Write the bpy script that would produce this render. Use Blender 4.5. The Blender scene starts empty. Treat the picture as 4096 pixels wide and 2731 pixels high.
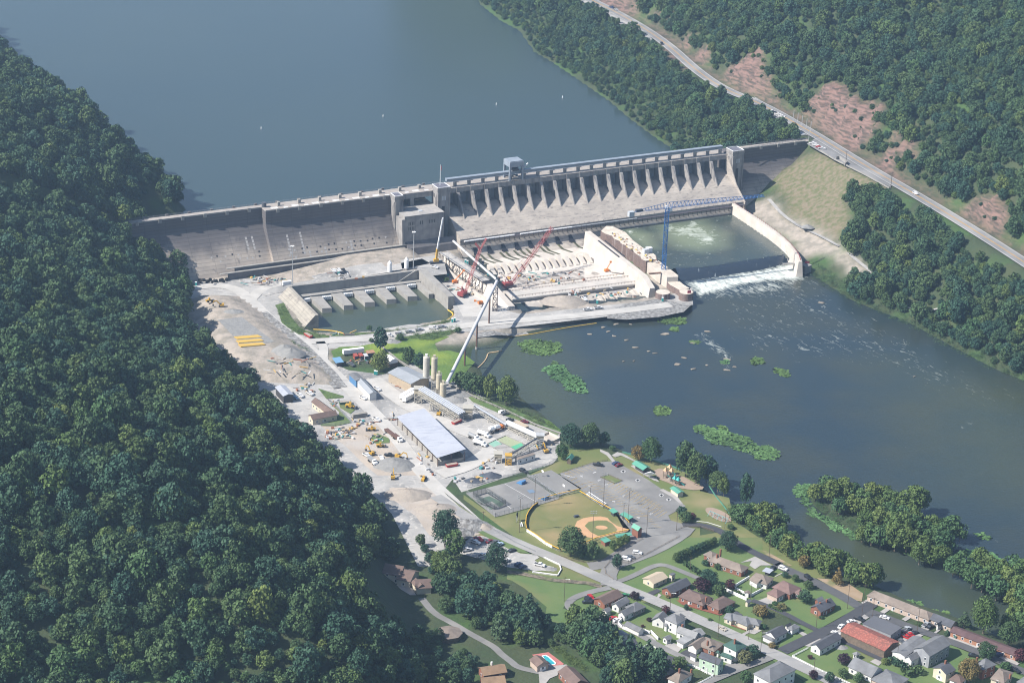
import bpy,bmesh,math,random
import numpy as np
from mathutils import Vector,Matrix
random.seed(7);rng=np.random.default_rng(7)
sc=bpy.context.scene;C0=sc.collection
# ---------------------------------------------------------------- camera, sky, sun
CH=540.0;FN=8707.5;TH=math.radians(22.3);RO=math.radians(2.1)
cam=bpy.data.objects.new('camera',bpy.data.cameras.new('camera'));C0.objects.link(cam)
cam.data.sensor_width=36;cam.data.lens=36*FN/4096;cam.data.clip_start=5;cam.data.clip_end=9000
cam.matrix_world=Matrix.Translation((0,0,CH))@Matrix.Rotation(math.pi/2-TH,4,'X')@Matrix.Rotation(RO,4,'Z')
sc.camera=cam
SUN_EL=math.radians(44);SD=Vector((-math.cos(math.radians(20)),-math.sin(math.radians(20)),0)) # towards the sun (flat)
w=bpy.data.worlds.new('World');sc.world=w;w.use_nodes=True
nt=w.node_tree;sky=nt.nodes.new('ShaderNodeTexSky');sky.sky_type='NISHITA';sky.sun_disc=False
sky.sun_elevation=SUN_EL;sky.sun_rotation=math.atan2(SD.x,SD.y);sky.altitude=500
nt.links.new(sky.outputs[0],nt.nodes['Background'].inputs[0]);nt.nodes['Background'].inputs[1].default_value=0.088
sl=bpy.data.objects.new('sun',bpy.data.lights.new('sun','SUN'));C0.objects.link(sl)
sl.data.energy=5.0;sl.data.angle=math.radians(0.5);sl.data.color=(1,0.94,0.86)
sl.rotation_euler=Vector((SD.x*math.cos(SUN_EL),SD.y*math.cos(SUN_EL),math.sin(SUN_EL))).to_track_quat('Z','Y').to_euler()
sc.view_settings.view_transform='Standard';sc.view_settings.look='None';sc.view_settings.exposure=0.9
sc.cycles.pixel_filter_type='BLACKMAN_HARRIS';sc.cycles.filter_width=1.1;sc.cycles.max_bounces=5;sc.cycles.volume_bounces=0;sc.cycles.transparent_max_bounces=6
# ---------------------------------------------------------------- picture point -> place on a level plane
FW=np.array([0,math.cos(TH),-math.sin(TH)]);UP=np.array([0,math.sin(TH),math.cos(TH)]);RT=np.array([1.,0,0])
ZF={'O0':(0,0,1.7415),'A':(450,750,.34014),'B':(1200,600,.34014),'C':(1750,550,.34014),'D':(2450,500,.34014),
      'E':(1100,1000,.34014),'F':(1750,850,.2551),'G':(2250,850,.2551),'H':(1000,1350,.34014),'I':(1550,1400,.34014),
      'J':(1700,1800,.46769),'K':(1450,1950,.38265),'L':(2250,2150,.34014),'M':(2900,2150,.2551),'N':(3296,2198,.34014),
      'O':(1750,2331,.2551),'Q':(2300,2331,.2551),'R':(2750,2400,.2551),'S':(2400,1700,.38265),'T':(3000,1800,.46599),
      'U':(1900,0,.46769),'V':(2900,0,.51024),'W':(2900,600,.89254),'X':(2500,950,.59524),'Y':(2000,1700,.29806)}
def P(zf,x,y,z=0.0):
    a,b,s=ZF[zf];X=a+x*s-2048;Y=1365.5-(b+y*s)
    u=X*math.cos(RO)-Y*math.sin(RO);v=X*math.sin(RO)+Y*math.cos(RO)
    d=u*RT+v*UP+FN*FW;t=(z-CH)/d[2];q=t*d
    return Vector((q[0],q[1],z))
def PL(zf,pts,z=0.0):return [P(zf,x,y,z)for x,y in pts]
def proj(x,y,z):
    q=np.stack([x,y,np.asarray(z)-CH],-1);u=q@RT;v=q@UP;wq=q@FW;u=u/wq*FN;v=v/wq*FN
    return (u*math.cos(RO)+v*math.sin(RO)+2048)/1.7415,(1365.5+u*math.sin(RO)-v*math.cos(RO))/1.7415
def tod(zf,pts):
    a,b,s=ZF[zf];return [((a+x*s)/1.7415,(b+y*s)/1.7415)for x,y in pts]
# ---------------------------------------------------------------- materials
MT={}
def M(name,c1,c2=None,scale=.15,rough=.9,metal=0.,bump=0.,bscale=1.,detail=5,sharp=(.35,.65),spec=None,stretch=None):
    if name in MT:return MT[name]
    m=bpy.data.materials.new(name);m.use_nodes=True;n=m.node_tree.nodes;l=m.node_tree.links;b=n['Principled BSDF']
    b.inputs['Roughness'].default_value=rough;b.inputs['Metallic'].default_value=metal
    if spec is not None:b.inputs['Specular IOR Level'].default_value=spec
    b.inputs['Base Color'].default_value=(*c1,1)
    tc=n.new('ShaderNodeNewGeometry').outputs['Position']
    if stretch:
        mp=n.new('ShaderNodeMapping');mp.inputs['Scale'].default_value=stretch[:3]
        if len(stretch)>3:mp.inputs['Rotation'].default_value=(0,0,stretch[3])
        l.new(tc,mp.inputs[0]);tc=mp.outputs[0]
    if c2 is not None:
        t=n.new('ShaderNodeTexNoise');t.inputs['Scale'].default_value=scale;t.inputs['Detail'].default_value=detail;l.new(tc,t.inputs['Vector'])
        r=n.new('ShaderNodeMapRange');r.inputs[1].default_value=sharp[0];r.inputs[2].default_value=sharp[1];l.new(t.outputs[0],r.inputs[0])
        x=n.new('ShaderNodeMix');x.data_type='RGBA';x.inputs[6].default_value=(*c1,1);x.inputs[7].default_value=(*c2,1)
        l.new(r.outputs[0],x.inputs[0]);l.new(x.outputs[2],b.inputs['Base Color'])
    if bump:
        t=n.new('ShaderNodeTexNoise');t.inputs['Scale'].default_value=bscale;t.inputs['Detail'].default_value=4;l.new(tc,t.inputs['Vector'])
        u=n.new('ShaderNodeBump');u.inputs['Strength'].default_value=1;u.inputs['Distance'].default_value=bump
        l.new(t.outputs[0],u.inputs['Height']);l.new(u.outputs[0],b.inputs['Normal'])
    MT[name]=m;return m
def nodes_of(m):return m.node_tree.nodes,m.node_tree.links,m.node_tree.nodes['Principled BSDF']
def layer(m,col,scale,lo,hi,detail=6,stretch=None,dist=0.0):
    """lay a second stain colour over a material where a noise is high"""
    n,l,b=nodes_of(m);src=b.inputs['Base Color'].links[0].from_socket if b.inputs['Base Color'].links else None
    g=n.new('ShaderNodeNewGeometry').outputs['Position']
    if stretch:
        mp=n.new('ShaderNodeMapping');mp.inputs['Scale'].default_value=stretch[:3]
        if len(stretch)>3:mp.inputs['Rotation'].default_value=(0,0,stretch[3])
        l.new(g,mp.inputs[0]);g=mp.outputs[0]
    t=n.new('ShaderNodeTexNoise');t.inputs['Scale'].default_value=scale;t.inputs['Detail'].default_value=detail;t.inputs['Distortion'].default_value=dist
    l.new(g,t.inputs['Vector'])
    r=n.new('ShaderNodeMapRange');r.inputs[1].default_value=lo;r.inputs[2].default_value=hi;l.new(t.outputs[0],r.inputs[0])
    x=n.new('ShaderNodeMix');x.data_type='RGBA';x.inputs[7].default_value=(*col,1);l.new(r.outputs[0],x.inputs[0])
    if src:l.new(src,x.inputs[6])
    else:x.inputs[6].default_value=b.inputs['Base Color'].default_value
    l.new(x.outputs[2],b.inputs['Base Color']);return m
def flat(name,c,rough=.6,metal=0):return M(name,c,rough=rough,metal=metal)
# ---------------------------------------------------------------- mesh building
class MB:
    def __init__(s):s.v=[];s.f=[]
    def add(s,vs,fs):
        k=len(s.v);s.v+=[Vector(q)for q in vs];s.f+=[[k+i for i in q]for q in fs];return s
    def prism(s,poly,z0,z1,top=None):
        n=len(poly);t=top or poly
        A=[Vector((q[0],q[1],z0))for q in poly];B=[Vector((q[0],q[1],z1))for q in t]
        ar=sum(A[i].x*A[(i+1)%n].y-A[(i+1)%n].x*A[i].y for i in range(n))
        if ar<0:A.reverse();B.reverse()
        return s.add(A+B,[list(range(n-1,-1,-1)),list(range(n,2*n))]+[[i,(i+1)%n,n+(i+1)%n,n+i]for i in range(n)])
    def box(s,c,d,rz=0.0):
        cx,cy=math.cos(rz),math.sin(rz);q=[]
        for sx,sy in ((-1,-1),(1,-1),(1,1),(-1,1)):
            x,y=sx*d[0]/2,sy*d[1]/2;q.append((c[0]+x*cx-y*cy,c[1]+x*cy+y*cx))
        return s.prism(q,c[2]-d[2]/2,c[2]+d[2]/2)
    def bar(s,a,b,w,h=None):
        a=Vector(a);b=Vector(b);h=h or w;d=(b-a).normalized();sd=d.cross(Vector((0,0,1)))
        sd=Vector((1,0,0))if sd.length<1e-3 else sd.normalized();u=sd.cross(d).normalized()
        q=[]
        for e in (a,b):
            for i,j in ((-1,-1),(1,-1),(1,1),(-1,1)):q.append(e+sd*i*w/2+u*j*h/2)
        return s.add(q,[[3,2,1,0],[4,5,6,7]]+[[i,(i+1)%4,4+(i+1)%4,4+i]for i in range(4)])
    def tube(s,a,b,r,r2=None,n=10,cap=True):
        a=Vector(a);b=Vector(b);r2=r if r2 is None else r2;d=(b-a).normalized();sd=d.cross(Vector((0,0,1)))
        sd=Vector((1,0,0))if sd.length<1e-3 else sd.normalized();u=sd.cross(d).normalized();q=[]
        for e,rr in ((a,r),(b,r2)):
            for i in range(n):
                t=2*math.pi*i/n;q.append(e+sd*math.cos(t)*rr+u*math.sin(t)*rr)
        fs=[[i,(i+1)%n,n+(i+1)%n,n+i]for i in range(n)]
        if cap:fs+=[list(range(n-1,-1,-1)),list(range(n,2*n))]
        return s.add(q,fs)
    def path(s,pts,r,n=8):
        for a,b in zip(pts,pts[1:]):s.tube(a,b,r,n=n)
        return s
    def sheet(s,poly,z=None):
        p=[Vector((q[0],q[1],q[2]if z is None and len(q)>2 else (z or 0)))for q in poly];n=len(p)
        ar=sum(p[i].x*p[(i+1)%n].y-p[(i+1)%n].x*p[i].y for i in range(n))
        if ar<0:p.reverse()
        return s.add(p,[list(range(n))])
    def lattice(s,a,b,w,h,t,seg,up=None):
        """four chords with bracing between two points"""
        a=Vector(a);b=Vector(b);d=(b-a).normalized();sd=d.cross(Vector((0,0,1)))
        sd=Vector((1,0,0))if sd.length<1e-3 else sd.normalized();u=sd.cross(d).normalized()
        off=[(-w/2,-h/2),(w/2,-h/2),(w/2,h/2),(-w/2,h/2)]
        L=lambda k,tt:a+(b-a)*tt+sd*off[k][0]+u*off[k][1]
        for k in range(4):s.bar(L(k,0),L(k,1),t*1.5)
        for i in range(seg):
            for k in range(4):
                k2=(k+1)%4;j=i if (i+k)%2 else i+1;j2=i+1 if (i+k)%2 else i
                s.bar(L(k,j/seg),L(k2,j2/seg),t);s.bar(L(k,i/seg),L(k2,i/seg),t)
        return s
    def build(s,name,mat,parent=None,smooth=False,recalc=True):
        o0=Vector((0,0,0))
        if parent is not None:
            q=parent
            while q is not None:o0=o0+q.location;q=q.parent
        me=bpy.data.meshes.new(name);me.from_pydata([tuple(v-o0)for v in s.v],[],s.f)
        if mat is not None:me.materials.append(mat)
        if recalc:
            bm=bmesh.new();bm.from_mesh(me);bmesh.ops.recalc_face_normals(bm,faces=bm.faces);bm.to_mesh(me);bm.free()
        if smooth:me.shade_smooth()
        o=bpy.data.objects.new(name,me);C0.objects.link(o);o.parent=parent;return o
def tag(o,label=None,cat=None,group=None,kind=None):
    if label:o['label']=label
    if cat:o['category']=cat
    if group:o['group']=group
    if kind:o['kind']=kind
    return o
def thing(name,loc,label,cat,group=None):
    o=bpy.data.objects.new(name,None);o.location=loc;o.empty_display_size=.5;C0.objects.link(o);return tag(o,label,cat,group)
def struct(name,mb,mat,**k):return tag(mb.build(name,mat,**k),kind='structure')
def copy_tree(o,parent=None):
    c=o.copy();C0.objects.link(c);c.parent=parent
    for ch in o.children:copy_tree(ch,c)
    return c
def inpoly(px,py,poly):
    r=np.zeros(np.shape(px),bool);n=len(poly)
    for i in range(n):
        x1,y1=poly[i][:2];x2,y2=poly[(i+1)%n][:2]
        c=((y1>py)!=(y2>py));r^=c&(px<(x2-x1)*(py-y1)/((y2-y1)or 1e-9)+x1)
    return r
def pdist(px,py,line,closed=False):
    d=np.full(np.shape(px),1e9);n=len(line)
    for i in range(n if closed else n-1):
        x1,y1=line[i][:2];x2,y2=line[(i+1)%n][:2];dx,dy=x2-x1,y2-y1
        t=np.clip(((px-x1)*dx+(py-y1)*dy)/(dx*dx+dy*dy+1e-9),0,1);d=np.minimum(d,np.hypot(px-x1-t*dx,py-y1-t*dy))
    return d
def sdf(px,py,poly):
    d=pdist(px,py,poly,True);return np.where(inpoly(px,py,poly),d,-d)
# ---------------------------------------------------------------- dam frame: s along the crest, n downstream, z up
CZ=38.0
DA=P('O0',277,518,CZ);DB=P('O0',1850,326,CZ);DL=(DB-DA).length;AX=(DB-DA)/DL;NN=Vector((AX.y,-AX.x,0));DROT=math.atan2(AX.y,AX.x)
def D3(s,n,z):return Vector((DA.x+AX.x*s+NN.x*n,DA.y+AX.y*s+NN.y*n,z))
def SN(v):q=Vector((v[0]-DA.x,v[1]-DA.y,0));return q.dot(AX),q.dot(NN)
def S_at(zf,x,y,z,n=0):return SN(P(zf,x,y,z))[0]
# ---------------------------------------------------------------- terrain
def smooth(pts,it=2):
    for _ in range(it):
        q=[pts[0]]
        for a,b_ in zip(pts,pts[1:]):q+=[a*.75+b_*.25,a*.25+b_*.75]
        pts=q+[pts[-1]]
    return pts
RL=12.0;WL=-3.0
shoreL=[(-160,20),(-40,60),(10,130),(90,215),(190,270),(270,345),(335,395),(385,440),(425,482),(400,497),(345,505),(330,520)]
shoreR=[(1545,345),(1500,315),(1440,270),(1400,235),(1320,180),(1260,140),(1225,120),(1190,70),(1150,50),(1100,10),(1060,-80),(900,-300)]
resv=[P('O0',x,y,RL)for x,y in shoreL]+[D3(30,-4,0),D3(430,-4,0)]+[P('O0',x,y,RL)for x,y in shoreR]+[P('O0',-200,-300,RL)]
bankL=[(1450,722),(1400,727),(1290,745),(1180,768),(1130,790),(1085,800),(1080,830),(1105,850),(1110,875),(1190,908),(1255,960),(1300,1003),(1390,1015),
         (1440,1040),(1520,1068),(1600,1108),(1650,1150),(1690,1168),(1735,1190),(1800,1225),(1850,1270),(1920,1315),(2010,1345),(2100,1385),(2180,1410),(2352,1490),(2500,1560)]
bankR=[(2600,960),(2352,874),(2280,845),(2200,803),(2080,738),(1960,693),(1900,655),(1860,628)]
river=[P('O0',x,y,WL)for x,y in bankL]+[P('O0',2700,1300,WL)]+[P('O0',x,y,WL)for x,y in bankR]
river+=[P('O0',1830,600,WL),P('O0',1685,480,WL),P('O0',1420,530,WL),P('O0',1560,650,WL),P('O0',1585,705,WL)]
basin=[D3(S_at('O0',1032,428,CZ),30,0),D3(S_at('O0',1350,395,CZ),30,0)]+PL('O0',[(1365,540),(1512,688),(1200,722),(1150,690),(1060,590)],WL)
pond=PL('E',[(395,560),(1660,375),(1860,560),(2040,700),(2120,720),(2080,800),(1990,835),(1700,880),(1640,910),(1200,965),(900,990),(500,985),(350,940)],WL)
isl=PL('T',[(375,340),(400,295),(560,290),(700,330),(960,380),(1200,440),(1470,560),(1560,640),(1840,760),(1700,850),(1900,930),(2100,960),(2352,1060),(2500,1200),(2500,1420),(2300,1310),(2200,1290),
               (1950,1210),(1700,1090),(1500,1010),(1220,890),(1100,830),(900,790),(800,720),(650,620),(470,480),(440,420)],WL)
pad=PL('O0',[(440,690),(470,678),(545,680),(600,720),(680,790),(760,860),(775,885),(700,880),(640,880),(560,870),(470,800)])
SW0,NW0=SN(P('E',205,432,6));SW1,NW1=SN(P('E',1690,242,6))
hway_px=[(1250,-70),(1330,-12),(1440,42),(1530,100),(1600,165),(1665,208),(1745,238),(1850,298),(1890,322),(2000,390),(2100,447),(2200,507),(2352,603),(2600,770)]
HZ=CZ+.6;hway=smooth([P('O0',x,y,HZ)for x,y in hway_px],2)
rightside=hway+[Vector((1600,700,0)),Vector((1600,3300,0)),Vector((hway[0].x-300,3300,0))]
baseL=[(330,560),(400,640),(425,700),(450,790),(525,860),(585,945),(660,1015),(745,1085),(815,1165),(865,1250),(900,1330),(925,1420),(950,1500),(1000,1640),(1020,1800)]
hillL=[P('O0',x,y,0)for x,y in baseL]+[Vector((-1500,500,0)),Vector((-1500,3300,0))]+[P('O0',-200,-200,RL)]+[P('O0',x,y,RL)for x,y in shoreL[:-1]]
def vnoise(x,y,k,seed=0):
    r=0
    for i in range(4):
        f=k*2**i;r=r+(np.sin(x*f*1.1+y*f*.7+i*1.7+seed)*np.cos(y*f*1.3-x*f*.4+i*2.9+seed*2))/2**i
    return r
def hz(x,y):
    x=np.asarray(x,float);y=np.asarray(y,float)
    s=(x-DA.x)*AX.x+(y-DA.y)*AX.y;n=(x-DA.x)*NN.x+(y-DA.y)*NN.y
    up=np.clip((-n+8)/30,0,1)
    dr=-sdf(x,y,river);dv=-sdf(x,y,resv);db=-sdf(x,y,basin);dp=-sdf(x,y,pond);di=sdf(x,y,isl)
    low=np.minimum(0.0,WL+np.clip(dr*.5,-4,3));low=np.minimum(low,WL+np.clip(dp*.8,-4,3));low=np.where(db<0,-8,low)
    low=np.where(di>-12,np.maximum(low,WL-.6+np.clip(di*.12,-4,2.6)),low)
    # terrace at the dam toe above the pond
    tn=NW0+(s-SW0)*(NW1-NW0)/(SW1-SW0);terr=6*np.clip((s-100)/55,0,1)*np.clip((SW1+16-s)/3,0,1);low=np.where((n>0)&(terr>.01),np.maximum(low,np.minimum(terr,WL+1.2*(tn-n)+3)),low)
    # fill pad with riprap edge
    sp_=sdf(x,y,pad);low=np.where(sp_>0,np.clip(sp_*.42,0,5.0),low)
    # left hill
    dh=sdf(x,y,hillL);rise=np.where(dh>0,60*(1-np.exp(-dh/75))+.22*np.clip(dh,0,500)+2.5*vnoise(x,y,.012)*np.clip(dh/60,0,1),0)
    # right side, river -> road -> hill
    dS=np.minimum(np.where(n>0,pdist(x,y,[q for q in river if True],True),1e9),1e9)
    dS=np.where(n>0,dS,pdist(x,y,[P('O0',a,b,RL)for a,b in shoreR]))
    inR=inpoly(x,y,rightside);dH=pdist(x,y,hway)
    wl=np.where(n>-4,WL,RL)
    t=dS/(dS+np.clip(dH-11,0,1e9)+1e-6)
    rr=wl+(HZ-.4-wl)*np.clip(t,0,1)**1.25
    e=np.clip(dH-13,0,1e9)
    hill=HZ-.4+250*(1-np.exp(-e*.62/250))+14*(1-np.exp(-e/22))+vnoise(x,y,.009,3)*np.clip(e/60,0,1)*7
    isR=(s>330)&(x*1.0>-200)&(((n>0)&(inpoly(x,y,RB)))|((n<=0)&(s>200)))
    rz=np.where(inR,hill,np.where(dH<12,HZ-.5,rr))
    z=np.where(isR|inR|((dH<14)&(s>300)),rz,low)
    z=np.where((dv<0)&~inR,np.maximum(RL-6,RL+dv*.6),z)
    upz=RL+1.5+0*x
    lz=np.where(n<0,np.where(dv<0,z,np.minimum(upz,RL+dv*.6)),low)
    z=np.where(((dh>0)|((n<-4)&(s<120)&(dv>0))),np.maximum(lz,np.where(n<0,RL+.5,0))+rise,z)
    return z
RB=[P('O0',x,y,WL)for x,y in bankR]+[P('O0',1830,600,WL),P('O0',1685,480,WL),D3(520,10,0),D3(620,0,0),Vector((1600,2300,0)),Vector((1600,700,0))]
def hz1(x,y):return float(hz(np.array([x]),np.array([y]))[0])
rock=[tod('V',[(610,840),(690,770),(800,650),(860,635),(950,660),(1000,760),(1080,800),(1150,800),(1240,860),(1260,930),(1220,990),(1300,1060),(1420,1000),(1500,1010),(1500,1100),(1560,1280),(1480,1260),(1350,1200),(1340,1320),(1390,1440),(1280,1400),(1100,1260),(900,1130),(760,1010),(640,900)]),
        tod('V',[(-20,560),(130,480),(280,390),(330,480),(330,620),(400,700),(420,800),(240,740),(100,690),(0,640)]),
        tod('U',[(1000,-60),(1180,-60),(1430,40),(1440,110),(1300,110),(1130,60),(980,0)]),tod('U',[(1450,150),(1600,50),(1700,40),(1710,180),(1640,260),(1560,230),(1470,180)]),
        tod('U',[(1750,350),(1820,295),(1870,330),(1860,430),(1770,390)]),tod('U',[(1880,470),(1960,395),(2025,470),(2010,545),(1900,510)]),tod('U',[(1600,290),(1700,430),(1850,560),(1860,640),(1720,560),(1620,420),(1530,260)]),
        tod('W',[(1060,260),(1200,180),(1260,190),(1260,330),(1240,390),(1170,340),(1090,300)])]
dry=[tod('W',[(205,150),(215,120),(400,5),(560,60),(730,165),(640,215),(560,170),(540,230),(580,330),(525,405),(440,390),(340,335),(270,300),(275,230)])]
grav=[tod('W',[(60,262),(210,215),(270,300),(400,345),(515,430),(575,480),(640,530),(690,580),(670,590),(570,560),(490,478),(390,470),(330,500),(290,400)]),
        tod('O0',[(425,640),(560,610),(930,560),(1040,560),(1560,640),(1600,705),(1440,730),(1150,775),(1060,790),(760,800),(770,885),(640,905),(440,800)])]
def inany(X,Y,L):
    r=np.zeros(np.shape(X),bool)
    for p in L:r|=inpoly(X,Y,p)
    return r
def isrock(X,Y,x,y):return inany(X,Y,rock)&(vnoise(x,y,.028,5)+.5*vnoise(x,y,.09,1)>-.75)
STEP=5.0;gx=np.arange(-760,1180,STEP);gy=np.arange(640,2960,STEP);GX,GY=np.meshgrid(gx,gy)
GZ=hz(GX,GY);pX,pY=proj(GX,GY,GZ)
mr=isrock(pX,pY,GX,GY).astype(float);md=inany(pX,pY,dry).astype(float);mg=inany(pX,pY,grav).astype(float)
GZ=GZ+mr*np.clip((pdist(GX,GY,hway)-13)/8,0,1)*(4.2*np.abs(np.sin(GZ*.3+.35*vnoise(GX,GY,.02)))+2.0*vnoise(GX,GY,.13)+1.4*vnoise(GX,GY,.4,2))
def blur(a):
    b=a.copy();b[1:-1,1:-1]=(a[1:-1,1:-1]*2+a[:-2,1:-1]+a[2:,1:-1]+a[1:-1,:-2]+a[1:-1,2:])/6;return b
dHg=pdist(GX,GY,hway);inRg=inpoly(GX,GY,rightside);mr=np.maximum(mr,np.where(inRg&(dHg>6)&(dHg<14),.6,0));mr,md,mg=blur(mr),blur(md),blur(mg)
me=bpy.data.meshes.new('ground');NY,NX=GX.shape
me.vertices.add(NX*NY);me.vertices.foreach_set('co',np.stack([GX,GY,GZ],-1).astype(np.float32).ravel())
ii=(np.arange(NY-1)[:,None]*NX+np.arange(NX-1)[None,:]).ravel();fc=np.stack([ii,ii+1,ii+NX+1,ii+NX],-1)
me.loops.add(fc.size);me.loops.foreach_set('vertex_index',fc.ravel());me.polygons.add(len(fc))
me.polygons.foreach_set('loop_start',np.arange(len(fc))*4);me.polygons.foreach_set('loop_total',np.full(len(fc),4));me.update();me.shade_smooth()
at=me.color_attributes.new('zone','FLOAT_COLOR','POINT');at.data.foreach_set('color',np.stack([mr,md,mg,np.ones_like(mr)],-1).astype(np.float32).ravel())
ground=bpy.data.objects.new('ground',me);C0.objects.link(ground);tag(ground,kind='structure')
gm=M('ground_mat',(.03,.05,.02),(.045,.06,.024),.05,bump=.5,bscale=.4);layer(gm,(.04,.085,.02),.03,.5,.62)
n,l,b=nodes_of(gm);va=n.new('ShaderNodeVertexColor');va.layer_name='zone';sp=n.new('ShaderNodeSeparateColor');l.new(va.outputs[0],sp.inputs[0])
for k,(c1,c2,sc_,st)in enumerate([((.195,.12,.10),(.065,.05,.04),.4,(.3,.3,1.8)),((.17,.14,.095),(.095,.105,.045),.3,(1,1,.4)),((.33,.29,.25),(.22,.2,.17),.15,(1,1,1))]):
    g=n.new('ShaderNodeNewGeometry');mp=n.new('ShaderNodeMapping');mp.inputs['Scale'].default_value=st;l.new(g.outputs['Position'],mp.inputs[0])
    t=n.new('ShaderNodeTexNoise');t.inputs['Scale'].default_value=sc_;t.inputs['Detail'].default_value=8;l.new(mp.outputs[0],t.inputs['Vector'])
    r=n.new('ShaderNodeMapRange');r.inputs[1].default_value=.4;r.inputs[2].default_value=.62;l.new(t.outputs[0],r.inputs[0])
    x=n.new('ShaderNodeMix');x.data_type='RGBA';x.inputs[6].default_value=(*c1,1);x.inputs[7].default_value=(*c2,1);l.new(r.outputs[0],x.inputs[0])
    y=n.new('ShaderNodeMix');y.data_type='RGBA';src=b.inputs['Base Color'].links[0].from_socket
    l.new(sp.outputs[k],y.inputs[0]);l.new(src,y.inputs[6]);l.new(x.outputs[2],y.inputs[7]);l.new(y.outputs[2],b.inputs['Base Color'])
me.materials.append(gm)
# ---------------------------------------------------------------- water
def water_mat(name,c1,c2,sc1,rough=.12,bump=.12,bs=.35,**k):
    m=M(name,c1,c2,sc1,rough=rough,bump=bump,bscale=bs,**k);return m
wres=water_mat('reservoir_water',(.03,.05,.055),(.034,.054,.056),.004,rough=.25,bump=.05,bs=.8,spec=.38)
mb=MB().sheet([(q.x,q.y,RL)for q in [Vector((-900,1300,0))]+[D3(-20,-4.5,0),D3(470,-4.5,0)]+[Vector((900,2950,0)),Vector((-900,2950,0))]])
struct('reservoir_water',mb,wres)

HAZE=9.5e-5
# ---------------------------------------------------------------- trees
def leafmat(name,c1,c2,c3):
    m=bpy.data.materials.new(name);m.use_nodes=True;n=m.node_tree.nodes;l=m.node_tree.links;b=n['Principled BSDF']
    b.inputs['Roughness'].default_value=.7;b.inputs['Specular IOR Level'].default_value=.25
    oi=n.new('ShaderNodeObjectInfo');cr=n.new('ShaderNodeValToRGB');l.new(oi.outputs['Random'],cr.inputs[0])
    e=cr.color_ramp.elements;e[0].color=(*c1,1);e[1].color=(*c3,1);e[1].position=1
    q=e.new(.45);q.color=(*c2,1);q=e.new(.88);q.color=(*[(a+d)/2 for a,d in zip(c2,c3)],1);q=e.new(.2);q.color=(*[a*1.15 for a in (c1[0]*.8,c1[1]*.95,c1[2]*1.2)],1)
    at=n.new('ShaderNodeVertexColor');at.layer_name='tint'
    mx=n.new('ShaderNodeMix');mx.data_type='RGBA';mx.blend_type='MULTIPLY';mx.inputs[0].default_value=1
    l.new(cr.outputs[0],mx.inputs[6]);l.new(at.outputs[0],mx.inputs[7]);l.new(mx.outputs[2],b.inputs['Base Color'])
    return m
LF=leafmat('foliage',(.030,.066,.038),(.042,.084,.040),(.07,.112,.04))
LF2=leafmat('foliage_bright',(.05,.095,.035),(.065,.115,.038),(.11,.145,.042))
LFP=leafmat('needles',(.032,.07,.042),(.045,.09,.055),(.06,.1,.055))
LFR=leafmat('purple_leaves',(.03,.014,.022),(.045,.016,.024),(.07,.02,.03))
LFD=leafmat('dry_leaves',(.13,.12,.05),(.15,.12,.05),(.18,.13,.05))
BARK=flat('bark',(.16,.13,.10),.9);BARKP=flat('pale_bark',(.45,.42,.37),.9)
def crown_data(rs,R=1.0,Hh=1.0,clumps=16,per=36,leaf=.17,kind='round'):
    """leaf clumps spread through a crown, about 1 wide each way, base at 0, in units of the crown radius"""
    V=[];T=[]
    cs=[]
    for i in range(clumps):
        if kind=='cone':
            h=rs.uniform(.08,1)**1.2;rr=(1-h)*.75*rs.uniform(.75,1.05)+.06;a=rs.uniform(0,6.283);cs.append((math.cos(a)*rr,math.sin(a)*rr,.3+h*2.1,.16+.22*(1-h)))
        else:
            a=i*2.4+rs.uniform(-.4,.4);h=1-2*(i+.5)/clumps;q=math.sqrt(max(0,1-h*h));o=rs.uniform(.5,.78)
            zz=h*.62*Hh if h>0 else h*.45*Hh
            cs.append((math.cos(a)*q*o,math.sin(a)*q*o,.75*Hh+zz,rs.uniform(.27,.46)))
    for cx,cy,cz,cr in cs:
        m=int(per*(cr/.36)**2)+6;d=rs.normal(size=(m,3));d/=np.linalg.norm(d,axis=1)[:,None];d[:,2]=np.where(d[:,2]<-.55,-d[:,2],d[:,2])
        c=np.array([cx,cy,cz])+d*cr*np.array([1,1,.8])*rs.uniform(.72,1.08,(m,1))
        nn=d+rs.normal(size=(m,3))*.45;nn/=np.linalg.norm(nn,axis=1)[:,None]
        t1=np.cross(nn,rs.normal(size=(m,3)));t1/=np.linalg.norm(t1,axis=1)[:,None];t2=np.cross(nn,t1)
        s=leaf*rs.uniform(.6,1.25,(m,1));
        V.append(np.stack([c-t1*s*.5-t2*s*.35,c+t1*s*.5-t2*s*.45,c+t1*s*.45+t2*s*.5,c-t1*s*.4+t2*s*.4],1))
        T.append(np.full(m,rs.uniform(.87,1.13))*rs.uniform(.8,1.2,m))
    return np.concatenate(V)*R,np.concatenate(T)
def leaf_mesh(name,V,T,mat):
    me=bpy.data.meshes.new(name);k=len(V);me.vertices.add(4*k);me.vertices.foreach_set('co',V.astype(np.float32).ravel())
    me.loops.add(4*k);me.loops.foreach_set('vertex_index',np.arange(4*k));me.polygons.add(k)
    me.polygons.foreach_set('loop_start',np.arange(k)*4);me.polygons.foreach_set('loop_total',np.full(k,4));me.update()
    a=me.color_attributes.new('tint','FLOAT_COLOR','POINT');t=np.repeat(T,4);a.data.foreach_set('color',np.stack([t*1.02,t,t*.9,np.ones_like(t)],-1).astype(np.float32).ravel())
    me.materials.append(mat);return me
VARS=[]
for i in range(6):
    V,T=crown_data(np.random.default_rng(i+1),Hh=[1,1.15,.9,1.3,1.05,.95][i],clumps=[18,22,16,20,26,14][i],per=52,leaf=.14);VARS.append((V,T))
VC=[crown_data(np.random.default_rng(40+i),clumps=40,per=30,leaf=.15,kind='cone')for i in range(2)]
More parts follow.
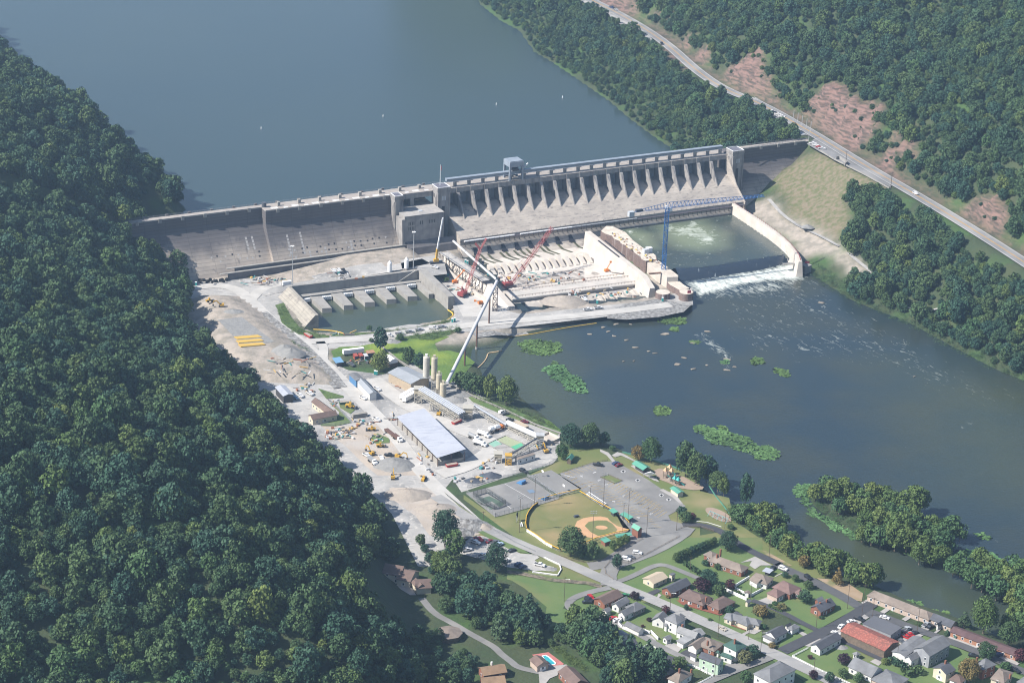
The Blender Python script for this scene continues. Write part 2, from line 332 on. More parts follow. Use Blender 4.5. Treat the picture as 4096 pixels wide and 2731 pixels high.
VBIG=[crown_data(np.random.default_rng(60+i),Hh=1.1,clumps=40,per=75,leaf=.085)for i in range(3)]
def mesh_of(i,mat,big=False):
    V,T=(VBIG[i%3]if big else (VARS+VC)[i]);return leaf_mesh('crown',V,T,mat)
def trunk_mesh(h,r,mat,limbs=3,seed=0):
    q=MB();q.tube((0,0,-.15),(0,0,h*.75),r,r*.6,n=6);rs=random.Random(seed)
    for k in range(limbs):
        a=rs.uniform(0,6.28);q.tube((0,0,h*(.4+.12*k)),(math.cos(a)*.42,math.sin(a)*.42,h*(.75+.15*k)),r*.5,r*.2,n=5)
    me=bpy.data.meshes.new('trunk');me.from_pydata([tuple(v)for v in q.v],[],q.f);me.materials.append(mat);return me
TR=trunk_mesh(.95,.055,BARK);TRP=trunk_mesh(1.1,.055,BARKP)
CRM={}
def crown_mesh(i,mk,big=False):
    k=(i,mk,big)
    if k not in CRM:CRM[k]=mesh_of(i,{'g':LF,'b':LF2,'p':LFP,'r':LFR,'d':LFD}[mk],big)
    return CRM[k]
def tree(x,y,z,R,label,group=None,mk='g',i=None,name='tree',tall=1.0,big=False,trunk=TR,cat='tree',rz=None):
    i=random.randrange(6)if i is None else i;R=R*(1 if 'hill wood' in label or 'left hill' in label else .84)
    e=thing(name,(x,y,z),label,cat,group);e.scale=(R,R,R*tall);e.rotation_euler=(0,0,random.uniform(0,6.28)if rz is None else rz)
    for nm,me in (('crown',crown_mesh(i,mk,big)),('trunk',trunk)):
        o=bpy.data.objects.new(nm,me);C0.objects.link(o);o.parent=e
        if nm=='crown' and i<6:o.location=(0,0,.12)
    return e
# forest candidates
def scatter(x0,x1,y0,y1,sp,mask):
    X,Y=np.meshgrid(np.arange(x0,x1,sp),np.arange(y0,y1,sp));X=X+rng.uniform(-.42,.42,X.shape)*sp+(np.arange(X.shape[0])%2)[:,None]*sp/2;Y=Y+rng.uniform(-.42,.42,Y.shape)*sp
    X=X.ravel();Y=Y.ravel();k=mask(X,Y);return X[k],Y[k]
clear=[tod('O0',p)for p in (
    [(1700,350),(1850,330),(1900,560),(1960,610),(1905,655),(1850,640),(1680,470)],
    [(830,1270),(965,1275),(1010,1340),(1015,1400),(930,1410),(840,1380)],[(1090,1505),(1175,1505),(1190,1600),(1090,1600)],[(1205,1470),(1340,1480),(1400,1600),(1235,1600)],
    [(1030,1235),(1070,1225),(1180,1290),(1175,1320),(1120,1290),(1060,1290)],
    [(1010,1425),(1060,1435),(1050,1470),(1010,1470)],[(345,440),(378,455),(390,485),(330,488),(315,470)])]
bare=[[P('O0',x,y,0)for x,y in q]for q in ([(930,1345),(955,1340),(990,1380),(1040,1420),(1100,1450),(1150,1500),(1200,1580),(1140,1580),(1100,1530),(1040,1465),(960,1400)],
    [(1110,1440),(1160,1470),(1230,1500),(1290,1480),(1330,1495),(1380,1560),(1400,1620),(1100,1620),(1100,1500)])]
def land(x,y):return (-sdf(x,y,river)>3)&(-sdf(x,y,resv)>2)
lowf=[P('O0',x,y,0)for x,y in [(960,1240),(1010,1290),(1035,1300),(1090,1310),(1140,1330),(1165,1365),(1185,1400),(1225,1425),(1265,1445),(1300,1452),(1350,1462),(1385,1495),(1400,1530),(1450,1540),(1500,1590),(1500,1700),(960,1700)]]
def fmask(x,y):
    z=hz(x,y);X,Y=proj(x,y,z);Xc,Yc=proj(x,y,z+9);cl=inany(Xc,Yc,clear)|inany(*proj(x,y,z+4),clear)|inany(*proj(x,y,z+14),clear)
    ok=(X>-90)&(X<2440)&(Yc>-40)&(Y<1700)
    L=(sdf(x,y,hillL)>-8)|inpoly(x,y,lowf)
    s=(x-DA.x)*AX.x+(y-DA.y)*AX.y;n=(x-DA.x)*NN.x+(y-DA.y)*NN.y
    dH=pdist(x,y,hway)
    Rr=(inpoly(x,y,rightside)&(dH>15))|(inpoly(x,y,RB)&(n>0)&(dH>17)&(pdist(x,y,PL('O0',bankR,WL))>1))|((n<-12)&(s>300)&(-sdf(x,y,resv)>3)&(dH>15))
    Rr&=~((n<2)&(n>-16)&(s<600))
    Rr&=~(inpoly(X,Y,tod('V',[(250,790),(600,980),(760,1130),(640,1150),(560,1080),(470,920),(330,860),(230,830)])))
    m=ok&(L|Rr)&land(x,y)&~inany(X,Y,dry)&~inany(X,Y,grav)&~cl
    rk=isrock(X,Y,x,y);m&=~rk|(rng.uniform(size=x.shape)<.42)
    m&=~inany(x,y,bare)
    m&=~((n<6)&(n>-10)&(s>6)&(s<600))
    return m
FX,FY=scatter(-760,1150,660,2950,5.8,fmask);FZ_=hz(FX,FY)
inrock=isrock(*proj(FX,FY,FZ_),FX,FY)
FR=np.clip(rng.gamma(6.5,.62,FX.shape),2.2,8.0)
s_=(FX-DA.x)*AX.x+(FY-DA.y)*AX.y;n_=(FX-DA.x)*NN.x+(FY-DA.y)*NN.y
far=(s_>300);FR=np.where(far,FR*.92,FR);FR=np.where(inpoly(FX,FY,lowf),FR*.85,FR);FR=np.where(inrock,rng.uniform(.8,2.6,FR.shape),FR)
nearshore=(pdist(FX,FY,PL('O0',shoreR,RL))<30)&(n_<0);FR=np.where(nearshore,FR*.62,FR)
FI=rng.integers(0,6,FX.shape);FT=rng.uniform(.95,1.45,FX.shape)*np.where(inrock,.8,1)
dep=np.hypot(FX,FY);PX,PY=proj(FX,FY,FZ_+8);vis=(PX>0)&(PX<2352)&(PY>0)&(PY<1568);order=np.argsort(np.where(vis,dep,1e9))
NIND=150;ind=order[:NIND];rest=np.setdiff1d(np.arange(len(FX)),ind)
print('forest trees',len(FX))
for k in ind:
    x,y=FX[k],FY[k];lf='needle' if False else 'leafy'
    onhill=float(sdf(np.array([x]),np.array([y]),hillL)[0])>0
    mk='b' if random.random()<.12 else 'g'
    lab={('g',1):'dark green leafy tree in the dense wood on the near slope of the left hill',('b',1):'paler yellow green tree among the dark crowns of the left hill wood',
           ('g',0):'dark green leafy tree in the wood between the gravel car park and the hillside houses',('b',0):'yellow green tree in the wood between the gravel car park and the hillside houses'}[(mk,int(onhill))]
    e=tree(x,y,FZ_[k]-.3,FR[k],lab,'trees of the hillside wood' if onhill else 'trees of the wood by the hillside houses',mk,int(FI[k]),'broadleaf_tree',FT[k])
# the remaining thousands: one object each side, scattered over a point cloud
def cloud(name,idx,label):
    me=bpy.data.meshes.new(name);me.vertices.add(len(idx));me.vertices.foreach_set('co',np.stack([FX[idx],FY[idx],FZ_[idx]-.3],-1).astype(np.float32).ravel())
    for nm,tp,val in (('sc','FLOAT_VECTOR',np.stack([FR[idx],FR[idx],FR[idx]*FT[idx]],-1)),('rt','FLOAT_VECTOR',np.stack([0*FR[idx],0*FR[idx],rng.uniform(0,6.28,len(idx))],-1)),('vi','INT',FI[idx]+np.where(rng.uniform(size=len(idx))<.1,6,0))):
        a=me.attributes.new(nm,tp,'POINT');a.data.foreach_set('vector' if tp!='INT' else 'value',(val.astype(np.float32)if tp!='INT' else val.astype(np.int32)).ravel())
    o=bpy.data.objects.new(name,me);C0.objects.link(o);tag(o,label,'forest',kind='stuff')
    md_=o.modifiers.new('scatter','NODES');g=bpy.data.node_groups.new('scatter_'+name,'GeometryNodeTree');md_.node_group=g
    g.interface.new_socket('Geometry',in_out='INPUT',socket_type='NodeSocketGeometry');g.interface.new_socket('Geometry',in_out='OUTPUT',socket_type='NodeSocketGeometry')
    N=g.nodes;L=g.links;gi=N.new('NodeGroupInput');go=N.new('NodeGroupOutput');ip=N.new('GeometryNodeInstanceOnPoints');ci=N.new('GeometryNodeCollectionInfo')
    ci.inputs[0].default_value=KITS;ci.inputs['Separate Children'].default_value=True;ci.inputs['Reset Children'].default_value=True
    def na(nm,tp):
        q=N.new('GeometryNodeInputNamedAttribute');q.data_type=tp;q.inputs['Name'].default_value=nm;return [s for s in q.outputs if s.enabled][0]
    L.new(gi.outputs[0],ip.inputs['Points']);L.new(ci.outputs[0],ip.inputs['Instance']);ip.inputs['Pick Instance'].default_value=True
    L.new(na('vi','INT'),ip.inputs['Instance Index']);L.new(na('rt','FLOAT_VECTOR'),ip.inputs['Rotation']);L.new(na('sc','FLOAT_VECTOR'),ip.inputs['Scale'])
    L.new(ip.outputs[0],go.inputs[0]);return o
KITS=bpy.data.collections.new('forest_kit')
for i in range(12):
    V,T=VARS[i%6];q=bpy.data.objects.new('crown_%02d'%i,leaf_mesh('crown',V+np.array([0,0,.12]),T,LF if i<6 else LF2));KITS.objects.link(q)
if len(rest):
    L_=rest[(s_[rest]<260)];R_=rest[(s_[rest]>=260)]
    cloud('hillside_forest',L_,'dense dark green broadleaf wood covering the left hill')
    cloud('far_forest',R_,'sunlit broadleaf wood covering the hill above and below the highway')
# ---------------------------------------------------------------- concrete
def dam_coords(m):
    n,l,b=nodes_of(m);g=n.new('ShaderNodeNewGeometry');mp=n.new('ShaderNodeMapping');mp.inputs['Rotation'].default_value=(0,0,-DROT)
    l.new(g.outputs['Position'],mp.inputs[0]);s=n.new('ShaderNodeSeparateXYZ');l.new(mp.outputs[0],s.inputs[0]);c=n.new('ShaderNodeCombineXYZ')
    l.new(s.outputs[0],c.inputs[0]);l.new(s.outputs[2],c.inputs[1]);return c.outputs[0],s
def lifts(m,dark=.72,bw=15.0,rh=1.5,msz=.09):
    n,l,b=nodes_of(m);v,s=dam_coords(m);t=n.new('ShaderNodeTexBrick');t.offset=0;l.new(v,t.inputs['Vector']);t.inputs['Scale'].default_value=1
    t.inputs['Brick Width'].default_value=bw;t.inputs['Row Height'].default_value=rh;t.inputs['Mortar Size'].default_value=msz;t.inputs['Color1'].default_value=(1,1,1,1);t.inputs['Color2'].default_value=(.86,.86,.87,1);t.inputs['Mortar'].default_value=(dark,dark,dark,1)
    x=n.new('ShaderNodeMix');x.data_type='RGBA';x.blend_type='MULTIPLY';x.inputs[0].default_value=1
    l.new(b.inputs['Base Color'].links[0].from_socket,x.inputs[6]);l.new(t.outputs[0],x.inputs[7]);l.new(x.outputs[2],b.inputs['Base Color']);return m
def streaks(m,col,lo=.58,hi=.75,sc_=.35):
    """vertical run-off streaks: noise squeezed along z"""
    n,l,b=nodes_of(m);g=n.new('ShaderNodeNewGeometry');mp=n.new('ShaderNodeMapping');mp.inputs['Scale'].default_value=(1,1,.05);l.new(g.outputs['Position'],mp.inputs[0])
    t=n.new('ShaderNodeTexNoise');t.inputs['Scale'].default_value=sc_;t.inputs['Detail'].default_value=6;l.new(mp.outputs[0],t.inputs['Vector'])
    r=n.new('ShaderNodeMapRange');r.inputs[1].default_value=lo;r.inputs[2].default_value=hi;r.inputs[4].default_value=.8;l.new(t.outputs[0],r.inputs[0])
    x=n.new('ShaderNodeMix');x.data_type='RGBA';x.inputs[7].default_value=(*col,1);l.new(b.inputs['Base Color'].links[0].from_socket,x.inputs[6]);l.new(r.outputs[0],x.inputs[0]);l.new(x.outputs[2],b.inputs['Base Color']);return m
conc=streaks(M('concrete',(.30,.29,.27),(.24,.23,.215),.25),(.15,.145,.14))
cw=streaks(M('dam_concrete',(.42,.365,.31),(.31,.275,.24),.08,sharp=(.3,.7)),(.46,.43,.39),.6,.78,.5)
n,l,b=nodes_of(cw);v,s=dam_coords(cw);t=n.new('ShaderNodeTexNoise');t.inputs['Scale'].default_value=.045;t.inputs['Detail'].default_value=6;l.new(v,t.inputs['Vector'])
ma=n.new('ShaderNodeMath');ma.operation='MULTIPLY_ADD';ma.inputs[1].default_value=26;l.new(t.outputs[0],ma.inputs[0]);l.new(s.outputs[2],ma.inputs[2])
r=n.new('ShaderNodeMapRange');r.inputs[1].default_value=21;r.inputs[2].default_value=33;l.new(ma.outputs[0],r.inputs[0])
x=n.new('ShaderNodeMix');x.data_type='RGBA';x.inputs[7].default_value=(.12,.112,.115,1);l.new(b.inputs['Base Color'].links[0].from_socket,x.inputs[6]);l.new(r.outputs[0],x.inputs[0]);l.new(x.outputs[2],b.inputs['Base Color']);lifts(cw,.6,15,2.2,.14);streaks(cw,(.09,.085,.09),.58,.72,.22)
cs=lifts(layer(M('spillway_concrete',(.44,.395,.345),(.35,.315,.28),.12),(.17,.155,.145),.25,.55,.75,stretch=(1,1,5)),.8,9,1.1,.06)
tw=streaks(M('tower_concrete',(.31,.295,.28),(.22,.21,.205),.2),(.11,.105,.11),.5,.72)
white=streaks(layer(M('bleached_concrete',(.53,.49,.44),(.45,.41,.365),.12),(.36,.32,.27),.3,.62,.78),(.5,.42,.33),.66,.85)
roofd=M('tower_roof',(.10,.10,.13),(.14,.14,.17),.3);blueg=M('blue_grey_steel',(.25,.29,.34),(.2,.235,.28),.2,rough=.55)
gatem=M('gate_steel',(.22,.25,.29),(.3,.32,.34),.6,rough=.7);dkc=M('stained_concrete',(.16,.15,.15),(.1,.095,.1),.2)
steel=M('galvanised_steel',(.42,.43,.44),(.34,.35,.36),.5,rough=.5);rust=M('rusty_steel',(.2,.1,.065),(.12,.07,.055),.6)
road_d=M('crest_pavement',(.34,.31,.28),(.28,.25,.23),.3);dark=flat('dark_void',(.02,.022,.03));rail=flat('grey_rail',(.3,.31,.33))
def ext(mb,s0,s1,prof):
    """a profile (n, z) drawn out along the dam from s0 to s1"""
    k=len(prof);A=[D3(s0,n_,z_)for n_,z_ in prof];B=[D3(s1,n_,z_)for n_,z_ in prof]
    return mb.add(A+B,[list(range(k)),list(range(2*k-1,k-1,-1))]+[[i,k+i,k+(i+1)%k,(i+1)%k]for i in range(k)])
def dbox(mb,s0,s1,n0,n1,z0,z1):return ext(mb,s0,s1,[(n0,z0),(n1,z0),(n1,z1),(n0,z1)])
S1=S_at('O0',604,481,CZ);S2=S_at('B',1085,560,CZ);S3=S_at('B',1605,445,42);S3w=S3+10
S4=S_at('D',1420,325,42);S4w=S4+10;p0=S_at('C',228,585,CZ);p19=S_at('D',1175,385,CZ);PS=(p19-p0)/19
dam=thing('concrete_dam',D3(DL/2,0,0),'long grey concrete gravity dam with two square towers and a gated spillway','dam')
nov=[(-8,CZ),(0,CZ),(0,31),(1.5,27),(4.2,23),(26,-3),(-8,-5)]
mb=MB();ext(mb,-30,S1,nov);mb.build('wall',cw,dam)
mb=MB();ext(mb,S1,S2+1,[(-8,CZ),(8,CZ),(8,29),(9.5,25.5),(12,21),(30,-3),(-8,-5)]);mb.build('wall',cw,dam)
mb=MB();ext(mb,S4+1,DL+6,nov);mb.build('wall',cw,dam)
# crest pavement, parapets with pilasters
mb=MB();dbox(mb,-30,S1,-7.4,-.7,CZ+.004,CZ+.06);dbox(mb,S1,S2,-7.4,7.4,CZ+.004,CZ+.06);dbox(mb,S4w,DL+6,-7.4,-.7,CZ+.004,CZ+.06);dbox(mb,S2,S4,-6.4,7,CZ+.05,CZ+.1);mb.build('crest_road',road_d,dam)
for a,b_,nn in ((-30,S1,-.3),(S1,S2,7.7),(S4w,DL,-.3)):
    mb=MB();dbox(mb,a,b_,nn-.3,nn+.3,CZ+.01,CZ+.9)
    k=a+8
    while k<b_-2:dbox(mb,k,k+2.2,nn-.35,nn+.9,CZ-1.6,CZ+1.3);k+=16.3
    mb.build('parapet',conc,dam)
mb=MB()
for a,b_,nn in ((-30,DL,-7.8),(S3w,S4,7.2)):
    for zz in (.45,.85,1.25):mb.bar(D3(a,nn,CZ+zz),D3(b_,nn,CZ+zz),.07)
    k=a
    while k<b_:mb.bar(D3(k,nn,CZ),D3(k,nn,CZ+1.25),.09);k+=4
mb.build('railing',rail,dam)
mb=MB();k=2
while k<S3:dbox(mb,k,k+2,-8.6,-7.3,CZ-.5,CZ+1.2);k+=16.3
for i in range(20):dbox(mb,p0+PS*i+3,p0+PS*i+5.4,-6.5,-4.9,CZ+.1,CZ+1.8)
mb.build('parapet',dkc,dam)
# roof boxes on the wide section
mb=MB()
for i in range(8):a=S1+12+i*15.6;dbox(mb,a,a+2,-2,0,CZ+.06,CZ+3)
mb.build('vent_housing',conc,dam)
mb=MB()
for i in range(8):
    a=S1+8+i*15.6;dbox(mb,a-2,a+3,1,4,CZ+.07,CZ+.12);dbox(mb,a+7,a+10,3,5,CZ+.07,CZ+.12)
mb.build('roof_hatch',flat('pale_patch',(.6,.6,.6)),dam)
mb=MB().tube(D3(S1+2.5,-2,CZ),D3(S1+2.5,-2,CZ+3.4),1.7,n=14);mb.build('tank',flat('dark_tank',(.07,.08,.1)),dam)
# spillway body and toe
sp_prof=[(-7,22),(-5,23.8),(1,24.4),(6,24),(12,22),(17,19.6),(21,17.8),(28,13.6),(36,8.6),(36.4,4.5),(38,1),(42,-3),(47.5,-5),(47.5,-7),(-7,-7)]
mb=MB();ext(mb,S3w-1,S4+1,sp_prof);o=mb.build('spillway',cs,dam)
# deck, gates, piers
mb=MB();dbox(mb,S3w,S4,3.2,7,CZ-3.6,CZ+.05);dbox(mb,S3w,S4,-6.6,-4.8,CZ-1.6,CZ+.05);dbox(mb,S3w,S4,-4.8,3.2,CZ-.5,CZ+.05);mb.build('deck',tw,dam)
pier=[(-9,20),(-9,CZ-1),(-6.6,CZ+.02),(7.6,CZ+.3),(8,34.5),(9.2,34),(13.5,28),(21.6,16.6),(12,19)]
for i in range(20):
    c=p0+PS*i;mb=MB();k=len(pier)
    A=[D3(c-(1.15 if n_<10 else .35),n_,z_)for n_,z_ in pier];B=[D3(c+(1.15 if n_<10 else .35),n_,z_)for n_,z_ in pier]
    mb.add(A+B,[list(range(k)),list(range(2*k-1,k-1,-1))]+[[q,k+q,k+(q+1)%k,(q+1)%k]for q in range(k)]);mb.build('pier',tw,dam)
for i in range(21):
    a=p0+PS*(i-1)+1.16;b_=a+PS-2.32;a=max(a,S3w+.1);b_=min(b_,S4-.1);mb=MB();dbox(mb,a,b_,.6,1,24.2,34.2)
    for j in range(7):dbox(mb,a,b_,1,1.55,24.6+j*1.45,24.85+j*1.45)
    for j in range(1,4):q=a+(b_-a)*j/4;dbox(mb,q-.12,q+.12,1,1.6,24.3,34.1)
    mb.build('gate',gatem,dam)
mb=MB();dbox(mb,S3w+2,S4-3,1.8,4.4,CZ+4.6,CZ+6.3);dbox(mb,S3w+2,S4-3,1.3,4.9,CZ+6.3,CZ+6.6);o=mb.build('craneway_beam',blueg,dam)
mb=MB();dbox(mb,S3w+2,S4-3,4.95,5.15,CZ+4.2,CZ+4.6);mb.build('craneway_rail',flat('pale_steel',(.55,.56,.58)),dam)
for i in range(21):
    c=p0+PS*(i-.02)
    if c<S4-3:mb=MB();dbox(mb,c-1,c+1,1.6,3.8,CZ+.1,CZ+4.59);mb.build('craneway_column',tw,dam)
# towers, intake block
def tower(s0,s1,n0,n1,z0,z1,slot=True,side=True):
    mb=MB();dbox(mb,s0,s1,n0,n1,z0,z1-2.2);dbox(mb,s0-.35,s1+.35,n0-.35,n1+.35,z1-2.2,z1)
    for k in range(3):
        dbox(mb,s0-.5+.1*k,s0-.001,n1-1.2-1.3*k,n1-.6-1.3*k,z0,z1-4-1.6*k)
    dbox(mb,s0,s0+1.2,n1+.001,n1+.5,z0,z1-4);dbox(mb,s1-1.2,s1,n1+.001,n1+.5,z0,z1-4);t=mb.build('tower',tw,dam)
    mb=MB();dbox(mb,s0+.4,s1-.4,n0+.4,n1-.4,z1,z1+.25);mb.build('roof',roofd,t)
    mb=MB();
    for a in (s0+.1,s1-.1):mb.bar(D3(a,n0,z1+.45),D3(a,n1,z1+.45),.35,.35)
    for a in (n0,n1):mb.bar(D3(s0,a,z1+.45),D3(s1,a,z1+.45),.35,.35)
    mb.build('roof_edge',flat('white_trim',(.75,.75,.75)),t)
    if slot:
        mb=MB();dbox(mb,(s0+s1)/2-1.5,(s0+s1)/2+.9,n1+.01,n1+.06,z0+2,z1-14);mb.build('slot',dark,t)
        for k in range(3):mb=MB();dbox(mb,(s0+s1)/2-1.3+k*1.1,(s0+s1)/2-.6+k*1.1,n1+.01,n1+.07,z1-9.5,z1-6.3);mb.build('window',flat('window_glass',(.42,.45,.48),.3),t)
        for k in range(3):mb=MB();dbox(mb,s0-.08,s0-.01,n0+2+k*1.3,n0+2.6+k*1.3,z1-8,z1-5.2);mb.build('window',dark,t)
    return t
tower(S3,S3w,5,15,-4,42);tower(S4,S4w,5,15,-4,42.5);tower(S2,S2+6.3,8,16,8,40,slot=False)
SI0=S_at('B',1215,775,28,27);mb=MB();dbox(mb,SI0,S3-.01,7,27,-3,28);ext(mb,SI0-2.2,SI0-.01,[(7,-3),(29,-3),(27,26),(7,26)]);t=mb.build('intake_block',tw,dam)
mb=MB();dbox(mb,SI0-.3,S3-.02,7.01,27.3,28.001,28.35);mb.build('roof',M('flat_roof',(.36,.34,.32),(.28,.27,.26),.3),t)
mb=MB();dbox(mb,SI0+14,SI0+17,18,21,28.36,28.8);mb.build('roof_hatch',flat('hatch_grey',(.4,.42,.45)),t)
for i in range(14):
    a=SI0+3+(i%7)*.0+[0,1.3,2.6,3.9,9,10.5,16,17.4,18.8,20.2,0,1.3,2.6,3.9][i];z_=21 if i<10 else 17.4;mb=MB();dbox(mb,a,a+.55,27.01,27.08,z_,z_+2.6);mb.build('window',dark,t)
mb=MB();dbox(mb,S2+6.3,S3,2,7,CZ-4,CZ+.05);dbox(mb,S2+6.3,S3,-7.5,-6.6,20,CZ);dbox(mb,(S2+S3)/2-1,(S2+S3)/2+2,-6.6,7,28,CZ-4.01);dbox(mb,S2+6.3,S3,-6.6,7,20,28.1);mb.build('deck',tw,dam)
mb=MB();dbox(mb,S2+6.4,S3-.1,-6.5,-6.3,28.2,CZ-4);mb.build('gate',dkc,dam)
mb=MB();ext(mb,S2+6.3,SI0-2.3,[(7,-3),(30,-3),(13,20),(7,29)]);mb.build('wall',cw,dam)
mb=MB();ext(mb,SI0+1,S3w+4,[(27.1,-3),(33,-3),(31,5),(27.1,9)]);mb.build('footing',dkc,dam)
# side wall of the spillway at the right tower
mb=MB();ext(mb,S4-.7,S4-.02,[(7,20),(7,CZ),(9,CZ-2),(15,30),(24,18.5),(38,9),(38,-3),(7,-3)]);mb.build('side_wall',cs,dam)
# pipe galleries along the toe of the left face
mb=MB();sx=S_at('A',1480,1045,3,24)
for k,(nn,zz)in enumerate(((28.5,5.5),(31.5,3.2))):dbox(mb,sx-6*k,S2+4,nn-2,nn,-2,zz+1.5)
mb.build('toe_wall',dkc,dam)
mb=MB();dbox(mb,sx-6,S2+4,26.6,28.7,7.01,7.4);dbox(mb,sx-12,S2+4,29.6,31.8,4.71,5.1);mb.build('toe_walkway',conc,dam)
# round drain openings and pale patches on the two left faces
mb=MB();mp_=MB();rs=random.Random(3)
def face_pt(s,z,off): # point on the sloping left faces
    base=4.2+(23-z)*.838 if s<S1 else 12+(21-z)*.75
    return D3(s,base+off,z)
for s0 in range(60,int(S2)-4,5):
    for zz in (11.5,8.6):
        if rs.random()<.62:
            c=face_pt(s0+rs.uniform(-.8,.8),zz+rs.uniform(-.5,.5),.03);t1=AX*.75;t2=Vector((NN.x*.48,NN.y*.48,-.58))
            (mb if rs.random()<.6 else mp_).add([c+t1*math.cos(a)+t2*math.sin(a)for a in [j*math.pi/4 for j in range(8)]],[list(range(8))])
for s0,z0,z1 in ((88,13,22),(92.5,13,22),(S1+14,9,21),(S1+24,8,22),(S1+40,3,12),(S1+60,3,14),(S1+17,2,9),(S1+28,2,10)):
    for q in range(int((z1-z0)/2)):
        zz=z0+q*2;c0=face_pt(s0,zz,.04);c1=face_pt(s0,zz+1.5,.04);mp_.add([c0-AX*.7,c0+AX*.7,c1+AX*.7,c1-AX*.7],[[0,1,2,3]])
mb.build('drain_opening',dark,dam);mp_.build('patch',flat('pale_repair',(.36,.35,.34)),dam)
# ---------------------------------------------------------------- gantry crane, flagpole
gs=S_at('C',850,305,CZ+14,7.5);g=thing('gantry_crane',D3(gs+5.8,2,CZ),'boxy grey blue gantry crane straddling the dam crest above the spillway gates','gantry crane')
mb=MB();dbox(mb,gs,gs+11.6,-3,7.6,CZ+10.6,CZ+14.5);dbox(mb,gs+.5,gs+11.1,-2.5,7.1,CZ+14.5,CZ+15);mb.build('housing',blueg,g)
for a in (gs,gs+10.2):
    for nn in (-3,6.2):
        mb=MB();dbox(mb,a,a+1.4,nn,nn+1.4,CZ+.1,CZ+10.6);mb.build('leg',blueg,g)
mb=MB();dbox(mb,gs+1.4,gs+10.2,6.3,7.5,CZ+.9,CZ+1.6);dbox(mb,gs+1.4,gs+10.2,-2.9,-1.8,CZ+.9,CZ+1.6);dbox(mb,gs+3,gs+9,-.5,1.2,CZ+7.5,CZ+10.5);mb.tube(D3(gs+5.8,1,CZ+1),D3(gs+5.8,1,CZ+8),.8);dbox(mb,gs+3.5,gs+8.5,2.2,5.8,CZ+7.2,CZ+8.6);mb.build('hoist',flat('dark_machinery',(.05,.06,.08)),g)
mb=MB();mb.bar(D3(gs+11.8,2,CZ+6),D3(gs+18,2,CZ+10.5),1,.8);mb.build('jib',flat('pale_steel',(.55,.56,.58)),g)
fp=thing('flagpole',D3(S3+4.6,9,42.2),'tall white flagpole with red flag on the roof of the left dam tower','flagpole')
mb=MB().tube(D3(S3+4.6,9,42.2),D3(S3+4.6,9,58),.22,.12,n=6);mb.build('pole',flat('white_paint',(.8,.8,.8)),fp)
mb=MB();q=D3(S3+4.6,9,0);mb.add([(q.x+.2,q.y,54),(q.x+.8,q.y+.3,53.2),(q.x+.8,q.y+.5,56.6),(q.x+.2,q.y,57.4),(q.x+.5,q.y+.3,54),(q.x+.5,q.y+.4,57)],[[0,1,2,3]]);mb.build('flag',flat('red_cloth',(.55,.05,.06)),fp)
# ---------------------------------------------------------------- river surface with foam, shallows and weed, painted as real stains on the water
gx2=np.arange(-120,1100,4.0);gy2=np.arange(860,1700,4.0);A_,B_=np.meshgrid(gx2,gy2);s2=(A_-DA.x)*AX.x+(B_-DA.y)*AX.y;n2=(A_-DA.x)*NN.x+(B_-DA.y)*NN.y
iX,iY=proj(A_,B_,WL+0*A_)
def blob(zf,pts,fall=14):
    q=PL(zf,pts,WL);return np.clip(.5+sdf(A_,B_,q)/fall,0,1)
foam=.38*blob('O0',[(1585,690),(1640,650),(1850,600),(2000,700),(2360,900),(2360,1000),(2000,860),(1700,830),(1600,740)],60)
foam=np.maximum(foam,blob('X',[(375,288),(600,262),(900,212),(1110,160),(1200,200),(1210,285),(980,300),(790,325),(640,370),(490,410),(430,340)],14)*.92)
foam=np.maximum(foam,.2+0*foam);foam=np.maximum(foam,.75*blob('X',[(430,340),(900,280),(1180,250),(1250,330),(1000,400),(560,420)],50))
foam=np.maximum(foam,.62*blob('X',[(450,610),(560,650),(700,740),(740,800),(690,900),(640,820),(520,720),(440,640)],14))
foam=np.maximum(foam,.5*blob('X',[(1100,700),(1290,740),(1280,780),(1150,770)],10));foam=np.maximum(foam,.45*blob('O0',[(2190,980),(2235,960),(2240,972),(2195,1000)],6))
foam=np.maximum(foam,.75*blob('S',[(1930,970),(2050,890),(2090,910),(1960,980)],4))
green=.8*blob('O0',[(1100,760),(1230,760),(1270,850),(1330,960),(1400,1010),(1300,990),(1180,890),(1100,850)],60)
green=np.maximum(green,.75*blob('O0',[(1900,1200),(2352,1420),(2352,1560),(2200,1420),(1950,1280)],50));green=np.maximum(green,.5*blob('O0',[(2100,850),(2400,900),(2400,1150),(2200,1100)],120))
me=bpy.data.meshes.new('river_water');NY,NX=A_.shape;me.vertices.add(NX*NY);me.vertices.foreach_set('co',np.stack([A_,B_,WL+.02+0*A_],-1).astype(np.float32).ravel())
ii=(np.arange(NY-1)[:,None]*NX+np.arange(NX-1)[None,:]);keep=(n2[:-1,:-1]>30)&(sdf(A_,B_,basin)[:-1,:-1]<9);fc=np.stack([ii,ii+1,ii+NX+1,ii+NX],-1)[keep]
me.loops.add(fc.size);me.loops.foreach_set('vertex_index',fc.ravel());me.polygons.add(len(fc));me.polygons.foreach_set('loop_start',np.arange(len(fc))*4);me.polygons.foreach_set('loop_total',np.full(len(fc),4));me.update();me.validate()
at=me.color_attributes.new('zone','FLOAT_COLOR','POINT');at.data.foreach_set('color',np.stack([foam,green,0*foam,1+0*foam],-1).astype(np.float32).ravel())
o=bpy.data.objects.new('river_water',me);C0.objects.link(o);tag(o,kind='structure')
FDIR=P('O0',2200,900)-P('O0',1700,650);FA=math.atan2(FDIR.y,FDIR.x)
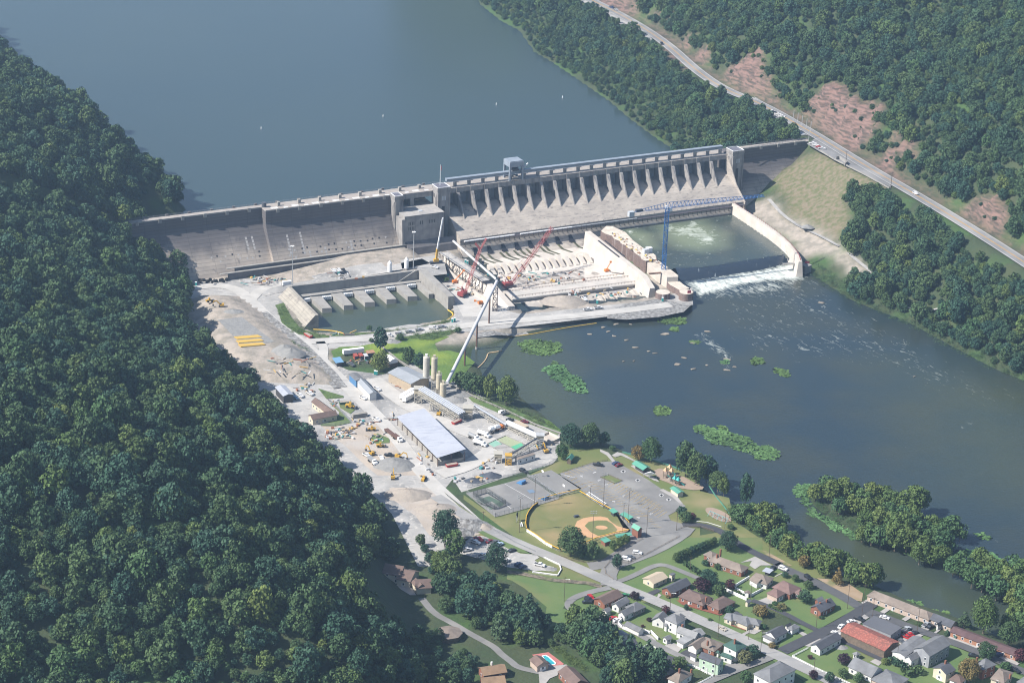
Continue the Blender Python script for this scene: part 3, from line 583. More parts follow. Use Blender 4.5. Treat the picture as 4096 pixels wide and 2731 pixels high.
def foamy(m,base_rot=FA,st=(.4,1,1),sc_=.3,bias=.98,green_c=(.06,.075,.035),attr='zone'):
    n,l,b=nodes_of(m);va=n.new('ShaderNodeVertexColor');va.layer_name=attr;sp=n.new('ShaderNodeSeparateColor');l.new(va.outputs[0],sp.inputs[0])
    g=n.new('ShaderNodeNewGeometry');mp=n.new('ShaderNodeMapping');mp.inputs['Rotation'].default_value=(0,0,-base_rot);l.new(g.outputs['Position'],mp.inputs[0])
    m2=n.new('ShaderNodeMapping');m2.inputs['Scale'].default_value=st;l.new(mp.outputs[0],m2.inputs[0])
    t=n.new('ShaderNodeTexNoise');t.inputs['Scale'].default_value=sc_;t.inputs['Detail'].default_value=9;t.inputs['Roughness'].default_value=.68;t.inputs['Distortion'].default_value=1.2;l.new(m2.outputs[0],t.inputs['Vector'])
    ad=n.new('ShaderNodeMath');ad.operation='MULTIPLY_ADD';ad.inputs[1].default_value=.62;l.new(sp.outputs[0],ad.inputs[0]);l.new(t.outputs[0],ad.inputs[2])
    r=n.new('ShaderNodeMapRange');r.inputs[1].default_value=bias-.17;r.inputs[2].default_value=bias+.14;l.new(ad.outputs[0],r.inputs[0])
    src=b.inputs['Base Color'].links[0].from_socket
    y=n.new('ShaderNodeMix');y.data_type='RGBA';y.inputs[7].default_value=(*green_c,1);l.new(sp.outputs[1],y.inputs[0]);l.new(src,y.inputs[6])
    x=n.new('ShaderNodeMix');x.data_type='RGBA';x.inputs[7].default_value=(.58,.62,.58,1);l.new(r.outputs[0],x.inputs[0]);l.new(y.outputs[2],x.inputs[6]);l.new(x.outputs[2],b.inputs['Base Color'])
    rr=n.new('ShaderNodeMapRange');rr.inputs[3].default_value=b.inputs['Roughness'].default_value;rr.inputs[4].default_value=.9;l.new(r.outputs[0],rr.inputs[0]);l.new(rr.outputs[0],b.inputs['Roughness'])
    return m
wr2=foamy(water_mat('river_flow',(.02,.034,.042),(.034,.042,.034),.014,rough=.22,bump=.12,bs=.7,sharp=(.42,.66),spec=.33));me.materials.append(wr2)
# ---------------------------------------------------------------- sheets of ground
def SH(name,zf,pts,mat,z=.0,k=1):
    zz=z+.05*k;return struct(name,MB().sheet([(q.x,q.y,zz)for q in PL(zf,pts,z)]),mat)
def LINE(name,pts,wd,mat,k=3,hfun=None,off=.12,step=8):
    """a strip along world points, laid over the terrain"""
    P2=[]
    for a,b_ in zip(pts,pts[1:]):
        m=max(1,int((b_-a).length/step));P2+=[a+(b_-a)*i/m for i in range(m)]
    P2.append(pts[-1]);L_=[];
    for i,p in enumerate(P2):
        d=(P2[min(i+1,len(P2)-1)]-P2[max(i-1,0)]);d.z=0;d.normalize();q=Vector((-d.y,d.x,0))
        z_=(hfun(p)if hfun else hz1(p.x,p.y))+off if hfun is not None or True else 0
        L_.append((p+q*wd/2,p-q*wd/2,z_))
    mb=MB();vs=[]
    for a,b_,z_ in L_:vs+=[(a.x,a.y,z_),(b_.x,b_.y,z_)]
    mb.add(vs,[[2*i,2*i+1,2*i+3,2*i+2]for i in range(len(L_)-1)]);return mb
def flatz(z):return lambda p:z
grv=layer(layer(M('gravel',(.38,.37,.355),(.30,.295,.285),.07,bump=.15,bscale=1.2),(.18,.18,.18),.03,.5,.66),(.45,.43,.4),.18,.55,.7,dist=2);layer(grv,(.24,.235,.23),.6,.56,.66,stretch=(.25,1,1,.9))
dust=layer(M('dusty_road',(.45,.435,.41),(.37,.36,.34),.1),(.3,.29,.28),.3,.6,.75,stretch=(.3,1,1,.9))
pink=layer(M('pinkish_dirt',(.40,.345,.29),(.32,.28,.24),.08,bump=.25,bscale=.7),(.37,.34,.31),.05,.5,.65)
riprap=M('riprap_stones',(.27,.27,.265),(.14,.135,.13),.45,bump=.6,bscale=.8,sharp=(.42,.58));asph=layer(M('asphalt',(.19,.188,.185),(.155,.153,.15),.12),(.235,.23,.22),.04,.52,.66)
asn=M('new_asphalt',(.052,.055,.063),(.045,.047,.055),.3);lawn=layer(M('lawn',(.075,.13,.04),(.105,.15,.05),.06,bump=.05),(.15,.145,.06),.025,.54,.72)
lawn2=layer(M('park_grass',(.10,.135,.04),(.14,.145,.055),.05),(.21,.185,.09),.03,.5,.68);marsh=layer(M('marsh_grass',(.10,.17,.025),(.055,.11,.022),.05,bump=.5,bscale=.5),(.17,.23,.03),.028,.5,.62)
bush=layer(M('low_shrubs',(.05,.09,.025),(.085,.13,.035),.2,bump=1.0,bscale=.35),(.16,.14,.08),.06,.58,.7)
cpave=M('concrete_paving',(.34,.325,.31),(.28,.27,.26),.2);bas=layer(M('basin_floor',(.55,.51,.46),(.46,.42,.38),.08),(.25,.225,.2),.12,.58,.7)
Z0='O0'
SH('gravel_ground',Z0,[(436,648),(560,640),(640,640),(690,690),(650,700),(650,745),(700,770),(800,768),(940,745),(1020,745),(1046,728),(1040,700),(1010,660),(1000,640),(1035,640),(1060,690),(1200,722),(1500,690),(1590,660),(1592,700),(1560,708),(1440,722),(1300,738),(1180,752),(1100,760),(1020,765),(900,790),(780,800),(740,800),(755,830),(800,850),(880,860),(960,830),(1030,870),(1100,905),(1200,960),(1285,992),(1288,1040),(1270,1065),(1180,1090),(1060,1130),(1040,1100),(1000,1150),(1090,1230),(1040,1260),(990,1300),(960,1300),(900,1180),(840,1120),(740,1040),(620,960),(560,900),(440,800)],grv)
SH('earth_ground','H',[(800,1000),(1100,1040),(1350,1040),(1560,960),(1640,1010),(1700,1150),(1850,1330),(2000,1500),(2150,1620),(1500,1620),(1350,1500),(1150,1300),(900,1100)],pink,k=2)
SH('earth_ground','K',[(280,0),(780,0),(870,100),(1000,250),(1180,380),(1330,460),(1230,480),(1130,520),(1000,560),(700,500),(560,300),(420,200),(300,110)],pink,k=2)
for nm,pts,wd,m,k in (('gravel_road',[(436,662),(500,655),(545,664),(580,695),(630,745),(700,790),(760,850),(815,905),(870,960),(915,1010),(975,1095),(1040,1155),(1090,1200)],9,dust,4),
                          ('gravel_road',[(700,785),(760,783),(860,778),(960,762),(1040,752),(1120,742),(1250,732),(1400,718),(1540,700)],9,dust,3),
                          ('gravel_road',[(735,785),(745,800),(740,830),(775,870),(820,910)],6,dust,3),('gravel_road',[(855,870),(900,905),(950,940),(1050,985),(1150,1020),(1080,1070),(1010,1090)],11,dust,4.6),
                          ('gravel_road',[(575,690),(600,662),(650,650)],8,dust,3.4)):
    struct(nm,LINE(nm,smooth(PL(Z0,pts)),wd,m,hfun=flatz(.05*k)),m)
struct('gravel_road',LINE('r',smooth(PL(Z0,[(600,662),(660,648),(760,640),(860,632),(960,610),(1010,600),(1030,625)],4)),11,grv,off=.25,step=4),grv)
struct('gravel_ground',LINE('r',PL('B',[(180,1470),(700,1400),(1000,1370)],6),16,grv,off=.2,step=5),grv)
SH('gravel_ground','B',[(1180,1300),(1600,1240),(1700,1330),(1730,1460),(1560,1480),(1400,1410),(1330,1390),(1200,1400)],grv,z=6,k=5)
# riprap on the pad edge and along the causeway
struct('riprap',LINE('r',PL(Z0,[(600,716),(640,750),(690,790),(740,840),(782,888)],1),9,riprap,off=.5,step=3),riprap)
SH('riprap','E',[(500,1180),(520,1120),(580,1090),(700,1075),(640,1100),(590,1150),(600,1200),(560,1260)],riprap,k=3)
SH('gravel_bank','G',[(700,1560),(1000,1440),(1500,1350),(1880,1440),(2030,1440),(1900,1560),(1500,1640),(1000,1680),(700,1660)],riprap,z=0,k=2)
struct('gravel_bank',LINE('r',PL(Z0,[(1090,775),(1180,762),(1290,742),(1400,726),(1450,720)],-1),8,riprap,off=.4,step=4),riprap)
# meadow and marsh by the causeway
SH('marsh','E',[(660,1190),(760,1140),(1000,1130),(1150,1100),(1320,1060),(1500,1040),(1900,1000),(2050,1020),(1880,1100),(1920,1190),(2050,1180),(2230,1230),(2352,1320),(2200,1480),(2000,1600),(1720,1400),(1600,1330),(1400,1260),(1250,1300),(1000,1190),(800,1230),(700,1290)],marsh,k=2)
SH('marsh','E',[(2060,1000),(2352,960),(2352,1080),(2200,1040)],marsh,z=-2,k=3);SH('gravel_islet','E',[(1920,1100),(2000,1050),(2150,1050),(2220,1090),(2150,1130),(2000,1150)],marsh,z=-2.6,k=2)
SH('verge','E',[(200,980),(80,860),(30,700),(0,650),(100,620),(200,800),(280,900),(340,940),(500,985),(640,1000),(640,1030),(450,1040),(330,1000)],bush,k=3)
SH('verge','E',[(640,985),(1200,965),(1640,912),(2000,838),(2080,815),(2050,850),(1700,905),(1300,965),(900,1010),(660,1015)],bush,k=2)
SH('verge','E',[(1400,1010),(1560,985),(1900,955),(2150,900),(2200,940),(2050,1000),(1850,1060),(1600,1040),(1420,1060)],bush,k=3)
SH('shoulder','I',[(820,430),(1100,560),(1500,700),(2040,960),(2000,1000),(1700,880),(1400,780),(1000,610)],lawn,k=3)
SH('river_bank_grass','I',[(1440,640),(1560,700),(1900,830),(2060,960),(2020,975),(1700,830),(1480,730),(1330,650)],marsh,z=-1,k=3)
# ---------------------------------------------------------------- powerhouse tail pond
pwm=water_mat('pond_water',(.045,.062,.045),(.055,.07,.045),.05,rough=.2,bump=.06,bs=1.0);struct('pond_water',MB().sheet([(q.x,q.y,WL+.06)for q in PL('E',[(180,500),(1760,300),(2150,700),(2130,830),(1640,930),(1100,990),(500,1000),(250,960)],WL)]),pwm)
pw=thing('outlet_walls',P('E',900,420,0),'grey concrete retaining walls around the green outlet pond below the dam','wall')
A1=P('E',205,432,6.4);A2=P('E',1690,242,6.4);ax=(A2-A1).normalized();nr=Vector((ax.y,-ax.x,0));LL=(A2-A1).length
def Q(a,n_,z):return Vector((A1.x+ax.x*a+nr.x*n_,A1.y+ax.y*a+nr.y*n_,z))
def qprism(mb,a0,a1,n0,n1,z0,z1):return mb.prism([Q(a0,n0,0),Q(a1,n0,0),Q(a1,n1,0),Q(a0,n1,0)],z0,z1)
mb=MB();qprism(mb,-2,LL+2,-2.5,0,-4,6.6);mb.build('back_wall',conc,pw)
mb=MB();qprism(mb,0,LL,.01,5,-4,.2);mb.build('ledge',conc,pw)
mb=MB();a=LL-16;mb.add([Q(a,.02,.2),Q(a+13,.02,6.9),Q(a+14.5,.02,6.9),Q(a+1.5,.02,.2),Q(a,1,.2),Q(a+13,1,6.9),Q(a+14.5,1,6.9),Q(a+1.5,1,.2)],[[0,1,2,3],[7,6,5,4],[0,4,5,1],[1,5,6,2],[2,6,7,3],[3,7,4,0]]);mb.build('stair',white if 0 else conc,pw)
# right wall
B1=P('E',1690,240,6.8);B2=P('E',2038,550,6.8);d=(B2-B1).normalized();e_=Vector((-d.y,d.x,0));e_=e_ if e_.x>0 else -e_
mb=MB().prism([B1,B2,B2+e_*4.5,B1+e_*6],-4,6.8);mb.prism([B2+e_*4.52,B2+e_*9-d*2,B1+e_*12,B1+e_*6.02],-4,3,[B2+e_*4.52,B2+e_*5-d*2,B1+e_*8,B1+e_*6.02]);mb.build('right_wall',conc,pw)
# left slanted wall
C1=P('E',190,430,6.4);C2=P('E',512,762,6.4);d=(C2-C1).normalized();e_=Vector((-d.y,d.x,0));e_=-e_ if e_.x>0 else e_
mb=MB().add([C1,C2,C1+e_*2.2,C2+e_*2.2,C1+e_*11+Vector((0,0,-7.6)),C2+e_*11+Vector((0,0,-8.8)),C1+Vector((0,0,-10)),C2+Vector((0,0,-10)),C1+e_*11+Vector((0,0,-10)),C2+e_*11+Vector((0,0,-10.2))],
    [[0,1,3,2],[2,3,5,4],[0,6,7,1],[4,5,9,8],[1,7,9,5,3],[0,2,4,8,6],[6,8,9,7]]);mb.build('slanted_wall',lifts(layer(M('wing_concrete',(.36,.335,.29),(.3,.28,.24),.2),(.22,.2,.18),.3,.5,.7),.7,8,1.5,.14),pw)
pier_px=[((410,550),(545,540),(668,680),(555,685)),((660,515),(790,500),(922,645),(810,652)),((912,482),(1040,470),(1175,610),(1060,615)),((1165,450),(1295,435),(1428,575),(1312,582)),((1410,415),(1540,405),(1675,540),(1560,548)),((1657,385),(1700,375),(1862,513),(1808,518))]
pier_lb=['first','second','third','fourth','fifth','last and narrowest']
for c,lb in zip(pier_px,pier_lb):
    q=[P('E',x,y,.5)for x,y in c];ce=(q[0]+q[2])/2
    e=thing('outlet_pier',(ce.x,ce.y,WL),f'flat topped concrete pier in the pond, {lb} from the slanted wall','pier','piers standing in the outlet pond')
    MB().prism(q,WL-1.5,.5).build('body',conc,e)
gt=[(328,405,575),(548,655,545),(800,905,510),(1050,1155,475),(1300,1403,440),(1545,1648,408)]
for i,(x0,x1,y)in enumerate(gt):
    a=P('E',x0,y,.2);b_=P('E',x1,y-12,.2);e=thing('outlet_gate',(a.x,a.y,WL),f'white ribbed gate block in pond bay {"one two three four five six".split()[i]} from the slanted wall','gate','gates between the pond piers')
    mb=MB();mb.bar(Vector((a.x,a.y,-1.2)),Vector((b_.x,b_.y,-1.2)),1.2,3);mb.build('panel',blueg,e)
    mb=MB();
    for k in range(5):c_=a+(b_-a)*(k+.5)/5;mb.box((c_.x+.6,c_.y-.9,-.6),(.9,1.6,2.2),DROT)
    mb.build('ribs',flat('white_paint',(.8,.8,.8)),e)
# ---------------------------------------------------------------- drained stilling basin
FZ=-5.0
struct('basin_floor',MB().sheet([D3(S3w,37,FZ),D3(S_at('O0',1365,395,CZ),37,FZ)]+PL('O0',[(1545,690),(1500,715),(1200,730),(1150,700)],FZ)),bas)
# curved apron blocks under the walkway: dark sluice mouths
sb=thing('stilling_basin',P('F',1600,1000,FZ),'drained white concrete basin floor with rows of wedge shaped blocks below the spillway','basin')
for x,y in [(640,600),(855,570),(1075,540),(1290,515),(1505,490),(1722,455),(1935,430),(2148,405)]:
    s_0=S_at('F',x,y,1.5,40);mb=MB();mb.add([D3(s_0-1.2,38.2,1.9),D3(s_0+1.2,38.2,1.9),D3(s_0+2.4,42.4,-2.4),D3(s_0-2.4,42.4,-2.4)],[[0,1,2,3]]);mb.build('sluice_mouth',dark,sb)
mb=MB()
for x,y in [(600,650),(720,640),(850,640),(1050,620),(1150,620),(1280,600),(1370,580),(1500,590),(1720,560),(1810,560),(1940,480),(2230,470)]:
    s_0=S_at('F',x,y,0,42);mb.add([D3(s_0-.8,42.2,-2.6),D3(s_0+.9,42.2,-2.6),D3(s_0+2.8,47.5,-4.9),D3(s_0+6,56,-4.88),D3(s_0+3.8,56,-4.88),D3(s_0+.5,47.5,-4.85)],[[0,1,2,5],[5,2,3,4]])
mb.build('wet_streak',M('wet_algae',(.05,.052,.035),(.08,.085,.04),.5),sb)
def wedge(mb,c,dn,up,wd,ln,h,tip=.25):
    """sloping block: high end up-stream, low end down-stream; dn = unit vector downstream"""
    sd=Vector((-dn.y,dn.x,0))*wd/2;a=c;b_=c+dn*ln*.3;e=c+dn*ln;z=Vector((0,0,1))
    mb.add([a-sd,a+sd,a-sd+z*h,a+sd+z*h,b_-sd+z*h,b_+sd+z*h,e-sd+z*tip,e+sd+z*tip,e-sd,e+sd],[[0,1,3,2],[2,3,5,4],[4,5,7,6],[6,7,9,8],[0,2,4,6,8],[1,9,7,5,3],[0,8,9,1]])
    return mb
for i in range(15):
    f=i/14;c=P('F',800+f*1500,905-f*190,FZ+.1);mb=wedge(MB(),c,NN,0,3.0,11.5,4.2);mb.build('baffle_block',white,sb)
for i in range(7):
    c=P('F',1290+i*95,1440-i*9,FZ);wedge(MB(),c,NN,0,2.2,7,2.2).build('baffle_block',white,sb)
for i in range(9):
    c=P('G',560+i*83,1345-i*16,FZ);wedge(MB(),c,NN,0,2.0,7.5,2.2).build('baffle_block',white,sb)
W1=P('F',1080,1260,1.0);W2=P('G',1130,1010,1.0);dW=(W2-W1).normalized();nW=Vector((dW.y,-dW.x,0))
def wb(mb,prof):
    k=len(prof);A=[W1+nW*a+Vector((0,0,z-1))for a,z in prof];B=[W2+nW*a+Vector((0,0,z-1))for a,z in prof]
    return mb.add(A+B,[list(range(k)),list(range(2*k-1,k-1,-1))]+[[i,k+i,k+(i+1)%k,(i+1)%k]for i in range(k)])
wb(MB(),[(-9,FZ),(-8,-.6),(-2,1.2),(10,0.2),(10.6,0),(10.6,-1),(9,-1.2),(9.5,-6),(-9,-6)]).build('end_sill',M('sill_concrete',(.5,.46,.42),(.4,.38,.35),.1),sb)
wb(MB(),[(9.6,-2.6),(20,FZ+.15),(20,-6),(9.6,-6)]).build('lower_apron',M('apron_concrete',(.42,.39,.35),(.3,.28,.26),.12),sb)
mb=MB()
for off in (-8,-1,10):
    a,b_=W1+nW*off+Vector((0,0,.9 if off>-5 else .1)),W2+nW*off+Vector((0,0,.9 if off>-5 else .1));
    for zz in (.5,1):mb.bar(a+Vector((0,0,zz-.6)),b_+Vector((0,0,zz-.6)),.12)
    for k in range(40):c=a+(b_-a)*k/39;mb.bar(c-Vector((0,0,1)),c+Vector((0,0,.5)),.14)
mb.build('railing',rust,sb)
mb=MB()
for i in range(9):a=P('F',1200,1020+i*20,FZ+.2);b_=P('F',2300,880+i*20,FZ+.2);mb.bar(a,b_,.25 if i%3 else .6,.15)
mb.build('floor_joint',M('joint_grey',(.4,.37,.34)),sb)
# divider wall
q=[P('F',2330,300,9),P('G',430,285,9),P('G',1330,990,9),P('G',1200,985,9),P('G',360,310,9)]
dw=thing('divider_wall',P('G',800,650,FZ),'tall bleached white concrete wall between the drained basin and the cofferdam','wall')
a0,a1=P('G',395,292,9),P('G',1290,992,9);d=(a1-a0).normalized();e_=Vector((-d.y,d.x,0));e_=-e_ if e_.x>0 else e_
LW=(a1-a0).length
prof=[(0,-3,9),(LW,-3,9)]
mb=MB();k=[a0+e_*2,a1+e_*2,a1-e_*2,a0-e_*2];mb.prism([a0+e_*2+e_*1.2,a1+e_*3.2,a1-e_*2,a0-e_*2],-7,9,k);mb.build('wall',white,dw)
mb=MB();b1=a1+d*13;mb.add([a1+e_*3.2+Vector((0,0,-15)),b1+e_*3.2+Vector((0,0,-15)),b1-e_*2+Vector((0,0,-15)),a1-e_*2+Vector((0,0,-15)),a1+e_*2,b1+e_*2+Vector((0,0,-4.5)),b1-e_*2+Vector((0,0,-4.5)),a1-e_*2],
    [[3,2,1,0],[4,5,6,7],[0,1,5,4],[1,2,6,5],[2,3,7,6],[3,0,4,7]]);mb.build('wall_end',white,dw)
mb=MB()
for off in (1.2,2.3):mb.bar(P('G',580,440,9.4)+e_*off*.5,P('G',900,690,9.4)+e_*off*.5,.5,.5)
for off in (-.2,-1.4):mb.bar(P('G',660,440,9.5)+e_*off*.2,P('G',970,690,9.5)+e_*off*.2,.6,.5)
mb.build('pipe_rack',flat('black_pipe',(.05,.05,.06)),dw)
# cofferdam of sheet-pile cells
sheetp=streaks(M('sheet_piling',(.13,.095,.085),(.2,.14,.12),.8),(.45,.42,.4),.6,.72,.9)
cdt=layer(M('cofferdam_fill',(.58,.52,.44),(.45,.4,.34),.2),(.2,.16,.13),.6,.62,.72)
def arc(a,b_,bulge,m=6):
    a=Vector(a);b_=Vector(b_);d_=b_-a;nn=Vector((-d_.y,d_.x,0)).normalized();nn=nn if nn.x<0 else -nn
    return [a+d_*i/m+nn*math.sin(math.pi*i/m)*bulge for i in range(m)]
cf=thing('cofferdam',P('G',1000,500,FZ),'rusty sheet pile cofferdam with a cluttered beige top beside the churning water','cofferdam')
lf=[(600,285),(775,365),(900,450),(1000,520),(1110,590),(1230,690),(1310,765)];rg=[(1480,740),(1470,680),(1390,610),(1270,560),(1110,440),(990,310),(780,215),(680,210)]
lw=[P('G',x,y,9)for x,y in lf];poly=[]
for a,b_ in zip(lw,lw[1:]):poly+=arc(a,b_,1.4)
poly.append(lw[-1]);poly+=[P('G',x,y,9)for x,y in rg]
MB().prism(poly,-5,9).build('sheet_pile_cells',sheetp,cf);MB().prism([q+(P('G',1000,480,9)-q)*.02 for q in poly],9.001,9.15).build('fill_surface',cdt,cf)
poly=[P('G',x,y,8)for x,y in [(1320,775),(1480,735),(1640,850),(1815,985),(1812,1010),(1640,1018),(1480,905)]]
MB().prism(poly,-5,8).build('pier_wall',white,cf);MB().prism([q+(P('G',1580,880,8)-q)*.05 for q in poly],8.001,8.1).build('fill_surface',cdt,cf)
poly=[P('G',x,y,4.5)for x,y in [(1640,1090),(1815,1060),(1900,1130),(2000,1190),(1850,1230),(1770,1180),(1690,1140)]];MB().prism(poly,-5,4.5).build('lower_wall',sheetp,cf);MB().prism([q+(P('G',1800,1140,4.5)-q)*.04 for q in poly],4.501,4.6).build('fill_surface',cdt,cf)
MB().prism([P('G',1640,1020,6),P('G',1812,1012,6),P('G',1812,1075,3),P('G',1645,1095,3)],-4,5.5).build('pier_wall',conc,cf)
for x,y,z,r,lb in ((1575,1247,4,5.2,'squat round sheet pile cell with a pale top and yellow box on it'),(1940,1245,5.2,5.0,'tall rusty round sheet pile cell standing at the outer river end of the cofferdam')):
    c=P('G',x,y,z);e=thing('sheet_pile_cell',(c.x,c.y,-3),lb,'cell');MB().tube((c.x,c.y,-5),(c.x,c.y,z),r,n=28).build('shell',sheetp,e);MB().tube((c.x,c.y,z+.005),(c.x,c.y,z+.12),r*.94,n=28).build('fill',cdt,e)
mb=MB();a,b_=P('G',1960,1245,6.3),P('G',2015,1242,6.3);mb.bar(a,b_,.3,2);tag(mb.build('warning_board',flat('dark_red_board',(.3,.03,.06))),'dark red board with white writing on top of the outer round cell','sign board')
mb=MB();a,b_=P('G',1355,960,8.5),P('G',1545,945,8.5);mb.bar(a,b_,1.8,.7);tag(mb.build('footbridge',rust),'narrow rusty bridge from the white wall to the crane pier','bridge')
# clutter on the cofferdam
rs=random.Random(11)
for i in range(46):
    t=i/46;x=800+t*700+rs.uniform(-60,60);y=330+t*480+rs.uniform(-40,30)
    c=P('G',x,y,9.2);col=[(.25,.12,.07),(.55,.4,.08),(.12,.12,.13),(.5,.48,.44),(.3,.2,.12)][i%5]
    if i%4==0:o=MB().bar(c,c+Vector((rs.uniform(2,5)*d.x,rs.uniform(2,5)*d.y,0)),.35,.3).build('beam',flat('site%d'%(i%5),col))
    else:o=MB().box((c.x,c.y,9.5),(rs.uniform(.6,2),rs.uniform(.5,1.3),rs.uniform(.4,.9)),rs.uniform(0,3)).build('supply_crate',flat('site%d'%(i%5),col))
    tag(o,'loose building gear lying on the top of the cofferdam','site gear','gear on the cofferdam top')
for x,y,lb,c_ in ((1305,640,'grey pitched site cabin on the cofferdam near the blue crane',(.5,.52,.55)),(1355,615,'white generator box beside the cabin on the cofferdam',(.75,.75,.76))):
    c=P('G',x,y,9.1);e=thing('site_cabin',c,lb,'cabin');MB().box((c.x,c.y,c.z+1.5),(4,3,3),DROT).build('wall',flat('cab%d'%x,c_),e);MB().box((c.x,c.y,c.z+3.15),(4.3,3.3,.3),DROT).build('roof',flat('cabr%d'%x,tuple(v*.9 for v in c_)),e)
# ---------------------------------------------------------------- right stilling pool, weir fall and its wall
q=PL('D',[(0,1180),(1400,1060),(1420,1080),(2080,1560)],1.0)
cr=[P('X',x,y,1.0)for x,y in [(335,200),(500,195),(700,165),(900,135),(1100,100)]];ft=[P('X',x,y,WL)for x,y in [(372,296),(560,272),(740,244),(920,216),(1120,165)]]
pool=[D3(S_at('G',700,190,1,36),36,0),D3(S4,36,0)]+[P('D',1405,1085,1),P('D',1560,1190,1),P('D',1760,1330,1),P('D',1980,1470,1),P('D',2060,1560,1)]+cr[::-1]+[P('G',1560,900,1),P('G',1000,500,1)]
from mathutils.geometry import tessellate_polygon
xs=[p.x for p in pool];ys=[p.y for p in pool];a1x,b1y=np.meshgrid(np.arange(min(xs),max(xs)+2,2.0),np.arange(min(ys),max(ys)+2,2.0))
ins=sdf(a1x,b1y,pool)>-2.2
def pb(pts,fall):return np.clip(.5+sdf(a1x,b1y,PL('D',pts,1))/fall,0,1)
pf=np.maximum.reduce([.38+0*a1x,pb([(640,1190),(900,1130),(1000,1160),(1250,1260),(1300,1340),(1250,1420),(1050,1440),(850,1330),(650,1320)],18)*.66,pb([(650,1170),(720,1180),(700,1250),(650,1240)],5),pb([(910,1120),(1010,1150),(1000,1180),(920,1170)],5),pb([(160,1220),(240,1250),(400,1340),(430,1400),(300,1400),(160,1290)],14)*.62,pb([(160,1225),(240,1250),(240,1290),(170,1260)],5)])
pg=np.maximum(pb([(560,1170),(1050,1130),(1300,1280),(1300,1420),(1050,1480),(800,1440),(600,1330)],22),pb([(150,1200),(450,1280),(500,1440),(380,1440),(150,1300)],16))*.6
me=bpy.data.meshes.new('pool_water');NY,NX=a1x.shape;me.vertices.add(NX*NY);me.vertices.foreach_set('co',np.stack([a1x,b1y,1+.25*np.where(pf>.5,vnoise(a1x,b1y,.9),0)*np.clip(pf-.4,0,1)],-1).astype(np.float32).ravel())
ii=(np.arange(NY-1)[:,None]*NX+np.arange(NX-1)[None,:]);fc=np.stack([ii,ii+1,ii+NX+1,ii+NX],-1)[ins[:-1,:-1]]
me.loops.add(fc.size);me.loops.foreach_set('vertex_index',fc.ravel());me.polygons.add(len(fc));me.polygons.foreach_set('loop_start',np.arange(len(fc))*4);me.polygons.foreach_set('loop_total',np.full(len(fc),4));me.update();me.shade_smooth()
at=me.color_attributes.new('zone','FLOAT_COLOR','POINT');at.data.foreach_set('color',np.stack([pf,pg,0*pf,1+0*pf],-1).astype(np.float32).ravel())
me.materials.append(foamy(water_mat('pool_water',(.035,.052,.05),(.045,.06,.05),.05,rough=.2,bump=.15,bs=.8),base_rot=.3,st=(.7,1,1),sc_=.2,bias=1.0,green_c=(.24,.29,.18)))
o=bpy.data.objects.new('pool_water',me);C0.objects.link(o);tag(o,kind='structure')
mb=MB();R_=7;m=len(cr)*4-3;rows=[]
def along(L,t):t=t*(len(L)-1);i=min(int(t),len(L)-2);return L[i]+(L[i+1]-L[i])*(t-i)
for j in range(R_+1):
    f=j/R_;rows.append([(lambda a,b_:(a.x+(b_.x-a.x)*f,a.y+(b_.y-a.y)*f,1.02-(1.02-WL-.04)*f**1.7))(along(cr,i/(m-1)),along(ft,i/(m-1)))for i in range(m)])
mb.add([v for r in rows for v in r],[[j*m+i,j*m+i+1,(j+1)*m+i+1,(j+1)*m+i]for j in range(R_)for i in range(m-1)])
wf=water_mat('weir_water',(.02,.03,.045),(.025,.035,.05),.3,rough=.25,bump=.05,bs=.6);layer(wf,(.35,.4,.42),.5,.66,.74,stretch=(1,.12,.12,1.1));struct('weir_water',mb,wf,smooth=True)
rw=thing('training_wall',P('D',1600,1200,0),'long curving bleached white wall along the far side of the churning pool','wall')
top=[P('D',x,y,9)for x,y in [(1405,925),(1640,1075),(1860,1225),(2010,1345),(2100,1440),(2165,1530),(2190,1600)]];rr_=smooth(top,1)
for a,b_ in zip(rr_,rr_[1:]):pass
mb=MB();vs=[];
for i,p in enumerate(rr_):
    d_=(rr_[min(i+1,len(rr_)-1)]-rr_[max(0,i-1)]).normalized();e=Vector((-d_.y,d_.x,0));e=e if e.x>0 else -e
    zz=9-.5*(i/len(rr_));vs+=[(p.x-e.x*1.0,p.y-e.y*1.0,-4),(p.x,p.y,zz),(p.x+e.x*2.6,p.y+e.y*2.6,zz),(p.x+e.x*4,p.y+e.y*4,-4)]
k=len(rr_);mb.add(vs,[[4*i+j,4*i+j+1,4*i+j+5,4*i+j+4]for i in range(k-1)for j in range(3)]+[[0,1,2,3],[4*k-1,4*k-2,4*k-3,4*k-4]]);mb.build('wall',white,rw)
mb=MB();
for i in range(60):p=along([q+Vector((1.5,1,0))for q in rr_],i/59);mb.bar(p,p+Vector((0,0,1.5)),.18)
mb.build('railing',flat('dark_red_paint',(.3,.05,.07)),rw)
bd=thing('weir_bridge',P('X',1150,190,0),'short grey concrete bridge at the weir end with a dark red board','bridge')
MB().bar(P('X',1060,178,2.2),P('X',1190,172,2.2),3,.8).build('deck',conc,bd);MB().prism([P('X',x,y,2.5)for x,y in [(1180,178),(1215,200),(1255,185),(1215,165)]],-4,2.6).build('pier',conc,bd)
MB().bar(P('X',1208,168,3.9),P('X',1240,166,3.9),.2,1.6).build('board',flat('dark_red_board',(.3,.03,.06)),bd)
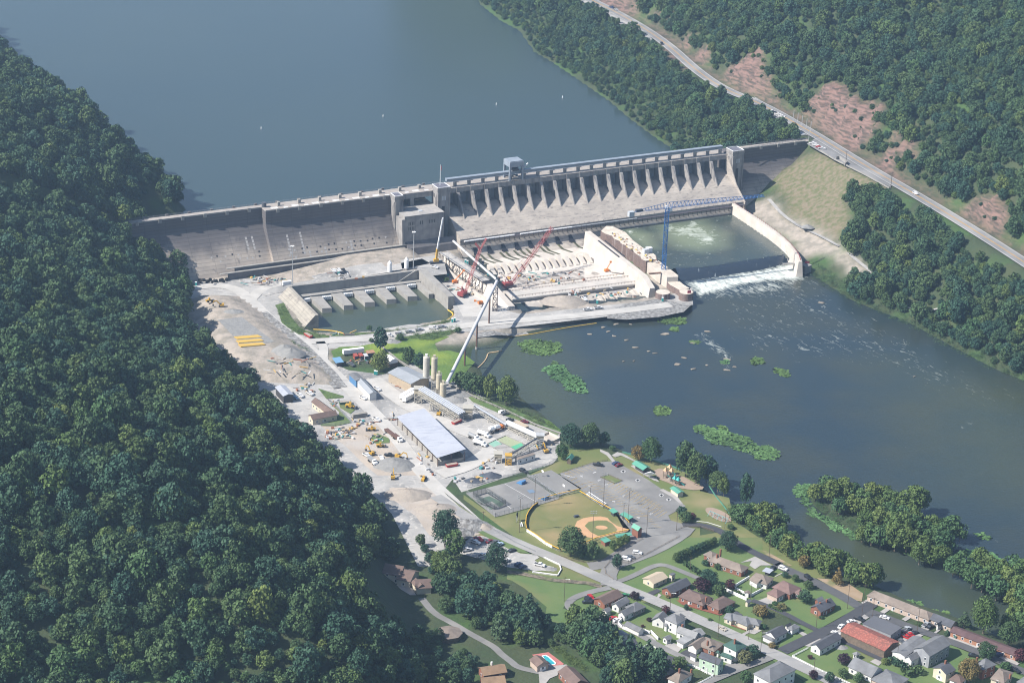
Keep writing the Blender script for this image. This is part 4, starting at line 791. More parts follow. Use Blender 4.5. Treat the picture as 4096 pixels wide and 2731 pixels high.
# walkway truss along the toe of the spillway
tr=thing('toe_walkway',D3((S3+S4)/2,38,6),'long dark steel walkway and pipe rack running along the foot of the spillway','walkway')
sA,sB=S3w+1,S4-1
mb=MB();dbox(mb,sA,sB,37,39.5,6.9,7.2);mb.build('deck',flat('dark_steel',(.07,.06,.07)),tr)
mb=MB()
for k in range(int((sB-sA)/4)):a=sA+k*4;mb.bar(D3(a,39.3,7),D3(a+2,37,3.2),.28);mb.bar(D3(a,39.4,7.2),D3(a,39.4,8.4),.15);mb.bar(D3(a,36.2,8.6),D3(a,36.2,9.8),.15)
mb.build('brackets',flat('dark_steel',(.07,.06,.07)),tr)
mb=MB();mb.tube(D3(sA,38.6,7.9),D3(sA+(sB-sA)*.17,38.6,7.9),.55);mb.tube(D3(sA+(sB-sA)*.19,38.6,7.9),D3(sA+(sB-sA)*.37,38.6,7.9),.5);mb.build('white_pipe',flat('white_paint',(.8,.8,.8)),tr)
mb=MB();mb.tube(D3(sA+(sB-sA)*.37,38.6,7.8),D3(sA+(sB-sA)*.6,38.6,7.8),.5);mb.build('grey_pipe',steel,tr)
# left side of the basin: wall, trestle, revetment
lw_=thing('basin_left_wall',P('F',700,1000,0),'bleached sloping wall on the left side of the drained basin','wall')
a0,a1=P('F',150,640,6.5),P('F',860,1150,6.5);d=(a1-a0).normalized();e_=Vector((-d.y,d.x,0));e_=-e_ if e_.x>0 else e_
MB().prism([a0-e_*3,a1-e_*3,a1+e_*7,a0+e_*7],-7,6.5,[a0-e_*2,a1-e_*2,a1+e_*1.5,a0+e_*1.5]).build('wall',white,lw_)
b0,b1=P('F',960,1140,6.5),P('F',1195,1490,0);MB().add([a1-e_*2+Vector((0,0,1)),a1+e_*3+Vector((0,0,1)),b1+Vector((-3,-2,1)),b1+Vector((1,0,1)),a1-e_*3+Vector((0,0,-9)),a1+e_*9+Vector((0,0,-9)),b1+Vector((-7,-4,-3)),b1+Vector((1,0,-3))],[[0,1,2,3],[1,5,6,2],[0,3,7,4],[3,2,6,7],[0,4,5,1]]).build('end_wedge',white,lw_)
tg=thing('work_trestle',P('F',450,850,0),'grey steel work platform on legs beside the left basin wall','platform')
a0,a1=P('F',130,620,9)+e_*2,P('F',800,1060,9)+e_*2;MB().prism([a0-e_*2.8,a1-e_*2.8,a1+e_*2.8,a0+e_*2.8],8.6,9).build('deck',M('trestle_deck',(.3,.3,.3),(.45,.42,.38),.6),tg)
mb=MB()
for k in range(14):
    c=a0+(a1-a0)*k/13;mb.bar(c+e_*2.5,c+e_*2.5-Vector((0,0,9)),.45);mb.bar(c-e_*2.5,c-e_*2.5-Vector((0,0,9)),.45);mb.bar(c+e_*3.5-Vector((0,0,.8)),c-e_*3.5-Vector((0,0,.8)),.5);mb.bar(c+e_*2.5-Vector((0,0,4)),c+e_*6-Vector((0,0,7)),.3)
mb.build('legs',flat('dark_steel',(.07,.06,.07)),tg)
mb=MB()
for sg in (-1,1):
    for zz in (.6,1.1):mb.bar(a0+e_*2.7*sg+Vector((0,0,zz)),a1+e_*2.7*sg+Vector((0,0,zz)),.12)
    for k in range(30):c=a0+(a1-a0)*k/29+e_*2.7*sg;mb.bar(c,c+Vector((0,0,1.1)),.12)
mb.build('railing',rail,tg)
rv=[P('F',x,y,3.2)for x,y in [(110,760),(200,900),(310,1005),(620,1240),(950,1430)]];mb=MB()
for a,b_ in zip(rv,rv[1:]):mb.prism([a,b_,b_+e_*1.2,a+e_*1.2],-3,3.2)
tag(mb.build('revetment_wall',white),'low white panelled wall between the red crane yard and the basin','wall')
SH('gravel_ground','F',[(150,1050),(320,1010),(600,1240),(950,1440),(1150,1500),(900,1620),(400,1640),(280,1400),(180,1250)],dust,k=2)
# weeds and rocks in the river
LFW=leafmat('water_weed',(.07,.13,.045),(.075,.135,.045),(.08,.14,.045));wd=M('weed_mat',(.04,.075,.03),(.06,.10,.035),.4)
def weed(zf,pts,h=.8):
    q=smooth(PL(zf,pts+[pts[0]],WL),1)[:-1];xs=[p.x for p in q];ys=[p.y for p in q];ar=(max(xs)-min(xs))*(max(ys)-min(ys));m=int(min(ar*1.1,9000))
    X=rng.uniform(min(xs),max(xs),m);Y=rng.uniform(min(ys),max(ys),m);d=sdf(X,Y,q)+vnoise(X,Y,.25)*1.6;k=d>rng.uniform(-1.6,.6,m);X,Y,d=X[k],Y[k],d[k];c=np.stack([X,Y,WL+.1+np.clip(d*.1,0,.35)*h+vnoise(X,Y,.4)*.06],-1)
    n_=rng.normal(size=(len(X),3))*.25+np.array([0,0,1.]);n_/=np.linalg.norm(n_,axis=1)[:,None];t1=np.cross(n_,rng.normal(size=(len(X),3)));t1/=np.linalg.norm(t1,axis=1)[:,None];t2=np.cross(n_,t1);s=rng.uniform(.6,1.3,(len(X),1))
    T_=.85+.3*rng.uniform(size=len(X))+.22*vnoise(X,Y,.12,4);o=bpy.data.objects.new('river_weed',leaf_mesh('river_weed',np.stack([c-t1*s-t2*s*.7,c+t1*s-t2*s*.8,c+t1*s*.8+t2*s,c-t1*s+t2*s*.8],1),np.clip(T_,.5,1.6),LFW));C0.objects.link(o);return tag(o,kind='stuff')
for zf,pts in (('O0',[(1188,790),(1210,782),(1235,780),(1290,792),(1293,806),(1255,818),(1215,812)]),('O0',[(1265,829),(1275,827),(1282,833),(1270,838)]),('O0',[(1243,848),(1262,838),(1295,840),(1312,865),(1335,870),(1353,898),(1335,905),(1300,890),(1275,868)]),
                ('O0',[(1503,938),(1520,932),(1547,942),(1535,953),(1510,955)]),('S',[(978,20),(1020,-10),(1200,40),(1400,80),(1600,170),(1660,220),(1780,220),(1910,325),(1830,365),(1700,360),(1560,300),(1420,250),(1300,210),(1200,200),(1080,120)]),('S',[(1200,15),(1270,5),(1350,45),(1290,55)]),
                ('X',[(170,530),(260,515),(390,540),(412,570),(380,585),(270,585),(230,560)]),('X',[(295,610),(350,600),(360,625),(310,632)]),('X',[(850,815),(910,800),(925,830),(880,865),(845,850)]),('X',[(640,830),(690,820),(700,845),(650,850)]),('X',[(440,700),(510,690),(510,710),(450,715)]),('T',[(1915,700),(2000,715),(2085,760),(2060,772),(1930,730)]),('T',[(1830,860),(1880,845),(2140,890),(2150,960),(1960,930),(1870,900)]),('N',[(940,600),(1000,580),(1120,620),(1170,665),(1100,660),(1000,640)]),('N',[(1210,700),(1300,720),(1430,740),(1500,790),(1400,780),(1250,730)]),('O0',[(1735,828),(1748,822),(1760,830),(1745,838)]),('O0',[(1778,848),(1800,845),(1820,862),(1800,868)])):weed(zf,pts)
weed('T',[(372,345),(400,292),(570,300),(600,340),(480,450),(560,540),(700,600),(860,690),(960,740),(900,790),(800,715),(660,640),(550,570),(480,490),(440,420)],1.0)
rk=M('river_rock',(.3,.26,.21),(.2,.17,.14),.4);rs=random.Random(5)
RKS=[('X',270,650,3),('X',355,850,3),('X',200,778,3),('X',160,765,2),('X',555,632,3.4),('X',690,820,2.6),('X',400,810,2),('X',460,885,2.4),('X',548,858,1.8),('X',735,870,2),('X',60,830,1.6),('X',70,740,2),('X',455,710,2),('X',10,690,1.8),('X',1320,440,2.6),('O0',1415,745,3),('O0',1385,752,2.2),('O0',1398,762,2),('O0',1355,768,2.4),('O0',1448,745,2),('O0',1410,772,1.8),('O0',1555,838,2),('O0',2100,865,2.2),('O0',1670,850,2),('O0',1432,830,1.4)]
for zf,x,y,r in RKS:
    c=P(zf,x,y,WL);k=7;mb=MB();an=rs.uniform(0,3);asp=rs.uniform(.3,.6);rt=rs.uniform(-.5,.7);r*=rs.uniform(.5,1.15)
    jit=[rs.uniform(.6,1.25)for _ in range(k)];ring=lambda f,z:[(c.x+r*f*jit[j]*(math.cos(an+j*6.283/k)*math.cos(rt)-asp*math.sin(an+j*6.283/k)*math.sin(rt)),c.y+r*f*jit[j]*(math.cos(an+j*6.283/k)*math.sin(rt)+asp*math.sin(an+j*6.283/k)*math.cos(rt)),z)for j in range(k)]
    A=ring(1,WL-.3);B=ring(.85,WL+.45);mb.add(A+B+[(c.x,c.y,WL+.6)],[[j,(j+1)%k,k+(j+1)%k,k+j]for j in range(k)]+[[k+j,k+(j+1)%k,2*k]for j in range(k)]);tag(mb.build('boulder',rk),'flat tan rock showing above the shallow river','rock','rocks in the river shallows')
# ---------------------------------------------------------------- buildings
def shingle(name,c):
    m=M(name,c,tuple(v*.78 for v in c),.5,sharp=(.3,.7));return layer(m,tuple(min(1,v*1.35)for v in c),.15,.5,.8)
RF={'dk':shingle('dark_shingles',(.075,.08,.095)),'gr':shingle('grey_shingles',(.15,.155,.165)),'lg':shingle('pale_shingles',(.24,.245,.25)),'br':shingle('brown_shingles',(.14,.098,.085)),'bn':shingle('light_brown_shingles',(.2,.165,.14)),
      'pk':shingle('reddish_shingles',(.17,.11,.1)),'gn':shingle('green_shingles',(.045,.10,.085)),'tan':M('tan_metal_roof',(.42,.35,.26),(.38,.32,.24),.2),'wh':M('white_metal_roof',(.38,.40,.45),(.34,.36,.41),.1,rough=.5),'or':shingle('orange_brown_shingles',(.24,.16,.10)),
      'ru':M('rusty_metal_roof',(.24,.075,.055),(.16,.07,.055),.25,rough=.7),'mr':shingle('maroon_roof',(.10,.06,.062)),'gm':M('green_metal_roof',(.08,.26,.19),(.1,.3,.22),.3,rough=.5),'sg':M('steel_sheet_roof',(.30,.32,.345),(.26,.28,.30),.2,rough=.5),'bl':M('blue_roof',(.12,.25,.40),(.14,.28,.42),.4),'fl':M('dark_flat_roof',(.085,.09,.105),(.1,.105,.12),.1)}
layer(RF['ru'],(.34,.12,.09),1.2,.5,.6,stretch=(1,1,1));layer(RF['wh'],(.3,.32,.38),.8,.55,.62,stretch=(.05,1,1,.8))
WM={'wh':M('white_siding',(.62,.62,.60),(.55,.55,.54),.5),'cr':M('cream_wall',(.55,.49,.38),(.48,.43,.34),.4),'bk':M('red_brick',(.24,.095,.06),(.17,.075,.05),1.2),'ob':M('orange_brick',(.36,.18,.11),(.28,.14,.09),1.0),'pb':M('pale_brick',(.45,.36,.30),(.38,.3,.25),1.0),
      'gr':M('grey_siding',(.28,.29,.31),(.22,.23,.25),.5),'mt':M('mint_siding',(.40,.52,.40),(.36,.47,.37),.5),'wd':M('weathered_wood',(.16,.12,.09),(.1,.08,.06),.8),'tn':M('tan_metal_wall',(.38,.31,.22),(.33,.27,.2),.4),'bl':M('blue_metal_wall',(.06,.16,.32),(.07,.18,.34),.4),'cn':M('dirty_concrete_wall',(.32,.3,.27),(.25,.235,.21),.4),'dk':flat('dark_wall',(.05,.05,.055)),'st':M('stone_wall',(.3,.26,.23),(.2,.175,.16),1.4)}
WHT=flat('white_trim',(.62,.62,.62));GLS=flat('dark_glass',(.04,.05,.065),.25);DOR=flat('door_paint',(.5,.5,.5))
def rect3(zf,A,B,C,z):
    a,b_,c=(P(zf,*A,z),P(zf,*B,z),P(zf,*C,z));u=b_-a;L_=u.length;u.normalize();w_=c-b_;w_=w_-u*w_.dot(u);W_=w_.length;v=w_.normalized();return a,u,v,L_,W_
def wing(root,zf,A,B,C,h,rise,kind,rf,wm,z=0.0,ov=.5,win=True,door=False,gar=False):
    a,u,v,L_,W_=rect3(zf,A,B,C,z+h);K=lambda s,t,zz:Vector((a.x+u.x*s+v.x*t,a.y+u.y*s+v.y*t,zz));rm=RF[rf];wl=WM[wm]
    i0,i1,j0,j1=ov,L_-ov,ov,W_-ov;zb=z-.4;ze=z+h
    mb=MB()
    if kind=='gable':
        sl_=rise/(W_/2);zr=ze+rise-.12;zw=ze+sl_*ov-.12
        mb.add([K(i0,j0,zb),K(i1,j0,zb),K(i1,j1,zb),K(i0,j1,zb),K(i0,j0,zw),K(i1,j0,zw),K(i1,j1,zw),K(i0,j1,zw),K(i0,W_/2,zr),K(i1,W_/2,zr)],
               [[0,1,2,3],[0,4,5,1],[2,6,7,3],[0,3,7,8,4],[1,5,9,6,2],[4,8,9,5],[8,7,6,9]])
    else:
        mb.prism([K(i0,j0,0),K(i1,j0,0),K(i1,j1,0),K(i0,j1,0)],zb,ze-.02 if kind!='flat' else ze)
    wo=mb.build('wall',wl,root)
    mb=MB();T=.18
    if kind=='gable':
        for s0,s1 in ((0,W_/2),(W_,W_/2)):
            mb.add([K(0,s0,ze),K(L_,s0,ze),K(L_,s1,ze+rise),K(0,s1,ze+rise),K(0,s0,ze-T),K(L_,s0,ze-T),K(L_,s1,ze+rise-T),K(0,s1,ze+rise-T)],[[0,1,2,3],[7,6,5,4],[0,4,5,1],[1,5,6,2],[3,2,6,7],[0,3,7,4]])
    elif kind=='hip':
        q=min(W_/2,L_/2-.3);mb.add([K(0,0,ze),K(L_,0,ze),K(L_,W_,ze),K(0,W_,ze),K(q,W_/2,ze+rise),K(L_-q,W_/2,ze+rise),K(0,0,ze-T),K(L_,0,ze-T),K(L_,W_,ze-T),K(0,W_,ze-T)],
            [[0,1,5,4],[1,2,5],[2,3,4,5],[3,0,4],[0,6,7,1],[1,7,8,2],[2,8,9,3],[3,9,6,0],[9,8,7,6]])
    elif kind=='mono':
        mb.add([K(0,0,ze),K(L_,0,ze),K(L_,W_,ze+rise),K(0,W_,ze+rise),K(0,0,ze-T),K(L_,0,ze-T),K(L_,W_,ze+rise-T),K(0,W_,ze+rise-T)],[[0,1,2,3],[7,6,5,4],[0,4,5,1],[1,5,6,2],[3,2,6,7],[0,3,7,4]])
    else:mb.prism([K(ov*.6,ov*.6,0),K(L_-ov*.6,ov*.6,0),K(L_-ov*.6,W_-ov*.6,0),K(ov*.6,W_-ov*.6,0)],ze+.004,ze+.22)
    mb.build('roof',rm,root)
    if win:
        def put(s,t,ux,uy,wd,zz,hh,out):
            c=K(s,t,zz);o_=Vector((out.x,out.y,0));d_=Vector((ux,uy,0));mb=MB();mb.bar(c-d_*(wd/2+.15)+o_*.04,c+d_*(wd/2+.15)+o_*.04,.08,hh+.3);f=mb.build('window',WHT,root)
            mb=MB();mb.bar(c-d_*wd/2+o_*.1,c+d_*wd/2+o_*.1,.06,hh);mb.build('pane',GLS,f)
        rows=[1.6]if h<4.9 else [1.6,4.4]
        for out,t in ((-v,j0),(v,j1)):
            if out.y<.15:
                n_=max(1,int(L_/4.2))
                for zz in rows:
                    for k in range(n_):
                        if gar and k==0 and zz<2:continue
                        put(i0+(i1-i0)*(k+.5)/n_,t,u.x,u.y,.95,z+zz+.1,1.25,out)
        for out,s in ((-u,i0),(u,i1)):
            if out.y<.15:
                n_=max(1,int(W_/4.5))
                for zz in rows:
                    for k in range(n_):put(s,j0+(j1-j0)*(k+.5)/n_,v.x,v.y,.95,z+zz+.1,1.25,out)
    if door:
        out=-v if v.y>0 else v;t=j0 if v.y>0 else j1;s=i0+(i1-i0)*.42;c=K(s,t,z+1.05);MB().bar(c-u*.5+out*.05,c+u*.5+out*.05,.1,2.1).build('door',DOR,root)
    if gar:
        for out,s in ((-u,i0),(u,i1)):
            if out.y<.15:c=K(s,W_*.5,z+1.15);MB().bar(c-v*1.6+out*.06,c+v*1.6+out*.06,.1,2.2).build('garage_door',WHT,root);break
    return K,L_,W_
def chimney(root,zf,x,y,zt,h=1.8,m='bk',w_=.8):
    c=P(zf,x,y,zt);MB().box((c.x,c.y,zt-h/2+.4),(w_,w_,h+.8),.6).build('chimney',WM[m],root)
def bld(name,label,cat,wings,group=None,z=0.0,extra=None):
    w0=wings[0];c=P(w0[0],(w0[1][0]+w0[3][0])/2,(w0[1][1]+w0[3][1])/2,z);root=thing(name,(c.x,c.y,z),label,cat,group)
    for i,w_ in enumerate(wings):
        k=dict(w_[9])if len(w_)>9 else {};k.setdefault('z',z);wing(root,*w_[:9],**k)
    if extra:extra(root)
    return root
# ---------------------------------------------------------------- vehicles
PNT={}
def paint(k):
    cs={'w':(.62,.62,.62),'k':(.018,.02,.024),'r':(.38,.02,.02),'m':(.14,.012,.02),'s':(.33,.35,.37),'g':(.1,.11,.12),'b':(.03,.05,.12),'l':(.3,.4,.5),'t':(.4,.36,.3),'y':(.5,.3,.04),'o':(.6,.18,.03),'gg':(.04,.2,.08)}
    if k not in PNT:PNT[k]=flat('paint_'+k,cs[k],.35)
    return PNT[k]
TYR=flat('tyre_rubber',(.015,.015,.016),.9)
def xsec(mb,prof,y0,y1):
    k=len(prof);return mb.add([(a,y0,z)for a,z in prof]+[(a,y1,z)for a,z in prof],[list(range(k)),list(range(2*k-1,k-1,-1))]+[[i,k+i,k+(i+1)%k,(i+1)%k]for i in range(k)])
def raw(mb,nm,mat):
    me=bpy.data.meshes.new(nm);me.from_pydata([tuple(v)for v in mb.v],[],mb.f);me.materials.append(mat);bm=bmesh.new();bm.from_mesh(me);bmesh.ops.recalc_face_normals(bm,faces=bm.faces);bm.to_mesh(me);bm.free();return me
def wheel_me(r=.36,w_=.26):return raw(MB().tube((0,-w_/2,0),(0,w_/2,0),r,n=12),'wheel',TYR)
WH=wheel_me();WHB=wheel_me(.55,.4);WHL=wheel_me(.85,.6)
body_p={'sedan':[(-2.35,.3),(-2.35,.85),(-1.7,.95),(-1.05,1.38),(.35,1.4),(1.05,.95),(2.1,.82),(2.4,.6),(2.4,.3)],
          'suv':[(-2.35,.35),(-2.35,1.1),(-2.15,1.72),(.4,1.74),(1.0,1.12),(2.2,1.0),(2.4,.7),(2.4,.35)],
          'pickup':[(-2.85,.45),(-2.85,1.1),(-.75,1.1),(-.7,1.8),(.75,1.82),(1.35,1.15),(2.65,1.08),(2.85,.7),(2.85,.45)],
          'van':[(-2.7,.35),(-2.7,2.0),(1.3,2.05),(1.9,1.2),(2.6,1.05),(2.75,.35)]}
glass_p={'sedan':[(-1.6,.97),(-1.02,1.33),(.33,1.35),(.98,.98)],'suv':[(-2.1,1.15),(-2.0,1.62),(.35,1.64),(.9,1.15)],'pickup':[(-.72,1.2),(-.68,1.7),(.72,1.73),(1.25,1.2)],'van':[(.2,1.25),(.2,1.85),(1.35,1.9),(1.8,1.25)]}
CME={}
def car_meshes(t):
    if t in CME:return CME[t]
    hw=.95 if t!='sedan' else .9;b_=xsec(MB(),body_p[t],-hw,hw)
    g=xsec(MB(),glass_p[t],-hw-.012,hw+.012);d=[]
    a0,z0=glass_p[t][-1];a1,z1=glass_p[t][-2];g.add([(a0+.06,-hw+.12,z0),(a0+.06,hw-.12,z0),(a1+.05,hw-.16,z1),(a1+.05,-hw+.16,z1)],[[0,1,2,3]])
    a0,z0=glass_p[t][0];a1,z1=glass_p[t][1];g.add([(a0-.08,-hw+.12,z0),(a0-.08,hw-.12,z0),(a1-.07,hw-.16,z1+.03),(a1-.07,-hw+.16,z1+.03)],[[3,2,1,0]])
    bed=MB().box((-1.8,0,1.12),(1.9,1.6,.03))if t=='pickup' else None
    CME[t]=(raw(b_,'body',paint('w')),raw(g,'windows',GLS),raw(bed,'load_bed',flat('bed_liner',(.06,.06,.065)))if bed else None);return CME[t]
def child(me,nm,root,loc=(0,0,0)):
    o=bpy.data.objects.new(nm,me);C0.objects.link(o);o.parent=root;o.location=loc;return o
def heading(zf,x,y,ang,z):
    a=math.radians(ang);p=P(zf,x,y,z);q=P(zf,x+40*math.cos(a),y-40*math.sin(a),z);return p,math.atan2(q.y-p.y,q.x-p.x)
def car(zf,x,y,ang,t,col,label,z=.12,group=None):
    p,r=heading(zf,x,y,ang,z);e=thing({'sedan':'parked_car','suv':'sport_utility_vehicle','pickup':'pickup_truck','van':'passenger_van'}[t],p,label,{'sedan':'car','suv':'car','pickup':'pickup truck','van':'van'}[t],group);e.rotation_euler=(0,0,r)
    b_,g,bed=car_meshes(t);o=child(b_,'body',e);o.material_slots[0].link='OBJECT';o.material_slots[0].material=paint(col);child(g,'windows',e)
    if bed:child(bed,'load_bed',e)
    wb_=1.45 if t in ('sedan','suv')else 1.8
    for sx in (-wb_,wb_):
        for sy in (-.82,.82):child(WH,'wheel',e,(sx,sy,.36))
    e.scale=(1.06,1.06,1.06);return e
def place(meshes,zf,x,y,ang,name,label,cat,z=.12,group=None,s=1.0):
    s=.82 if name in ('excavator','wheel_loader','bulldozer','road_roller')else s
    p,r=heading(zf,x,y,ang,z);e=thing(name,p,label,cat,group);e.rotation_euler=(0,0,r);e.scale=(s,s,s)
    for nm,me,loc in meshes:child(me,nm,e,loc)
    return e
YL=paint('y');BLK=flat('dark_machinery',(.05,.06,.08))
EXC=[('track',raw(MB().box((0,0,.45),(4.2,.6,.9)),'track',BLK),(0,-1.2,0)),('track',raw(MB().box((0,0,.45),(4.2,.6,.9)),'track',BLK),(0,1.2,0)),('body',raw(MB().box((-.6,0,1.7),(3.4,2.8,1.3)).box((-1.6,0,2.5),(1.4,2.6,.5)),'body',YL),(0,0,0)),
       ('cab',raw(MB().box((.5,.85,2.4),(1.5,1,1.7)),'cab',GLS),(0,0,0)),('boom',raw(MB().bar((1,-.2,2),(3.8,-.2,5.2),.5,.8).bar((3.8,-.2,5.2),(6.2,-.2,4.6),.45,.7),'boom',YL),(0,0,0)),('arm',raw(MB().bar((6.2,-.2,5),(6.8,-.2,1.8),.35,.5),'arm',YL),(0,0,0)),('bucket',raw(xsec(MB(),[(6.3,1.9),(7.2,1.8),(7.1,.7),(6.2,.5),(5.9,1.2)],-.8,.4),'bucket',BLK),(0,0,0))]
LOD=[('wheel',WHL,(sx,sy,.85))for sx in (-1.6,1.7)for sy in (-1.1,1.1)]+[('body',raw(xsec(MB(),[(-3,1),(-3,2.2),(-.4,2.3),(0,1.5),(2.4,1.4),(2.4,.9),(-3,.8)],-1,1),'body',YL),(0,0,0)),('cab',raw(MB().box((-.1,0,2.7),(1.3,1.3,1.5)).box((-.1,0,3.5),(1.5,1.5,.12)),'cab',YL),(0,0,0)),('bucket',raw(xsec(MB(),[(3,.2),(4.3,.1),(4,1.5),(3,1.3)],-1.4,1.4),'bucket',BLK),(0,0,0)),('arms',raw(MB().bar((1,-.7,1.8),(3.2,-.7,.9),.25,.3).bar((1,.7,1.8),(3.2,.7,.9),.25,.3),'arms',YL),(0,0,0))]
def trailer_kit(col,L_=14,h=2.7,w_=2.6,wh=True,nm='box'):
    k=[(nm,raw(MB().box((0,0,1.1+h/2),(L_,w_,h)),nm,col),(0,0,0))]
    if wh:k+=[('wheel',WHB,(sx,sy,.55))for sx in (-L_/2+1.2,-L_/2+2.5)for sy in (-1.1,1.1)]+[('landing_leg',raw(MB().box((L_/2-2.5,0,.55),(.3,1.8,1.1)),'landing_leg',BLK),(0,0,0))]
    return k
def box_kit(col,L_=6,h=2.6,w_=2.4,z=0,nm='container'):
    rb=MB().box((0,0,z+h/2),(L_,w_,h));
    for k in range(int(L_/.6)):rb.box((-L_/2+.3+k*.6,0,z+h/2),(.22,w_+.12,h-.3))
    return [(nm,raw(rb,nm,col),(0,0,0)),('door',raw(MB().box((L_/2+.04,0,z+h/2),(.06,w_-.2,h-.2)),'door',BLK),(0,0,0))]
def skip_kit(col):return [('body',raw(MB().prism([(-3.2,-1),(3.2,-1),(3.2,1),(-3.2,1)],.3,1.7,[(-3.6,-1.25),(3.6,-1.25),(3.6,1.25),(-3.6,1.25)]),'body',col),(0,0,0)),('load',raw(MB().box((0,0,1.72),(6.6,2.1,.12)),'load',flat('rubble_load',(.35,.3,.25))),(0,0,0))]
TRK=[('wheel',WHB,(sx,sy,.55))for sx in (-3,-1.8,2.8)for sy in (-1.1,1.1)]
def truck_kit(cab,body,kind='flat'):
    k=TRK+[('cab',raw(xsec(MB(),[(1.6,.8),(1.6,2.9),(2.9,2.9),(3.2,1.9),(4.3,1.75),(4.4,.7)],-1.15,1.15),'cab',cab),(0,0,0)),('windshield',raw(MB().box((3.05,0,2.4),(.1,1.9,.8)),'windshield',GLS),(0,0,0))]
    if kind=='mixer':
        m=MB();m.tube((-4.2,0,3.6),(-2.8,0,3.1),.9,1.4,n=14).tube((-2.8,0,3.1),(-.4,0,2.5),1.4,1.4,n=14).tube((-.4,0,2.5),(1.1,0,2.1),1.4,.7,n=14);k.append(('drum',raw(m,'drum',body),(0,0,0)))
    elif kind=='tank':k.append(('tank',raw(MB().tube((-4.2,0,2.0),(1.3,0,2.0),1.15,n=14),'tank',body),(0,0,0)))
    else:k.append(('dump_body',raw(MB().prism([(-4.3,-1.1),(1.3,-1.1),(1.3,1.1),(-4.3,1.1)],1.1,2.6,[(-4.5,-1.25),(1.4,-1.25),(1.4,1.25),(-4.5,1.25)]),'dump_body',body),(0,0,0)))
    return k+[('chassis',raw(MB().box((-.4,0,.95),(8,.9,.3)),'chassis',BLK),(0,0,0))]
WP=flat('white_paint',(.6,.6,.6));TEAL=flat('teal_plastic',(.03,.32,.3));RD=paint('r')
TOI=[('cabin',raw(MB().box((0,0,1.15),(1.2,1.2,2.3)),'cabin',TEAL),(0,0,0)),('roof',raw(MB().box((0,0,2.42),(1.3,1.3,.2)),'roof',WP),(0,0,0))]
# ---------------------------------------------------------------- construction yard buildings
def posts(zf,pts,z0,z1,mat,nm='post',w_=.35):
    def f(root):
        for i,(x,y)in enumerate(pts):p=P(zf,x,y,z0);MB().bar(p,Vector((p.x,p.y,z1)),w_).build(nm,mat,root)
    return f
BRN=flat('brown_steel',(.12,.065,.05))
def bigshed():
    a,u,v,L_,W_=rect3('I',(105,780),(585,1265),(880,1168),5.6);K=lambda s,t,zz:Vector((a.x+u.x*s+v.x*t,a.y+u.y*s+v.y*t,zz));e=thing('storage_shed',(a.x,a.y,0),'long open storage shed with a single slope white metal roof in the gravel yard','shed')
    zr=8.2;mb=MB();mb.add([K(0,0,5.6),K(L_,0,5.6),K(L_,W_,zr),K(0,W_,zr),K(0,0,5.4),K(L_,0,5.4),K(L_,W_,zr-.2),K(0,W_,zr-.2)],[[0,1,2,3],[7,6,5,4],[0,4,5,1],[1,5,6,2],[3,2,6,7],[0,3,7,4]]);mb.build('roof',RF['wh'],e)
    mb=MB()
    mb.prism([K(.6,.8,0),K(L_-.6,.8,0),K(L_-.6,1.2,0),K(.6,1.2,0)],-.1,3.2);mb.prism([K(L_-1,1.21,0),K(L_-1,W_-1,0),K(L_-.6,W_-1,0),K(L_-.6,1.21,0)],-.1,2.6);mb.prism([K(.6,W_-1.2,0),K(L_-1.1,W_-1.2,0),K(L_-1.1,W_-.8,0),K(.6,W_-.8,0)],-.1,4);mb.build('wall',WM['cn'],e)
    for k in range(9):s=.5+(L_-1)*k/8;MB().bar(K(s,.4,-.1),K(s,.4,5.4),.35).build('post',BRN,e)
    for t in (W_*.5,W_-.5):MB().bar(K(L_-.4,t,-.1),K(L_-.4,t,6.6),.35).build('post',BRN,e)
bigshed()
bld('open_shed','open fronted shed with grey metal roof and tan walls beside the tall silos','shed',[('I',(0,262),(272,400),(497,325),6.5,1.6,'gable','sg','tn',dict(win=False))])
q=[P('H',x,y,0)for x,y in [(1500,535),(1620,480),(1800,640),(1700,650)]];SH('yard_floor','H',[(1480,530),(1640,470),(1880,620),(1760,670)],cpave,k=5)
bld('blue_building','blue metal building with a grey roof beside the white yard road','building',[('H',(1156,428),(1243,508),(1348,490),5,.5,'gable','gr','bl',dict(win=False))])
bld('long_white_shed','long white shed with pale grey gable roof next to the blue building','shed',[('H',(1250,506),(1402,668),(1502,656),4.4,1.3,'gable','sg','wh',dict(win=False))])
bld('yard_office','cream L shaped office with brown roof by the forest edge','building',[('H',(717,752),(915,900),(1030,890),3.8,2.2,'gable','br','cr'),('H',(735,968),(1035,910),(1000,852),3.8,2,'gable','br','cr',dict(door=True))])
bld('white_roof_shed','dark walled shed with bright white roof half under the forest edge','shed',[('H',(290,580),(390,690),(490,642),5,1,'gable','wh','dk',dict(win=False))])
bld('blue_canopy','open shelter with flat light blue roof on posts','shelter',[('H',(965,238),(1010,300),(1112,300),3.2,.2,'mono','bl','dk',dict(win=False,ov=1.2))])
e=thing('fabric_hut',P('H',1655,330,0),'white round topped fabric hut on a brown base beside the big yard tree','hut');p,r=heading('H',1655,320,-35,0);mb=MB();u=Vector((math.cos(r),math.sin(r),0));v=Vector((-u.y,u.x,0))
rows=[[p+u*s*4+v*math.cos(a)*3+Vector((0,0,2.6+math.sin(a)*3))for a in [math.pi*j/8 for j in range(9)]]for s in (-1,1)];mb.add(rows[0]+rows[1],[[j,j+1,j+10,j+9]for j in range(8)]+[list(range(9)),list(range(17,8,-1))]);mb.build('cover',WP,e);MB().box((p.x,p.y,1.3),(8,6,2.6),r).build('wall',WM['wd'],e)
